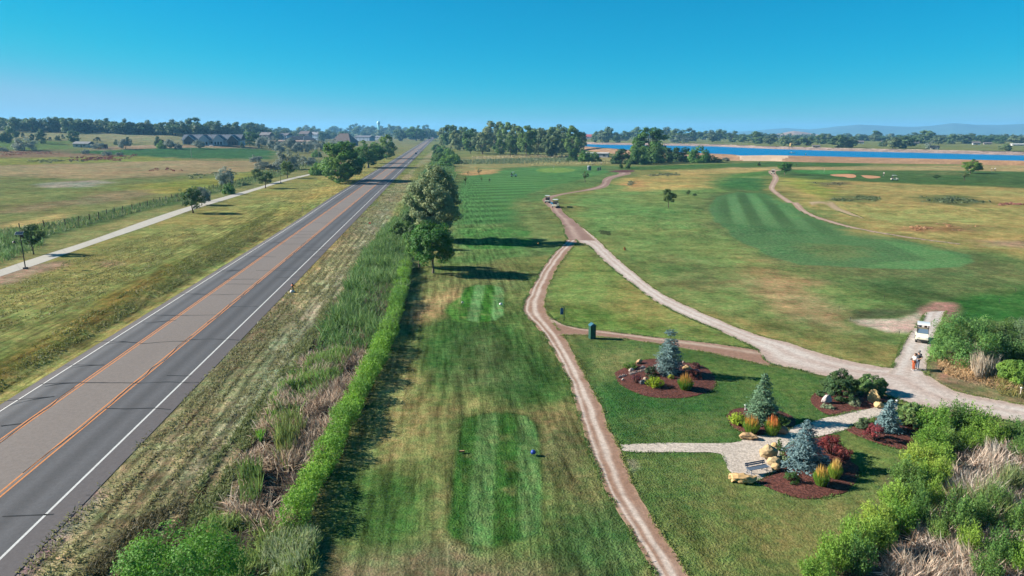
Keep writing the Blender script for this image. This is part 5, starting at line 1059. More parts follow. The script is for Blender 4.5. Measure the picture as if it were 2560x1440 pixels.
def rough_weeds():
    rng = np.random.default_rng(13); mb = MB()
    for poly, n, sz, h, col in (([(170, 392), (340, 386), (350, 398), (300, 404), (170, 402)], 260, 1.9, 1.0, (118, 68, 54)), ([(0, 381), (90, 378), (160, 384), (60, 388), (0, 390)], 130, 1.7, .8, (128, 84, 62)), ([(330, 422), (480, 418), (470, 430), (340, 430)], 45, 1.3, .9, (112, 60, 50)), ([(60, 400), (200, 396), (260, 404), (60, 410)], 140, 1.7, .7, (86, 96, 62)), ([(460, 440), (600, 426), (600, 438), (480, 448)], 160, 1.5, .8, (100, 110, 72)), ([(2270, 494), (2380, 490), (2480, 506), (2400, 511), (2300, 508)], 420, 1.0, .7, (90, 104, 72)), ([(2080, 492), (2200, 490), (2200, 505), (2080, 505)], 260, 1.0, .5, (96, 110, 74)), ([(1556, 466), (1570, 452), (1592, 455), (1594, 464), (1575, 468)], 120, .9, .8, (100, 112, 88)), ([(2020, 456), (2110, 458), (2100, 470), (2040, 466)], 160, 1.0, .5, (110, 106, 80)), ([(1600, 437), (1700, 432), (1700, 440), (1620, 442)], 130, 1.2, .5, (104, 112, 80)), ([(2230, 566), (2330, 558), (2450, 566), (2420, 578), (2300, 580)], 500, .7, .4, (172, 134, 96)),
        ([(2495, 508), (2560, 506), (2600, 515), (2500, 514)], 60, 1.0, .5, (150, 104, 90)), ([(1490, 575), (1535, 578), (1530, 590), (1500, 586)], 200, .4, .25, (84, 100, 60))):
        q = in_px(poly, n * 2, rng); e = inpoly_dist(q[:, 0], q[:, 1], wpoly(poly)); kk = fbm(q[:, 0], q[:, 1] * .5, 7, 21, 3) - .5 + .35 * np.minimum(1, e / max(e.max(), 1)) - .12; q = q[rng.uniform(size=len(q)) < np.clip(kk * 4, .02, 1)]; z = hz(q[:, 0], q[:, 1])
        for (x, y), zz in zip(q, z):
            m = 9; d = nrm(rng.normal(size=(m, 3))); d[:, 2] = np.abs(d[:, 2]); s = sz * rng.uniform(.5, 1.3)
            mb.leaves(np.array([x, y, zz]) + d * np.array([s * .6, s * .6, h * .7 * s / sz]), nrm(d + rng.normal(size=(m, 3)) * .4), s * .55, .6, np.array(leafc(col)) * (1 + rng.uniform(-.3, .3, (m, 1))), rng=rng)
    tag(mb.build('field_weeds', M_LEAF), kind='stuff')
rough_weeds()

# --- garden plants
def spruce(x, yf, yt, wpx, lab, col, seed, gap=None):
    rng = np.random.default_rng(seed); p = G(x, yf); H = height(p, yt); rad = wpx / ppm(p) / 2; r = thing('blue_spruce', lab, 'tree', p)
    mb = MB(); mt = MB(); mt.tube([(0, 0, -.1), (0, 0, H * .5), (0, 0, H * .97)], [.09 * H / 4.5, .05 * H / 4.5, .008], 7, BROWN_BARK)
    lv = int(11 + H * 3.4); base = np.array(leafc(col)); P, U, N, C, S = [], [], [], [], []
    for k in range(lv):
        t = (k + .5) / lv; z = H * (.03 + .95 * t)
        if gap and gap[0] < t < gap[1]: continue
        rr = rad * ((1 - t) ** .72 * 1.0 if not gap else (max(.1, 1 - ((t - .25) / .58) ** 2) ** .5 if t < gap[0] else .52 * (1.15 - .5 * (t - gap[1]) / (1 - gap[1])))); nb = int(6 + 13 * (1 - t))
        a0 = rng.uniform(0, 6.28)
        for j in range(nb):
            a = a0 + 2 * math.pi * j / nb + rng.normal() * .16; L = rr * rng.uniform(.62, 1.18) * (1 + .12 * math.sin(3 * a + seed) + .1 * math.sin(2 * a + t * 9)) + .05; dr = np.array([math.cos(a), math.sin(a), 0]); e = np.array([L * dr[0], L * dr[1], z + L * (.10 - .22 * (1 - t)) + rng.normal() * .05])
            if rng.uniform() < .5: mt.tube([(0, 0, z), tuple(e * np.array([.8, .8, 0]) + np.array([0, 0, z]))], [.018, .006], 3, BROWN_BARK, cap=False)
            ct = base * (1 + rng.uniform(-.22, .22)); m = max(5, int(15 * L / .8) + 4)
            s = rng.uniform(.25, 1.03, m) ** .7; q = np.array([0, 0, z]) + (e - np.array([0, 0, z])) * s[:, None]; side = np.array([-dr[1], dr[0], 0]); q = q + side * (rng.normal(size=(m, 1)) * .16 * L) + rng.normal(size=(m, 3)) * .03
            P.append(q); U.append(nrm(dr * 1.0 + side * rng.normal(size=(m, 1)) * .55 + np.array([0, 0, .35]) + rng.normal(size=(m, 3)) * .2)); N.append(nrm(np.array([0, 0, 1.0]) + dr * .5 + rng.normal(size=(m, 3)) * .5)); C.append(ct * (1 + rng.uniform(-.2, .2, (m, 1)))); S.append(np.full(m, .22) * rng.uniform(.7, 1.3, m))
    mb.leaves(np.concatenate(P), np.concatenate(N), np.concatenate(S), .36, np.clip(np.concatenate(C), .004, .9), up=np.concatenate(U), rng=rng)
    mb.build('foliage', M_LEAF, r); mt.build('trunk', M_BARK, r)
spruce(1672, 937, 823, 56, 'blue spruce with a bare gap below its tufted top, in the far left mulch bed', (112, 138, 138), 101, gap=(.79, .875))
spruce(1903, 1052, 931, 84, 'tallest blue-green spruce behind two orange feather grasses', (102, 132, 104), 102)
spruce(2008, 1166, 1048, 106, 'broad pale blue spruce beside the bench and boulders', (118, 146, 148), 103)
spruce(2217, 1080, 998, 62, 'narrow pale blue spruce in the rightmost mulch bed', (120, 148, 150), 104)
def shrub(x, yf, yt, wpx, name, lab, col, seed, leaf=.10, n=1500, prof=P_BALL, cat='shrub', asp=.55, spiky=0, dead=None):
    rng = np.random.default_rng(seed); p = G(x, yf - 2); h = max(.2, height(p, yt)); rad = wpx / ppm(p) / 2; r = thing(name, lab, cat, p); mb = MB()
    if spiky:
        m = spiky; a = rng.uniform(0, 6.28, m); rr = np.sqrt(rng.uniform(0, 1, m)); tip = np.stack([rr * rad * np.cos(a), rr * rad * np.sin(a), h * (1 - .5 * rr ** 2) * rng.uniform(.75, 1.1, m)], 1); base = tip * np.array([.25, .25, 0]); shoots(mb, rng, base, tip, 24, leaf, leafc(col), spread=.05, asp=.4); cl = tip
    else: cl = crown(mb, rng, .06 if dead is None else h * .42, h, rad * .92, prof, 30 if n < 5000 else 130, int(n * 1.5), leaf, leafc(col, 1.0), clr=.32 if n < 5000 else .17, shell=.5 if n < 5000 else .62, asp=asp)
    mb.build('foliage', M_LEAF, r); mt = MB()
    for k in rng.choice(len(cl), min(14 if dead is None else 26, len(cl)), replace=False): mt.tube([(0, 0, -.02), tuple(np.array(cl[k]) * np.array([.6, .6, .5])), tuple(np.array(cl[k]) * .95)], [.022, .014, .005], 4, dead or BROWN_BARK, cap=False)
    mt.build('stem', M_BARK, r)
B_RED, B_DARK, LIME = (128, 60, 60), (92, 56, 56), (158, 178, 52)
# first bed
shrub(1576, 923, 907, 46, 'juniper', 'flat green juniper at the left rim of the far left mulch bed', (112, 142, 62), 111, .11, spiky=60)
shrub(1626, 944, 918, 34, 'dark_shrub', 'dark green shrub left of the gap-topped spruce', (70, 88, 62), 112)
shrub(1590, 962, 934, 22, 'barberry', 'dark thin barberry near the lime juniper', (104, 62, 62), 113, .09, 700, dead=alb(84, 60, 54))
shrub(1637, 972, 942, 50, 'juniper', 'bright lime juniper in front of the gap-topped spruce', (166, 180, 44), 114, .12, spiky=90)
shrub(1677, 951, 935, 17, 'globe_shrub', 'small yellow-green globe shrub at the foot of the gap-topped spruce', (150, 160, 66), 115, .08, 700)
shrub(1737, 949, 927, 36, 'barberry', 'red barberry right of the orange grass in the far left bed', B_RED, 116, .09)
shrub(1738, 922, 906, 22, 'barberry', 'dark maroon shrub at the back right of the far left bed', (98, 66, 62), 117, .09, 800)
# second bed
shrub(1842, 1062, 1032, 52, 'juniper', 'yellow-green juniper at the left of the tallest spruce', (150, 176, 60), 118, .12, spiky=90)
shrub(1950, 1064, 1036, 50, 'juniper', 'dark green juniper in the shade right of the tallest spruce', (92, 124, 66), 119, .12, spiky=80)
# third bed
shrub(2098, 998, 930, 92, 'round_shrub', 'largest round dark green shrub at the back of the right-hand beds', (86, 110, 66), 120, .12, 9500)
shrub(2178, 984, 940, 78, 'round_shrub', 'green shrub behind the upright tan slab', (88, 118, 66), 121, .12, 7500)
shrub(2147, 992, 978, 20, 'lavender', 'thin grey-green plant between the two round shrubs and the slab', (136, 142, 100), 122, .08, 500)
shrub(2062, 1023, 1010, 20, 'sage_plant', 'silvery low plant in front of the pinkish boulder', (138, 152, 120), 123, .07, 500)
shrub(2077, 1025, 1013, 20, 'sage_plant', 'silvery low plant right of the one before the pinkish boulder', (138, 152, 120), 124, .07, 500)
shrub(2137, 1017, 998, 30, 'sage_plant', 'silvery low plant in the open middle of its mulch bed', (138, 150, 118), 125, .08, 700)
# fourth bed
shrub(2274, 1066, 1008, 64, 'round_shrub', 'round green shrub behind the narrow blue spruce', (104, 132, 76), 126, .12, 6500)
shrub(2158, 1075, 1048, 36, 'dark_shrub', 'low dark green shrub left of the narrow blue spruce', (84, 104, 72), 127, .1)
shrub(2172, 1066, 1047, 40, 'juniper', 'flat green mat of juniper behind the dark shrub near the narrow spruce', (106, 136, 70), 128, .1, 900)
shrub(2187, 1104, 1064, 46, 'barberry', 'red-topped barberry in front of the narrow blue spruce', B_RED, 129, .1, 1300, dead=alb(70, 56, 50))
# fifth bed
shrub(2076, 1140, 1088, 56, 'barberry', 'tall red barberry behind the broad blue spruce', (124, 56, 56), 130, .1, 1800, dead=alb(78, 56, 50))
shrub(2108, 1154, 1122, 42, 'barberry', 'smaller red barberry at the right rim of the bench bed', (132, 70, 66), 131, .1, 1200, dead=alb(78, 60, 54))
shrub(1977, 1209, 1180, 36, 'pine_shrub', 'small round green pine alone in the mulch before the broad spruce', (82, 112, 58), 132, .1, 1200, asp=.3)
shrub(1947, 1128, 1098, 16, 'green_shrub', 'thin leafy stem between the tan boulders and the broad spruce', (84, 112, 60), 133, .09, 350)
shrub(1966, 1162, 1142, 36, 'sage_plant', 'grey-green low plant between the bench boulders and the broad spruce', (120, 138, 104), 134, .09, 700)
shrub(1562, 628, 617, 8, 'grass_tuft', 'lone brown grass tuft on the slope right of the track fork', (150, 118, 62), 135, .12, 260, cat='grass')
def feather_grass(x, yf, yt, wpx, lab, plume, seed):
    plume = tuple(int(c * .94 + 8) for c in plume)
    rng = np.random.default_rng(seed); p = G(x, yf - 3); h = height(p, yt); rad = wpx / ppm(p) / 2; r = thing('feather_grass', lab, 'grass', p)
    for nm, n, hh, wd, col, sp_ in (('leaves', 1500, .78, .028, (124, 156, 62), 1.0), ('plume', 200, 1.1, .022, plume, .75)):
        mb = MB(); a = rng.uniform(0, 6.28, n); q = np.sqrt(rng.uniform(0, 1, n)); tip = np.stack([q * rad * sp_ * np.cos(a), q * rad * sp_ * np.sin(a), h * hh * (1 - .3 * q ** 2) * rng.uniform(.75 if nm == 'leaves' else .66, 1.1, n)], 1)
        base = tip * np.array([.45, .45, 0]) if nm == 'leaves' else tip * np.array([.82, .82, .58])
        mb.blades(base, tip, wd, np.array(leafc(col, .95)) * (1 + rng.uniform(-.3, .3, (n, 1))), rng); mb.build(nm, M_LEAF, r)
feather_grass(1713, 978, 934, 46, 'orange-plumed feather grass in the far left bed', (206, 140, 76), 141)
feather_grass(1877, 1086, 1038, 48, 'left of the two orange feather grasses before the tallest spruce', (212, 138, 68), 142)
feather_grass(1929, 1090, 1040, 46, 'right of the two orange feather grasses before the tallest spruce', (212, 138, 68), 143)
feather_grass(2051, 1218, 1164, 46, 'front left yellow-orange feather grass in the bench bed', (222, 172, 88), 144)
feather_grass(2086, 1200, 1148, 40, 'rear right yellow feather grass in the bench bed', (214, 180, 100), 145)

def fringe():
    """grass tufts leaning over the edges of tracks and beds"""
    rng = np.random.default_rng(300); mb = MB()
    for P, dens, h, col in EDGES:
        A, la = resample([Vector(q) for q in P], max(2, int(sum((Vector(a) - Vector(b)).length for a, b in zip(P, P[1:])) / .1))); A = np.array(A)
        A = A[A[:, 1] < 190]
        for ol in OUTLINES: A = A[inpoly_dist(A[:, 0], A[:, 1], ol) < .35] if len(A) else A
        if len(A) < 5: continue
        n = int(len(A) * dens * .1 * 10); i = rng.integers(0, len(A), n); k = fbm(A[i, 0], A[i, 1], 1.3, 7, 3); i = i[rng.uniform(size=n) < np.clip((k - .38) * 5, .05, 1)]; n = len(i)
        base = A[i] + rng.normal(size=(n, 3)) * np.array([.10, .10, 0]); base[:, 2] = hz(base[:, 0], base[:, 1]); hh = h * rng.uniform(.4, 1.3, n)
        tip = base + np.stack([rng.normal(size=n) * .6 * hh, rng.normal(size=n) * .6 * hh, hh], 1)
        mb.blades(base, tip, .05, np.array(leafc(col)) * (1 + rng.uniform(-.35, .35, (n, 1))), rng)
    # coarser tufts on the verge of the road and the rough at the bottom of the view
    for poly, n, h, wd, col in (([(30, 1440), (230, 1220), (640, 812), (780, 690), (860, 700), (640, 1010), (500, 1200), (430, 1440)], 20000, .16, .07, (146, 144, 100)), ([(640, 812), (870, 575), (960, 480), (1010, 480), (930, 600), (760, 900)], 14000, .2, .10, (142, 142, 98)), ([(430, 1440), (500, 1200), (640, 1010), (860, 700), (760, 900), (600, 1160), (560, 1260), (480, 1440)], 14000, .22, .07, (128, 138, 88)), ([(-100, 1000), (100, 850), (560, 590), (700, 515), (640, 600), (300, 800), (0, 980)], 16000, .16, .1, (124, 128, 70)), ([(-100, 760), (60, 690), (300, 610), (480, 560), (500, 600), (200, 780), (-100, 860)], 14000, .14, .12, (140, 138, 84)), ([(200, 1440), (330, 1300), (480, 1250), (430, 1440)], 5000, .25, .06, (110, 104, 76))):
        q = in_px(poly, n, rng); k = fbm(q[:, 0] * RN.x + q[:, 1] * RN.y, (q[:, 0] * RD.x + q[:, 1] * RD.y) * .22, .9, 17, 3); lt = q[:, 0] * RN.x + q[:, 1] * RN.y; row = np.where(lt > 0, .55 + .45 * np.sin(2 * math.pi * lt / 1.15), 1); q = q[rng.uniform(size=n) < np.clip((k - .36) * 4, .04, 1) * row]; m = len(q)
        base = np.stack([q[:, 0], q[:, 1], hz(q[:, 0], q[:, 1])], 1); hh = h * rng.uniform(.5, 1.4, m); tip = base + np.stack([rng.normal(size=m) * .7 * hh, rng.normal(size=m) * .7 * hh, hh], 1)
        mb.blades(base, tip, wd, np.array(leafc(col, .75)) * (1 + rng.uniform(-.4, .4, (m, 1))), rng)
    tag(mb.build('rough_grass', M_LEAF), kind='stuff')
fringe()
# ------------------------------------------------------------------ boulders
def rock(x, yf, wpx, hpx, name, lab, col, seed, depth_k=.7, slab=0.0, rz=0.0, sharp=.35):
    rng = np.random.default_rng(seed); p = G(x, yf); s = ppm(p); wd, hh = wpx / s, hpx / s * (1.12 if not slab else 1.0)
    import bmesh
    bm = bmesh.new(); bmesh.ops.create_icosphere(bm, subdivisions=3, radius=1)
    dirs = nrm(rng.normal(size=(16, 3))); offs = rng.uniform(.62, .95, 16)
    for v in bm.verts:
        c = np.array(v.co); k = 1.0
        for d, o in zip(dirs, offs):
            t = c @ d
            if t > o: k = min(k, o / t)
        c = c * k; v.co = Vector((c[0] * wd / 2 * 1.08, c[1] * wd / 2 * depth_k, (c[2] * .5 + .42) * hh * 1.05))
    V = np.array([v.co for v in bm.verts]); F = [[v.index for v in f.verts] for f in bm.faces]; bm.free()
    V += (vn(V[:, 0] * 3, V[:, 2] * 3 + V[:, 1], .35, seed)[:, None] - .5) * .10 * wd
    F = np.array([(f[0], f[1], f[2], f[2]) for f in F]); cen = V[F[:, :3]].mean(1)
    cc = np.array(alb(*col)) * (1 + (fbm(cen[:, 0] * 2, cen[:, 2] * 5, .5, seed, 3)[:, None] - .5) * .5)
    mb = MB(); mb.add(V, F, cc); o = mb.build(name, M_STONE); o.location = p; o.rotation_euler = (0, 0, rz); return tag(o, lab, 'rock')
TAN = (198, 170, 128)
rock(1922, 1146, 56, 32, 'boulder', 'largest tan boulder behind the bench', TAN, 201, .8)
rock(1933, 1162, 34, 22, 'boulder', 'middle tan boulder of the three stacked beside the bench', (208, 180, 136), 202, .8)
rock(1939, 1178, 26, 24, 'boulder', 'lowest rounded tan boulder at the right end of the bench', (204, 170, 122), 203, .9)
rock(1855, 1206, 72, 26, 'stone_slab', 'long flat tan slab left of the bench at the lawn edge', (220, 182, 128), 204, .45, 1, -.25)
rock(1873, 1098, 50, 18, 'stone_slab', 'flat tan slab at the gravel edge before the orange grasses', (196, 160, 118), 205, .5, 1, -.1)
rock(1958, 1086, 28, 22, 'boulder', 'grey-tan boulder beside the right orange grass', (168, 146, 122), 206, .8)
rock(1936, 1120, 22, 14, 'boulder', 'small tan boulder just above the largest one by the bench', (206, 174, 122), 207)
rock(2182, 1008, 30, 38, 'stone_slab', 'upright pointed tan slab in front of the round green shrubs', (222, 188, 132), 208, .5, 1, -.75)
rock(2196, 1020, 24, 17, 'boulder', 'square tan boulder below the upright pointed slab', (222, 192, 136), 209, .9)
rock(2066, 1011, 26, 24, 'boulder', 'pinkish white boulder with low silvery plants at its foot', (206, 190, 186), 210, .7)
rock(2250, 1062, 16, 24, 'boulder', 'brown boulder between the narrow blue spruce and round shrub', (186, 150, 118), 211, .7)
rock(1598, 910, 22, 13, 'stone_slab', 'leaning tan slab at the back left of the far left bed', (206, 170, 128), 212, .5, 1, .6)
rock(1578, 931, 14, 11, 'boulder', 'pale boulder beside the flat juniper in the far left bed', (196, 178, 170), 213)
rock(1606, 924, 15, 10, 'boulder', 'grey boulder right of the pale one in the far left bed', (146, 142, 144), 214)
rock(1606, 963, 15, 14, 'boulder', 'round grey boulder left of the lime juniper', (140, 138, 138), 215)
rock(1613, 953, 12, 10, 'boulder', 'small tan boulder behind the round grey one by the lime juniper', (204, 182, 158), 216)
rock(1716, 926, 26, 13, 'boulder', 'oval golden boulder right of the gap-topped spruce', (218, 180, 126), 217)
rock(1741, 934, 20, 12, 'boulder', 'blue-grey boulder beside the red barberry in the far left bed', (128, 132, 138), 218)
rock(1557, 952, 7, 7, 'boulder', 'little white stone at the left end of the pebble line', (218, 204, 190), 219)
rock(1708, 908, 6, 6, 'boulder', 'little pale stone at the back of the far left bed', (214, 196, 180), 220)
rock(1935, 1181, 8, 6, 'boulder', 'small white stone by the right bench leg', (210, 196, 180), 221)
def pebbles():
    rng = np.random.default_rng(222); mb = MB()
    for a, b, n in (((1547, 945), (1641, 919), 110), ((1694, 916), (1712, 918), 30)):
        A, B = G(*a), G(*b)
        for k in range(n):
            q = A.lerp(B, rng.uniform()) + Vector((rng.normal() * .1, rng.normal() * .12, 0)); s = rng.uniform(.04, .10)
            v = [(q.x - s, q.y - s, .08), (q.x + s, q.y - s * .6, .08), (q.x + s * .7, q.y + s, .08), (q.x - s * .8, q.y + s * .8, .08), (q.x, q.y, .15 + s)]
            mb.add(v, [(0, 1, 4, 4), (1, 2, 4, 4), (2, 3, 4, 4), (3, 0, 4, 4)], np.array(alb(206, 184, 170)) * rng.uniform(.7, 1.15))
    tag(mb.build('pebbles', M_STONE), kind='stuff')
pebbles()
# ------------------------------------------------------------------ bench
def bench():
    p = G(1893, 1184); r = thing('park_bench', 'blue-grey slatted bench on the gravel beside the tan boulders', 'bench', p, .33); sl = alb(108, 124, 142); lg = alb(96, 112, 134)
    mb = MB(); [mb.box((0, -.16 + .11 * k, .45), (1.55, .09, .035), None, sl) for k in range(4)]; mb.build('seat', M_PAINT, r)
    mb = MB(); [mb.box((0, .29 + .05 * k, .56 + .10 * k), (1.55, .03, .09), Matrix.Rotation(-.5, 3, 'X'), sl) for k in range(2)]; mb.build('backrest', M_PAINT, r)
    for sx in (-.6, .6):
        mb = MB(); mb.tube([(sx, -.26, 0), (sx, -.18, .22), (sx, -.16, .43)], .024, 6, lg); mb.tube([(sx, .34, 0), (sx, .22, .22), (sx, .24, .45), (sx, .36, .70)], .024, 6, lg); mb.tube([(sx, -.2, .42), (sx, .24, .42)], .02, 6, lg); mb.tube([(sx, -.2, .2), (sx, .24, .2)], .016, 6, lg); mb.build('leg_frame', M_PAINT, r)
bench()
# ------------------------------------------------------------------ signs, cabinet, markers
def hole_sign():
    p = G(1410, 803); h = height(p, 766); r = thing('hole_sign', 'blue hanging sign on a black post beside the track junction', 'sign', p, .25); bl = alb(36, 92, 140); dk = alb(40, 44, 50)
    mb = MB(); mb.tube([(0, 0, -.1), (0, 0, h)], .04, 8, dk); mb.build('post', M_PAINT, r)
    mb = MB(); mb.tube([(.03, 0, h - .03), (-.5, 0, h - .03)], .025, 6, dk); mb.build('bracket', M_PAINT, r)
    mb = MB(); pr = [(-.46, h - .95), (-.1, h - .95), (-.1, h - .28), (-.17, h - .18), (-.39, h - .18), (-.46, h - .28)]; mb.prism(pr, -.02, .02, 'y', bl); pn = mb.build('panel', M_PAINT, r)
    mb = MB(); lt = alb(92, 150, 190); mb.prism([(-.39, h - .62), (-.17, h - .62), (-.17, h - .56), (-.39, h - .56)], -.026, -.021, 'y', lt); mb.prism([(-.36, h - .80), (-.20, h - .80), (-.20, h - .76), (-.36, h - .76)], -.026, -.021, 'y', lt)
    mb.prism([(-.28 + .07 * math.cos(a * .524), h - .42 + .09 * math.sin(a * .524)) for a in range(12)], -.026, -.021, 'y', lt); mb.build('emblem', M_PAINT, pn)
hole_sign()
def cabinet():
    p = G(1480, 846); r = thing('shelter_cabinet', 'tall narrow dark green cabinet with a peaked roof beside the thin track', 'cabinet', p, .35); s = ppm(p); wd = 14.5 / s; h = height(p, 807); g = alb(46, 92, 78)
    mb = MB(); mb.box((0, 0, (h - .28) / 2), (wd, wd * .85, h - .28), None, g); mb.build('body', M_PAINT, r)
    mb = MB(); mb.box((0, -wd * .43, (h - .3) / 2 + .04), (wd * .78, .03, h - .5), None, alb(54, 100, 84)); d = mb.build('door', M_PAINT, r)
    mb = MB(); mb.box((wd * .3, -wd * .43 - .03, h * .45), (.03, .04, .12), None, alb(150, 150, 150)); mb.build('handle', M_METAL, d)
    mb = MB(); e = wd * .58; mb.prism([(-e, h - .30), (e, h - .30), (e, h - .26), (0, h), (-e, h - .26)], -wd * .52, wd * .52, 'y', alb(62, 112, 130)); mb.build('roof', M_PAINT, r)
cabinet()
def marker_post():
    p = G(733, 731); h = height(p, 707); r = thing('utility_marker', 'orange-capped black post with a white base standing beside the road', 'marker post', p)
    mb = MB(); mb.tube([(0, 0, -.1), (0, 0, h * .98)], .075, 8, alb(52, 46, 46)); mb.build('post', M_PAINT, r)
    mb = MB(); mb.lathe([(.0, h * .62), (.2, h * .66), (.24, h * .72), (.2, h * .8), (.0, h * .84)], 12, alb(222, 122, 56)); mb.build('cap', M_PAINT, r)
    mb = MB(); mb.lathe([(.3, 0), (.34, .12), (.26, .3), (.0, .4)], 12, alb(226, 220, 216), (-.12, -.06, 0)); mb.build('base', M_PAINT, r)
marker_post()
def small_post(x, yf, yt, name, lab, col, cat, r_=.03, cap=None, group=None):
    p = G(x, yf); h = max(.3, height(p, yt)); r = thing(name, lab, cat, p, 0, group); mb = MB(); mb.tube([(0, 0, -.1), (0, 0, h)], [r_, r_ * .9], 6, alb(*col)); mb.build('post', M_PAINT, r)
    if cap: mb = MB(); mb.lathe([(0, h - .02), (r_ * 2, h), (r_ * 2.2, h + .08), (0, h + .14)], 8, alb(*cap)); mb.build('cap', M_PAINT, r)
    return r
for x, yf, yt, lab in ((757, 531, 515, 'thin grey delineator post on the lawn left of the road'), (930, 517, 508, 'thin delineator post on the right verge of the road'), (888, 449, 440, 'thin delineator post near the tree shadow across the road')): small_post(x, yf, yt, 'delineator_post', lab, (150, 150, 140), 'marker post', .05)
for x, yf, yt in ((2210, 749, 740), (2097, 776, 768), (2125, 804, 795), (2247, 840, 831), (2538, 730, 721), (2498, 758, 749), (2300, 838, 830)): small_post(x, yf, yt, 'rope_stake', 'thin dark stake marking off the worn turf near the shrub thicket', (56, 58, 52), 'stake', .025, (60, 60, 54), 'stakes around the worn turf')
small_post(2551, 986, 971, 'white_stake', 'short white stake at the right edge beside the gravel track', (226, 214, 200), 'stake', .05, (230, 220, 210))
small_post(1863, 1027, 1014, 'white_stake', 'short white stake at the left foot of the tallest spruce', (228, 226, 226), 'stake', .055, (230, 230, 230))
small_post(2241, 1012, 1003, 'white_stake', 'short white stake between the narrow spruce and round shrub', (226, 226, 226), 'stake', .05, (230, 230, 230))
def tee_marker(x, y, lab, col, s=.16, name='tee_marker'):
    p = G(x, y); r = thing(name, lab, 'tee marker', p + Vector((0, 0, .1))); mb = MB(); mb.lathe([(0, -.12), (.02, -.1), (.02, .05)], 6, alb(60, 60, 60)); mb.build('spike', M_PAINT, r)
    mb = MB(); mb.lathe([(s * .3, .03), (s * .9, .08), (s, .16), (s * .75, .28), (0, .33)], 12, alb(*col)); mb.build('ball', M_PAINT, r)
tee_marker(1333, 1139, 'blue tee marker at the right side of the nearest tee box', (40, 76, 170), .19)
tee_marker(1252, 765, 'white tee marker at the right side of the upper striped tee', (232, 230, 226), .22)
tee_marker(1156, 761, 'pale tee marker at the left side of the upper striped tee', (170, 176, 160), .15)
tee_marker(1346, 612, 'orange tee marker on the tee under the longest shadow', (226, 150, 60), .2)
tee_marker(1190, 421, 'orange and white marker on top of the bare sandy mound', (226, 150, 70), .8)
def divot_box():
    p = G(1155, 1133); r = thing('divot_box', 'small dark wooden box at the left side of the nearest tee box', 'box', p + Vector((0, 0, .1)), .1); b = alb(84, 62, 48)
    mb = MB(); [mb.box(c, s, None, b) for c, s in (((0, 0, .02), (.34, .14, .03)), ((0, -.08, .06), (.36, .02, .10)), ((0, .08, .06), (.36, .02, .10)), ((-.18, 0, .06), (.02, .14, .1)), ((.18, 0, .06), (.02, .14, .1)))]; mb.build('box', M_MATTE, r)
    mb = MB(); mb.box((0, 0, .09), (.32, .12, .02), None, alb(190, 160, 110)); mb.build('sand', M_MATTE, r)
divot_box()
def survey_flag():
    p = G(921, 561); r = thing('survey_flag', 'small red-orange flag lying low on the mown right verge', 'flag', p); mb = MB(); mb.tube([(0, 0, -.05), (.05, 0, .5)], .01, 5, alb(150, 150, 150)); mb.build('wire', M_METAL, r)
    mb = MB(); mb.add([(.02, 0, .2), (.62, -.15, .22), (.6, -.1, .52), (.05, 0, .5)], [(0, 1, 2, 3)], alb(232, 84, 62)); mb.add([(.02, .02, .2), (.62, -.13, .22), (.6, -.08, .52), (.05, .02, .5)], [(3, 2, 1, 0)], alb(232, 84, 62)); mb.build('cloth', M_MATTE, r)
survey_flag()
for x, yf, yt, lab, c in ((2060, 432, 424, 'flagstick on the green left of the two bunkers', (220, 210, 120)), (1384, 426, 418, 'flagstick on the pale green before the grove', (210, 210, 200))):
    p = G(x, yf); r = thing('flagstick', lab, 'flagstick', p); mb = MB(); mb.tube([(0, 0, 0), (0, 0, 2.3)], .03, 5, alb(225, 225, 215)); mb.build('pole', M_PAINT, r); mb = MB(); mb.prism([(.02, 1.9), (.5, 2.1), (.02, 2.3)], -.01, .01, 'y', alb(*c)); mb.build('flag', M_MATTE, r)
sheet('puddle', [(1373, 506), (1378, 505), (1388, 511), (1384, 513)], alb(60, 120, 180, .3), mat_plain('puddle_water', None, .05, spec=.6), .034, .05, .3)  # blue of the reflected sky is put into the puddle's base colour
# ------------------------------------------------------------------ lamps, shelter, fence
def solar_lamp(x, yf, yt, lab, panel=True):
    p = G(x, yf); h = height(p, yt); r = thing('solar_lamp', lab, 'street lamp', p, .2); dk = alb(52, 46, 46)
    mb = MB(); mb.box((0, 0, .12), (.55, .55, .3), None, alb(120, 112, 108)); mb.build('base', M_STONE, r)
    mb = MB(); mb.tube([(0, 0, .2), (0, 0, h * .98)], [.085, .06], 8, dk); mb.build('pole', M_PAINT, r)
    mb = MB(); mb.tube([(0, 0, h * .78), (-.6, -.1, h * .84), (-.95, -.15, h * .80)], .03, 6, dk); mb.build('arm', M_PAINT, r)
    mb = MB(); mb.lathe([(.28, h * .745), (.2, h * .78), (.06, h * .80), (0, h * .80)], 12, dk, (-.95, -.15, 0)); l = mb.build('lamp_head', M_PAINT, r)
    mb = MB(); mb.lathe([(0, h * .735), (.22, h * .742), (.24, h * .752)], 12, alb(226, 224, 216), (-.95, -.15, 0)); mb.build('lens', M_PAINT, l)
    if panel:
        rt = Matrix.Rotation(R(32), 3, 'X') @ Matrix.Rotation(R(0), 3, 'Z'); mb = MB(); mb.box((-.1, 0, h), (1.15, .75, .05), rt, alb(206, 206, 210)); q = mb.build('solar_panel', M_PAINT, r)
        mb = MB(); mb.box((-.1, 0 - .02, h + .034), (1.02, .64, .012), rt, alb(40, 44, 60)); mb.build('cells', M_GLASS, q); mb = MB(); mb.box((.25, .1, h - .45), (.32, .28, .4), None, dk); mb.build('battery_box', M_PAINT, r)
solar_lamp(64, 672, 583, 'solar street lamp with a tilted panel at the left edge of the concrete path')
solar_lamp(702, 457, 421, 'far path lamp between the dark path trees and grey olives')
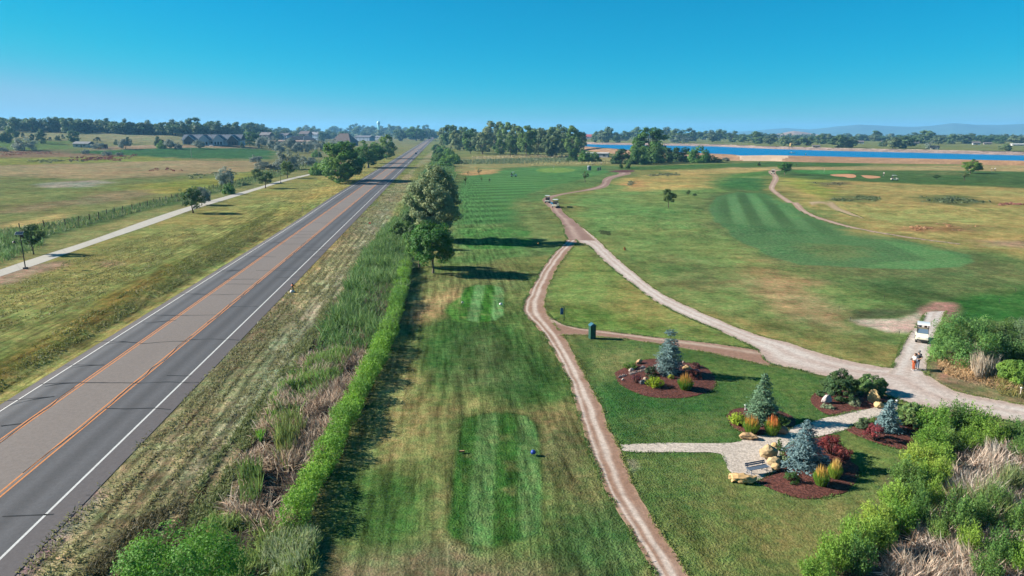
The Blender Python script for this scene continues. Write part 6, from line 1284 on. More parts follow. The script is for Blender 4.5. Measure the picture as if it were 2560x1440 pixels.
def shelter():
    p = G(519, 503); h = height(p, 482); r = thing('info_shelter', 'small two-post shelter with a dark roof beside the concrete path', 'shelter', p, .35); dk = alb(58, 56, 56); s = ppm(p)
    for sx in (-.45, .45): mb = MB(); mb.box((sx, 0, h / 2), (.14, .14, h), None, dk); mb.build('post', M_MATTE, r)
    mb = MB(); mb.prism([(-.6, h - .12), (.6, h - .12), (.62, h - .02), (0, h + .22), (-.62, h - .02)], -1.2, 1.2, 'x', alb(66, 74, 70)); mb.build('roof', M_MATTE, r)
    mb = MB(); mb.box((0, 0, 1.25), (.8, .06, .7), None, alb(84, 86, 84)); mb.build('board', M_MATTE, r); mb = MB(); mb.box((0, 0, .03), (1.9, 1.5, .1), None, alb(204, 200, 188)); mb.build('pad', M_STONE, r)
shelter()
def fence():
    L = [G(*q) for q in ((-70, 588), (17, 577), (88, 571), (160, 565), (228, 550), (300, 530), (345, 521), (384, 511), (450, 494), (540, 470), (640, 446), (700, 430))]; pts, la = resample(smooth_line(L, 1), 50); r = thing('wire_fence', 'long wire fence on dark weathered posts between the pasture and the path', 'fence', pts[0]); rg = random.Random(3); c = alb(70, 58, 50)
    for q in pts[:-1]:
        mb = MB(); a = rg.uniform(-.06, .06); d = q - pts[0]; mb.tube([d + Vector((0, 0, -.2)), d + Vector((a, 0, .9)), d + Vector((a * 2, 0, rg.uniform(1.5, 1.8)))], [.12, .11, .10], 6, c); mb.build('post', M_BARK, r)
    for zz in (.4, .75, 1.1, 1.4):
        mb = MB(); mb.tube([q - pts[0] + Vector((0, 0, zz)) for q in pts], .012, 3, alb(120, 112, 104), cap=False); mb.build('wire', M_METAL, r)
fence()
# ------------------------------------------------------------------ golf carts
def golf_cart():
    r = thing('golf_cart', 'white golf cart', 'golf cart', (0, 0, 0)); cr = alb(236, 230, 208, .75); dk = alb(52, 52, 54)
    mb = MB(); mb.prism([(-1.22, .34), (-1.2, .58), (-1.02, .74), (-.62, .92), (-.50, .90), (-.52, .42), (.12, .38), (.14, .66), (.62, .70), (1.10, .72), (1.20, .62), (1.18, .34), (.9, .28), (-.9, .26)], -.52, .52, 'x', cr)
    for sx in (-1, 1): mb.prism([(-1.12, .40), (-1.0, .66), (-.72, .68), (-.58, .42), (-.66, .50), (-.86, .58), (-1.04, .50)], sx * .50 - .1, sx * .50 + .1, 'x', cr); mb.prism([(.42, .42), (.5, .64), (1.08, .66), (1.16, .42), (1.0, .54), (.8, .58), (.58, .52)], sx * .50 - .1, sx * .50 + .1, 'x', cr)
    b = mb.build('body', M_GLOSS, r)
    mb = MB(); mb.box((0, -1.235, .36), (.98, .07, .16), None, dk); mb.build('bumper', M_RUBBER, r)
    for sx in (-.36, .36): mb = MB(); mb.box((sx, -1.19, .62), (.2, .05, .09), Matrix.Rotation(-.2, 3, 'X'), alb(236, 236, 230)); mb.build('headlight', M_GLOSS, b)
    mb = MB(); mb.add([(-.47, -.62, .94), (.47, -.62, .94), (.45, -.42, 1.36), (-.45, -.42, 1.36)], [(0, 1, 2, 3)], alb(112, 134, 156)); mb.add([(-.47, -.60, .94), (.47, -.60, .94), (.45, -.40, 1.36), (-.45, -.40, 1.36)], [(3, 2, 1, 0)], alb(112, 134, 156)); mb.build('windshield', M_GLOSS, r)
    for sx in (-.50, .50):
        mb = MB(); mb.tube([(sx, -.62, .9), (sx * .96, -.34, 1.80)], .022, 6, dk); mb.build('roof_post', M_PAINT, r); mb = MB(); mb.tube([(sx, .72, .68), (sx * .96, .66, 1.80)], .022, 6, dk); mb.build('roof_post', M_PAINT, r)
    mb = MB(); mb.prism([(-.56, 1.78), (-.50, 1.85), (.1, 1.90), (.78, 1.86), (.82, 1.78)], -.57, .57, 'x', alb(232, 230, 226, .75)); mb.build('roof', M_GLOSS, r)
    mb = MB(); mb.box((0, .34, .76), (.96, .5, .14), None, alb(150, 140, 122)); mb.build('seat', M_MATTE, r); mb = MB(); mb.box((0, .58, 1.06), (.94, .1, .44), Matrix.Rotation(-.15, 3, 'X'), alb(150, 140, 122)); mb.build('seat_back', M_MATTE, r)
    mb = MB(); mb.tube([(-.25, -.52, .86), (-.25, -.22, 1.08)], .02, 6, dk); mb.tube([(-.25 + .15 * math.cos(a), -.22 + .05 * math.sin(a), 1.08 + .13 * math.sin(a)) for a in np.linspace(0, 2 * math.pi, 13)], .016, 5, dk, cap=False); mb.build('steering_wheel', M_PAINT, r)
    for sx in (-.24, .24): mb = MB(); mb.lathe([(.11, .68), (.13, .8), (.13, 1.34), (.09, 1.42), (0, 1.42)], 10, alb(50, 58, 84) if sx < 0 else alb(70, 48, 46), (sx, .92, 0)); mb.build('golf_bag', M_MATTE, r)
    for sx in (-.5, .5):
        for sy in (-.84, .80):
            mb = MB(); pr = [(.06, -.09), (.19, -.1), (.235, -.06), (.235, .06), (.19, .1), (.06, .09)]
            n = 18; V = [(sx + q, sy + rr * math.cos(2 * math.pi * k / n), .235 + rr * math.sin(2 * math.pi * k / n)) for rr, q in pr for k in range(n)]
            mb.add(V, [(i * n + k, i * n + (k + 1) % n, ((i + 1) % 6) * n + (k + 1) % n, ((i + 1) % 6) * n + k) for i in range(6) for k in range(n)], (.02, .02, .02), True); wh = mb.build('wheel', M_RUBBER, r)
            mb = MB(); V = [(sx + q, sy + .125 * math.cos(2 * math.pi * k / n), .235 + .125 * math.sin(2 * math.pi * k / n)) for q in (-.07, .07) for k in range(n)] + [(sx - .08, sy, .235), (sx + .08, sy, .235)]
            mb.add(V, [(k, (k + 1) % n, 2 * n, 2 * n) for k in range(n)] + [(n + k, n + (k + 1) % n, 2 * n + 1, 2 * n + 1) for k in range(n)] + [(k, (k + 1) % n, n + (k + 1) % n, n + k) for k in range(n)], alb(160, 156, 150)); mb.build('rim', M_PAINT, wh)
    return r
CART = golf_cart(); CART.location = G(2316, 858) + Vector((0, .9, 0)); CART.rotation_euler = (0, 0, -.52); CART['label'] = 'cream golf cart with a white roof parked nose-on by the tall shrubs'; CART.scale = (1.04,) * 3
for x, y, rz, lab in ((1369, 507, 3.0, 'farther of the two golf carts driving off at the path bend'), (1389, 523, 2.85, 'nearer of the two golf carts driving off at the path bend'), (1284, 442, 1.5, 'dark golf cart crossing the striped fairway before the green'),
                      (1932, 435, 2.9, 'golf cart at the top of the far track beside the small dark tree'), (2236, 451, 1.35, 'white golf cart on the dark fairway right of the bunkers')): copy_tree(CART, G(x, y), rz, lab, scale=1.25)
# ------------------------------------------------------------------ people
SKIN = alb(206, 160, 132)
def skin(name, chain, mat, col, parent, sub=1):
    """one continuous body surface grown from joints: chain = {joint: (pos, radius, parent joint)}"""
    ks = list(chain); me = bpy.data.meshes.new(name); me.from_pydata([chain[k][0] for k in ks], [(ks.index(chain[k][2]), i) for i, k in enumerate(ks) if chain[k][2]], [])
    o = bpy.data.objects.new(name, me); COL.objects.link(o); m = o.modifiers.new('skin', 'SKIN'); m.use_smooth_shade = True
    for i, k in enumerate(ks):
        rr = chain[k][1]; v = me.skin_vertices[0].data[i]; v.radius = rr if hasattr(rr, '__len__') else (rr, rr); v.use_root = i == 0
    s = o.modifiers.new('sub', 'SUBSURF'); s.levels = sub
    dg = bpy.context.evaluated_depsgraph_get(); dg.update(); nm = bpy.data.meshes.new_from_object(o.evaluated_get(dg)); nm.name = name
    o.modifiers.clear(); o.data = nm; bpy.data.meshes.remove(me)
    ca = nm.color_attributes.new('Col', 'FLOAT_COLOR', 'CORNER'); ca.data.foreach_set('color', np.tile(np.array([*col, 1], np.float32), len(nm.loops))); nm.materials.clear(); nm.materials.append(mat)
    nm.polygons.foreach_set('use_smooth', np.ones(len(nm.polygons), bool)); o.parent = parent; return o
def person(lab, loc, rz, H=1.72, top=(220, 220, 216), legs=(70, 74, 84), shoe=(226, 226, 222), hair=(60, 46, 38), cap=None, arms=None, slim=1.0, phone=False, pack=None, stance=.10):
    """standing figure facing -y"""
    r = thing('person', lab, 'person', loc, rz); k = H / 1.72; w_ = slim
    def v(x, y, z): return (x * k, y * k, z * k)
    A = arms or {'l': ((-.20, .0, 1.40), (-.25, .02, 1.13), (-.25, -.06, .88)), 'r': ((.20, .0, 1.40), (.25, .02, 1.13), (.25, -.06, .88))}
    c = {'pelvis': (v(0, 0, .93), (.135 * w_, .10), None), 'waist': (v(0, -.005, 1.08), (.12 * w_, .09), 'pelvis'), 'chest': (v(0, 0, 1.30), (.155 * w_, .105), 'waist'), 'neck0': (v(0, .01, 1.44), (.065, .06), 'chest'), 'neck': (v(0, .0, 1.50), (.05, .05), 'neck0'),
         'jaw': (v(0, -.03, 1.555), (.058, .068), 'neck'), 'face': (v(0, -.02, 1.62), (.072, .09), 'jaw'), 'crown': (v(0, 0, 1.69), (.06, .075), 'face')}
    for s, sx in (('l', -1), ('r', 1)):
        a = A[s]; c.update({s + 'sh': (v(*a[0]), .062, 'chest'), s + 'el': (v(*a[1]), .042, s + 'sh'), s + 'wr': (v(*a[2]), .029, s + 'el')})
        d = (Vector(a[2]) - Vector(a[1])).normalized(); pm = Vector(a[2]) + d * .07; c[s + 'palm'] = (v(*pm), (.036, .018), s + 'wr'); sd = d.cross(Vector((1, 0, .2))).normalized(); dn = Vector((0, 0, -1)) if abs(d.z) < .8 else Vector((0, -1, 0))
        for f, (o, ln) in enumerate(((-.03, .062), (-.01, .075), (.01, .07), (.03, .055))):
            b0 = pm + sd * o + d * .035; m = b0 + d * ln * .5; e = m + (d * .7 + dn * .6).normalized() * ln * .5
            c['%sf%d' % (s, f)] = (v(*b0), .009, s + 'palm'); c['%sm%d' % (s, f)] = (v(*m), .0085, '%sf%d' % (s, f)); c['%se%d' % (s, f)] = (v(*e), .007, '%sm%d' % (s, f))
        t0 = pm - d * .02 + sd * -.035 + dn * .01; c[s + 't0'] = (v(*t0), .011, s + 'palm'); c[s + 't1'] = (v(*(t0 + d * .05 + sd * -.02)), .009, s + 't0')
        x = sx * stance; c.update({s + 'hip': (v(sx * .085, 0, .88), .088 * w_, 'pelvis'), s + 'kn': (v(x, -.015, .49), .058, s + 'hip'), s + 'an': (v(x, .02, .085), .038, s + 'kn'), s + 'toe': (v(x + sx * .015, -.12, .035), (.034, .026), s + 'an')})
    body = skin('body', c, M_MATTE, SKIN, r)
    sub = lambda ks, g, root: {q: (c[q][0], tuple(np.atleast_1d(c[q][1]) * np.ones(2) + g), c[q][2] if q != root and c[q][2] in ks else None) for q in ks}
    skin('shirt', {**sub(['pelvis', 'waist', 'chest', 'neck0'], .016 * k, 'pelvis'), **{s + q: (c[s + q][0] if q == 'sh' else tuple(Vector(c[s + 'sh'][0]).lerp(Vector(c[s + 'el'][0]), .85)), c[s + q][1] + .017, 'chest' if q == 'sh' else s + 'sh') for s in 'lr' for q in ('sh', 'el')}}, M_MATTE, alb(*top), r)
    skin('trousers', {**sub(['pelvis'], .022 * k, 'pelvis'), **{s + q: (c[s + q][0] if q != 'an' else tuple(Vector(c[s + 'an'][0]) + Vector((0, 0, .03))), c[s + q][1] + .02, {'hip': 'pelvis', 'kn': s + 'hip', 'an': s + 'kn'}[q]) for s in 'lr' for q in ('hip', 'kn', 'an')}}, M_MATTE, alb(*legs), r)
    for s in 'lr':
        a, b = Vector(c[s + 'an'][0]), Vector(c[s + 'toe'][0]); mb = MB(); q = [(a.x, a.y + .06, .03), (a.x, a.y + .02, .05), (b.x, (a.y + b.y) / 2, .045), (b.x, b.y - .02, .03)]; mb.tube(q, [.035, .05, .048, .03], 8, alb(*shoe)); mb.build('shoe', M_MATTE, r)
    mb = MB(); hd = Vector(v(0, .015, 1.655)); rg = np.random.default_rng(5)
    for t in np.linspace(0, 1, 9)[:-1]: pass
    n = 14; prof = [(.105, -.09), (.112, -.02), (.108, .04), (.078, .09), (.03, .112), (0, .115)]; V = []
    for rr, z in prof:
        for j in range(n):
            a = 2 * math.pi * j / n; fr = max(0, -math.sin(a)); V.append((hd.x + rr * .88 * math.cos(a), hd.y + .02 + rr * math.sin(a) * (1 - .25 * fr * (z < .03)), hd.z + z + (.10 * fr if z < 0 else 0)))
    mb.add(V, [(i * n + j, i * n + (j + 1) % n, (i + 1) * n + (j + 1) % n, (i + 1) * n + j) for i in range(len(prof) - 1) for j in range(n)], alb(*hair), True); mb.build('hair', M_MATTE, r)
    mb = MB(); f0 = Vector(v(0, -.105, 1.615)); [mb.lathe([(0, -.008), (.009, 0), (0, .008)], 6, (.02, .015, .012), (sx * .03, f0.y + .004, f0.z + .012)) for sx in (-1, 1)]; mb.build('eyes', M_GLOSS, body)
    mb = MB(); mb.add([(-.014, f0.y + .01, f0.z - .03), (.014, f0.y + .01, f0.z - .03), (0, f0.y - .022, f0.z - .028), (0, f0.y + .004, f0.z + .018)], [(0, 1, 2, 2), (0, 2, 3, 3), (1, 3, 2, 2)], SKIN); mb.box((0, f0.y + .012, f0.z - .055), (.04, .012, .008), None, alb(160, 96, 86)); mb.build('nose_and_mouth', M_MATTE, body)
    if cap:
        mb = MB(); mb.lathe([(.118, -.01), (.116, .04), (.085, .10), (.03, .125), (0, .127)], 14, alb(*cap), tuple(hd + Vector((0, .01, .005)))); mb.prism([(-.09, -.105), (.09, -.105), (.07, -.2), (-.07, -.2)], hd.z, hd.z + .012, 'z', alb(*cap)); mb.build('cap', M_MATTE, r)
    if phone: mb = MB(); q = v(*phone); mb.box(q, (.075, .012, .15), Matrix.Rotation(-.8, 3, 'X'), alb(40, 40, 44)); o = mb.build('phone', M_GLOSS, None); o.location = loc; o.rotation_euler = (0, 0, rz); tag(o, 'dark phone held in front of the woman in orange trousers', 'phone')
    if pack: mb = MB(); mb.box(v(0, .17, 1.25), (.3, .15, .42), None, alb(*pack), taper=.85); o = mb.build('backpack', M_MATTE, None); o.location = loc; o.rotation_euler = (0, 0, rz); tag(o, 'black backpack worn by the man beside the woman in orange trousers', 'backpack')
    return r
pw_ = G(2283, 926); pm_ = G(2292, 923)
person('woman in white top and rust orange trousers looking at her phone', pw_, R(-82), 1.66, (222, 224, 226), (196, 98, 58), (236, 234, 232), (84, 52, 40), slim=.92,
       arms={'l': ((-.19, -.01, 1.39), (-.23, -.06, 1.12), (-.09, -.32, 1.15)), 'r': ((.19, -.01, 1.39), (.22, -.06, 1.12), (.08, -.30, 1.12))}, phone=(0, -.42, 1.2), stance=.09)
person('man in dark clothes and a grey cap standing close behind the woman in orange trousers', pm_, R(-70), 1.82, (62, 66, 74), (112, 124, 140), (60, 58, 60), (60, 50, 44), (136, 132, 132),
       arms={'l': ((-.20, 0, 1.40), (-.27, .06, 1.14), (-.20, -.10, .98)), 'r': ((.20, 0, 1.40), (.36, .08, 1.18), (.17, .0, 1.0))}, pack=(40, 42, 46))
GOLFER = person('golfer in a white shirt between the right bunker and the white golf cart', G(2209, 440), R(-60), 1.8, (236, 232, 228), (96, 92, 92)); GOLFER.scale = (1.15,) * 3
for x, y, rz, lab in ((2479, 428, 1.2, 'golfer in white far right below the dry embankment'), (2487, 428, -1.0, 'second golfer beside the one in white under the right embankment'), (1480, 414, .4, 'golfer standing beside the toilet cabin before the grove'), (1485, 414, -2.0, 'golfer just right of the one beside the toilet cabin'), (1503, 413, 2.2, 'lone golfer right of the pair by the toilet cabin'), (2014, 390, 3.0, 'lone figure standing on the lake embankment')):
    copy_tree(GOLFER, G(x, y) if y != 390 else G(x, 389.5, 3.0), rz, lab, scale=1.15)
# ------------------------------------------------------------------ toilet cabin, bins
def cabin(x, yf, yt, wpx, name, lab, col, roof):
    p = G(x, yf); h = height(p, yt); wd = wpx / ppm(p); r = thing(name, lab, 'cabin', p, .2); mb = MB(); mb.box((0, 0, h * .45), (wd, wd, h * .9), None, alb(*col)); mb.build('body', M_PAINT, r)
    mb = MB(); mb.prism([(-wd * .53, h * .9), (wd * .53, h * .9), (wd * .35, h), (-wd * .35, h)], -wd * .53, wd * .53, 'y', alb(*roof)); mb.build('roof', M_PAINT, r); mb = MB(); mb.box((0, -wd * .5 - .02, h * .44), (wd * .66, .05, h * .78), None, np.array(alb(*col)) * 1.25); d = mb.build('door', M_PAINT, r); mb = MB(); mb.box((wd * .24, -wd * .5 - .06, h * .45), (.06, .05, .16), None, alb(200, 200, 200)); mb.build('handle', M_METAL, d)
cabin(1473, 425.5, 414.5, 7.5, 'portable_toilet', 'grey portable toilet with a white roof near the far mulch bed', (110, 120, 136), (226, 228, 230))
cabin(1495, 426.5, 418.5, 3.5, 'ball_cabinet', 'left of two dark upright cabinets beside the far mulch bed', (64, 72, 72), (70, 80, 80))
cabin(1500, 425.5, 418, 3.5, 'ball_cabinet', 'right of two dark upright cabinets beside the far mulch bed', (70, 88, 84), (70, 90, 90))
# ------------------------------------------------------------------ buildings
def house(x, yf, yt, wpx, lab, wall=(200, 196, 188), roof=(110, 106, 106), gables=0, nwin=4, kind='house', ry=.45, dep=.5, hip=False, trim=(230, 230, 230), rz=None, door=True, storeys=1, name=None, group=None):
    p = G(x, yf); H = height(p, yt); W_ = wpx / ppm(p); D = W_ * dep if W_ < 40 else 16 + W_ * .08; az = (-.45 if p.x < 0 else -.35) if rz is None else rz
    r = thing(name or kind, lab, kind, p, az, group); he = H * (1 - ry); wc, rc, tc = alb(*wall), alb(*roof), alb(*trim)
    mb = MB(); mb.box((0, 0, he / 2 - .2), (W_, D, he + .4), None, wc)
    if not hip: [mb.add([(sx * W_ / 2, -D / 2, he), (sx * W_ / 2, D / 2, he), (sx * W_ / 2, 0, H - .15)], [(0, 1, 2, 2)], wc) for sx in (-1, 1)]
    mb.build('wall', M_MATTE, r)
    e = .5 + W_ * .01; mb = MB(); i = W_ * .28 if hip else -e
    a = [(-W_ / 2 - e, -D / 2 - e, he - .1), (W_ / 2 + e, -D / 2 - e, he - .1), (W_ / 2 + e, D / 2 + e, he - .1), (-W_ / 2 - e, D / 2 + e, he - .1), (-W_ / 2 + i, 0, H), (W_ / 2 - i, 0, H)]; a2 = [(q[0], q[1], q[2] + .35) for q in a]
    mb.add(a + a2, [(0, 1, 5, 4), (2, 3, 4, 5), (1, 2, 5, 5), (3, 0, 4, 4), (6, 7, 11, 10), (8, 9, 10, 11), (7, 8, 11, 11), (9, 6, 10, 10), (0, 1, 7, 6), (1, 2, 8, 7), (2, 3, 9, 8), (3, 0, 6, 9)], rc); rf = mb.build('roof', M_MATTE, r)
    for g in range(gables):
        gx = W_ * ((g + .5) / gables - .5); gw = W_ / gables * .36; gh = H - he - .3; mb = MB(); yy = -D / 2 - 2.2; c_ = wc if g in (1, 2) else alb(120, 100, 92)
        mb.prism([(gx - gw, 0), (gx + gw, 0), (gx + gw, he), (gx, he + gh * .9), (gx - gw, he)], yy, -D / 2 + 2, 'y', c_); gm = mb.build('gable', M_MATTE, r)
        mb = MB()
        for s in (-1, 1): mb.prism([(gx, he + gh * .92), (gx, he + gh * .92 + .7), (gx + s * (gw + 1), he - .35), (gx + s * (gw + 1), he - 1.0)], yy - .5, yy + 2.4, 'y', tc)
        mb.build('trim', M_PAINT, gm); mb = MB(); mb.prism([(gx - gw - .9, he - .2), (gx, he + gh * .93 + .75), (gx + gw + .9, he - .2), (gx, he + gh * .9)], yy + .2, 0, 'y', rc); mb.build('roof', M_MATTE, gm)
        mb = MB(); [mb.box((gx + gw * q, yy - .1, he * .42), (gw * .34, .2, he * .55), None, (.04, .05, .06)) for q in (-.55, 0, .55)]; mb.build('window', M_GLASS, gm)
    for k in range(nwin):
        for st in range(storeys):
            wx = W_ * ((k + .5) / nwin - .5); hh = he / storeys; mb = MB(); ww = min(W_ / nwin * .45, 2.2); zc = hh * (st + .55); mb.box((wx, -D / 2 - .06, zc), (ww + .3, .16, hh * .42 + .3), None, tc); f = mb.build('window', M_PAINT, r); mb = MB(); mb.box((wx, -D / 2 - .17, zc), (ww, .1, hh * .42), None, (.04, .05, .06)); mb.build('pane', M_GLASS, f)
    if door: mb = MB(); mb.box((W_ * .04, -D / 2 - .1, min(2.2, he * .8) / 2), (1.3, .2, min(2.2, he * .8)), None, alb(110, 90, 80)); mb.build('door', M_PAINT, r)
    return r
house(537, 363, 337, 136, 'long dark-roofed building with four white-trimmed gables across the pasture', (214, 216, 220), (110, 118, 130), gables=4, nwin=3, kind='clubhouse', ry=.5, name='gabled_building', rz=.12)
house(210, 368, 354.5, 42, 'white shed with a low grey roof alone in the left pasture', (226, 214, 204), (138, 138, 140), nwin=2, kind='shed', ry=.4, rz=-.15)
house(57, 321, 308, 26, 'tan house under the left treeline', (190, 186, 184), (150, 146, 150), nwin=3, ry=.45)
house(6, 320, 306, 24, 'pale house at the far left edge under the treeline', (208, 206, 210), (130, 128, 134), nwin=3, ry=.5)
for x, yf, yt, wd, wl, rf in ((218, 328, 319, 20, (150, 176, 190), (110, 118, 126)), (250, 329, 321, 22, (130, 160, 170), (104, 110, 116)), (290, 330, 323, 16, (150, 170, 176), (110, 112, 116)), (150, 325, 318, 16, (160, 176, 186), (120, 120, 124)), (351, 331, 325, 18, (180, 150, 130), (150, 110, 90)), (402, 333, 327, 18, (190, 190, 186), (120, 116, 114)), (470, 336, 330, 16, (150, 166, 176), (110, 110, 112))):
    house(x, yf, yt, wd, 'small low house tucked under the trees of the left horizon', wl, rf, nwin=2, group='houses under the left treeline')
house(752, 357, 340, 54, 'orange-gabled hall with a dark roof beyond the grey olives', (232, 186, 138), (72, 74, 82), nwin=3, kind='hall', ry=.55, rz=1.15, dep=.9)
house(735, 361, 351, 128, 'long low pinkish wall building in front of the orange-gabled hall', (186, 156, 142), (166, 140, 128), nwin=6, kind='hall', ry=.2, name='low_building')
house(862, 364, 334, 60, 'big brown pyramid-roofed building beside the cottonwoods', (110, 112, 122), (92, 80, 78), nwin=4, kind='building', ry=.68, hip=True, name='pyramid_roof_building')
for x, yf, yt, wd, wl, rf, lab, st in ((668, 352, 331, 32, (126, 116, 118), (120, 116, 120), 'grey three-storey apartment block left of the pale blue one', 2), (710, 350, 333, 40, (150, 172, 196), (108, 106, 112), 'pale blue apartment block behind the orange-gabled hall', 2), (765, 350, 328, 30, (128, 116, 112), (104, 92, 92), 'brown gabled apartment block right of the pale blue one', 2), (790, 350, 330, 20, (158, 184, 208), (140, 140, 146), 'narrow pale blue block at the right of the apartments', 2), (912, 352, 339, 46, (160, 174, 194), (118, 120, 128), 'long grey-blue block behind the big pyramid roof', 2), (950, 350, 340, 22, (190, 196, 206), (130, 130, 140), 'pale block at the right end of the far blocks', 2)):
    house(x, yf, yt, wd, lab, wl, rf, nwin=4, kind='building', ry=.32, storeys=st, name='apartment_block')
house(1475, 348, 336, 18, 'red-roofed house behind the grove at the lake', (176, 160, 156), (186, 96, 90), nwin=2, ry=.5)
house(1493, 393, 382, 56, 'long low pale building at the right end of the grove', (196, 194, 198), (206, 206, 204), nwin=3, kind='building', ry=.12, name='low_building', dep=.25)
house(2336, 373, 364.5, 18, 'white-fronted barn with a dark roof on the far lake shore', (224, 220, 212), (86, 84, 88), nwin=1, kind='barn', ry=.5, rz=-.9)
house(2548, 364, 359.5, 34, 'long white shed at the right edge beyond the lake', (226, 224, 220), (222, 222, 222), nwin=4, kind='shed', ry=.3)
for x, yf, yt, wd, wl in ((2150, 359, 352, 16, (206, 210, 214)), (2168, 352, 340, 14, (200, 180, 160)), (2040, 368, 363, 18, (226, 226, 226)), (1760, 349, 338, 12, (220, 220, 218)), (2330, 354, 347, 14, (214, 206, 200)), (2440, 362, 354, 16, (200, 204, 206)), (2468, 361, 356, 16, (190, 180, 172)), (2290, 360, 354, 12, (206, 196, 186)), (1700, 352, 342, 12, (190, 160, 140)), (2210, 358, 352, 12, (210, 210, 208)), (1560, 352, 344, 16, (170, 140, 124))):
    house(x, yf, yt, wd, 'small pale house half hidden by the trees beyond the lake', wl, (124, 116, 114), nwin=2, group='houses beyond the lake')
def pavilion():
    p = G(262, 371); s = ppm(p); wd, h = 13 / s, height(p, 360); r = thing('field_pavilion', 'small open shelter on pale posts between grey olives in the pasture', 'shelter', p, .1)
    for sx in (-.4, 0, .4): mb = MB(); mb.box((sx * wd, -wd * .25, h * .4), (.35, .35, h * .8), None, alb(214, 208, 206)); mb.build('post', M_PAINT, r)
    mb = MB(); mb.box((0, 0, h * .88), (wd, wd * .6, h * .12), None, alb(150, 140, 140)); mb.build('roof', M_MATTE, r); mb = MB(); mb.box((0, wd * .25, h * .4), (wd * .9, .3, h * .8), None, alb(90, 80, 82)); mb.build('wall', M_MATTE, r)
pavilion()
def water_tower():
    D = 2600; d = ray(947, 326); h = math.hypot(d[0], d[1]); p = Vector((d[0] / h * D, d[1] / h * D, 0)); p.z = float(hz(p.x, p.y)); dz = ray(947, 303)[2] / math.hypot(*ray(947, 303)[:2]); H = HC + dz * D - p.z
    r = thing('water_tower', 'pale teal water tower rising over the distant trees', 'water tower', p); c = alb(150, 222, 226, .9)
    mb = MB(); mb.lathe([(4.6, 0), (3.7, 6), (3.5, H * .66), (4.2, H * .74)], 20, c); mb.build('column', M_PAINT, r); mb = MB(); mb.lathe([(4.0, H * .74), (6.0, H * .81), (6.1, H * .93), (5, H * .985), (0, H)], 20, alb(190, 226, 228, .9)); mb.build('tank', M_PAINT, r); mb = MB(); mb.lathe([(6.1, H * .83), (6.3, H * .835), (6.3, H * .85), (6.1, H * .855)], 20, alb(60, 120, 140)); mb.build('band', M_PAINT, r)
water_tower()
for x, yf, yt in ((651, 362, 341), (671, 357, 332), (684, 356, 339), (712, 356, 334), (797, 356, 331), (891, 364, 341), (968, 356, 344), (1003, 352, 338), (760, 360, 341)): 
    r = small_post(x, yf, yt, 'light_pole', 'slim pale light pole in the far parking lots', (206, 206, 206), 'light pole', .28, None, 'light poles of the far parking lots'); h = height(G(x, yf), yt); mb = MB(); mb.box((.9, 0, h), (2.4, .5, .35), None, alb(190, 190, 190)); mb.build('lamp_head', M_PAINT, r)
for x, yf, yt, lab in ((438, 334, 317, 'pale mast against the left treeline before the gabled building'), (479, 394, 372, 'thin wooden pole on the bright green strip of pasture'), (747, 406, 373, 'wooden pole between the tall olive and the bright shrub'), (798, 411, 380, 'wooden pole just left of the large cottonwood'), (517, 362, 336, 'flagpole in front of the gabled building')): small_post(x, yf, yt, 'utility_pole', lab, (170, 160, 150), 'pole', .16, (170, 160, 150))
def yellow_tank():
    p = G(1977, 365.5); s = ppm(p); r = thing('storage_tank', 'tan cylindrical tank on the far shore of the lake', 'tank', p); R_, h = 3.2 / s, 7 / s; mb = MB(); mb.lathe([(R_, 0), (R_, h)], 20, alb(206, 172, 108)); mb.build('shell', M_PAINT, r); mb = MB(); mb.lathe([(R_ * 1.03, h), (R_ * .5, h + .5), (0, h + .7)], 20, alb(196, 166, 110)); mb.build('lid', M_PAINT, r)
yellow_tank()
def boat():
    p = G(1979, 383, WZ); r = thing('small_boat', 'small white boat on the lake', 'boat', p, 1.2); mb = MB(); V = []
    for y, w_, z in ((-3, .1, .9), (-1.8, .8, .75), (0, 1.1, .65), (2.4, 1.0, .65)): V += [(-w_, y, z), (w_, y, z), (w_ * .6, y, -.1), (-w_ * .6, y, -.1)]
    mb.add(V, [(i * 4 + k, i * 4 + (k + 1) % 4, (i + 1) * 4 + (k + 1) % 4, (i + 1) * 4 + k) for i in range(3) for k in range(4)] + [(0, 1, 2, 3), (12, 15, 14, 13)], alb(228, 228, 226)); mb.build('hull', M_GLOSS, r); mb = MB(); mb.box((0, .3, 1.0), (1.2, 1.2, .7), None, alb(210, 214, 218), taper=.8); mb.build('console', M_GLOSS, r)
boat()
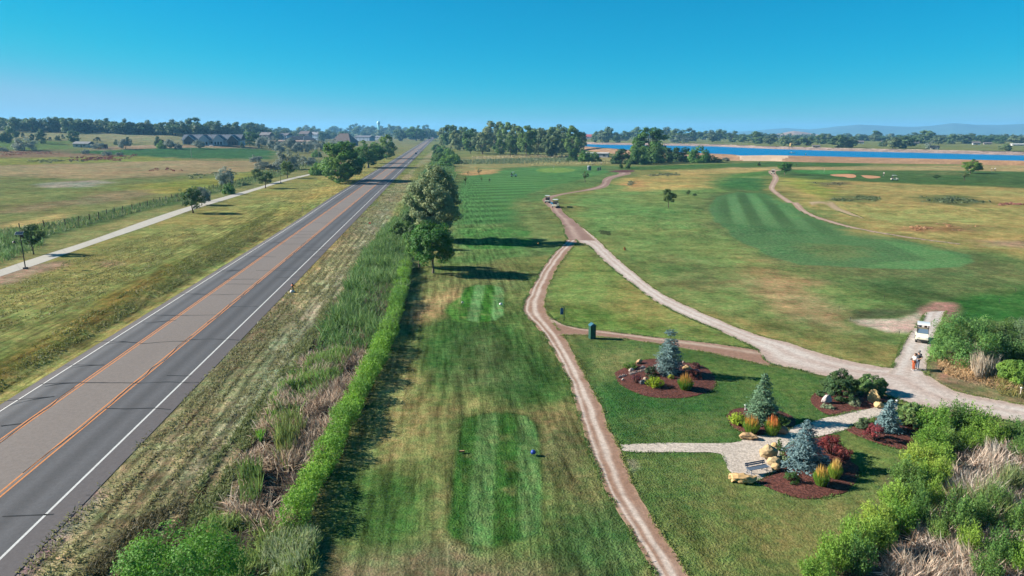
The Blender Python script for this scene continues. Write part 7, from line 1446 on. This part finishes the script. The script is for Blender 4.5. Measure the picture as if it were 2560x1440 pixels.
# ------------------------------------------------------------------ cars
def car(lab, loc, rz, col, suv=False, group=None):
    r = thing('car', lab, 'car', loc, rz, group); c = alb(*col, .75); z1 = 1.0 if suv else .88; zt = 1.75 if suv else 1.45
    mb = MB(); mb.prism([(-2.2, .35), (-2.25, .7), (-1.2, z1), (1.9, z1), (2.25, .9), (2.25, .35)], -.9, .9, 'x', c); mb.prism([(-1.1, z1), (-.4, zt), (1.3, zt), (2.0, z1)], -.78, .78, 'x', c); mb.build('body', M_GLOSS, r)
    for nm, q in (('windshield', [(-.70, -1.12, z1 + .02), (.70, -1.12, z1 + .02), (.66, -.46, zt - .04), (-.66, -.46, zt - .04)]), ('rear_window', [(.70, 2.02, z1 + .02), (-.70, 2.02, z1 + .02), (-.66, 1.36, zt - .04), (.66, 1.36, zt - .04)])): mb = MB(); mb.add(q, [(0, 1, 2, 3)], (.03, .04, .05)); mb.build(nm, M_GLASS, r)
    for s in (-1, 1): mb = MB(); mb.add([(s * .79, -.85, z1 + .03), (s * .79, 1.75, z1 + .03), (s * .79, 1.22, zt - .06), (s * .79, -.38, zt - .06)], [(0, 1, 2, 3)], (.03, .04, .05)); mb.build('side_window', M_GLASS, r)
    for s in (-1, 1):
        mb = MB(); mb.box((s * .66, -2.24, .66), (.34, .06, .14), None, alb(230, 230, 225)); mb.build('headlight', M_GLOSS, r); mb = MB(); mb.box((s * .7, 2.26, .76), (.3, .05, .14), None, alb(170, 30, 30)); mb.build('tail_light', M_GLOSS, r)
        for y in (-1.4, 1.35): mb = MB(); n = 14; V = [(s * .8 + q, y + .34 * math.cos(2 * math.pi * k / n), .34 + .34 * math.sin(2 * math.pi * k / n)) for q in (-.12, .12) for k in range(n)] + [(s * .8 - .12, y, .34), (s * .8 + .12, y, .34)]; mb.add(V, [(k, (k + 1) % n, n + (k + 1) % n, n + k) for k in range(n)] + [(k, (k + 1) % n, 2 * n, 2 * n) for k in range(n)] + [(n + k, n + (k + 1) % n, 2 * n + 1, 2 * n + 1) for k in range(n)], (.02, .02, .02)); mb.build('wheel', M_RUBBER, r)
    return r
RZ = math.atan2(-RD.x, RD.y)
car('dark car coming down the road, nearest of the two leading cars', G(1040, 386), RZ, (62, 66, 76)).scale = (1.15,) * 3
car('white car just behind the dark leading car on the road', G(1046, 379), RZ, (224, 228, 232), True).scale = (1.15,) * 3
CC = [car('white vehicle in the distant queue before the crossing', G(1071, 351), RZ, (226, 226, 228), True, 'distant traffic'), car('dark vehicle in the distant queue before the crossing', G(1077, 349), RZ, (70, 74, 84), False, 'distant traffic')]
for i, (x, y, k) in enumerate(((1062, 353, 1), (1083, 347.5, 0), (1088, 352, 1), (1076, 345.5, 0), (1084, 344, 1), (1068, 347, 1))): copy_tree(CC[k], G(x, y), RZ, None, 'distant traffic')
for x, y, col, lab in ((529, 365, (226, 226, 228), 'white car parked left before the gabled building'), (588, 364, (216, 218, 222), 'silver car parked right before the gabled building'), (270, 331, (226, 226, 226), 'white car parked under the left treeline')): car(lab, G(x, y), 1.2, col)
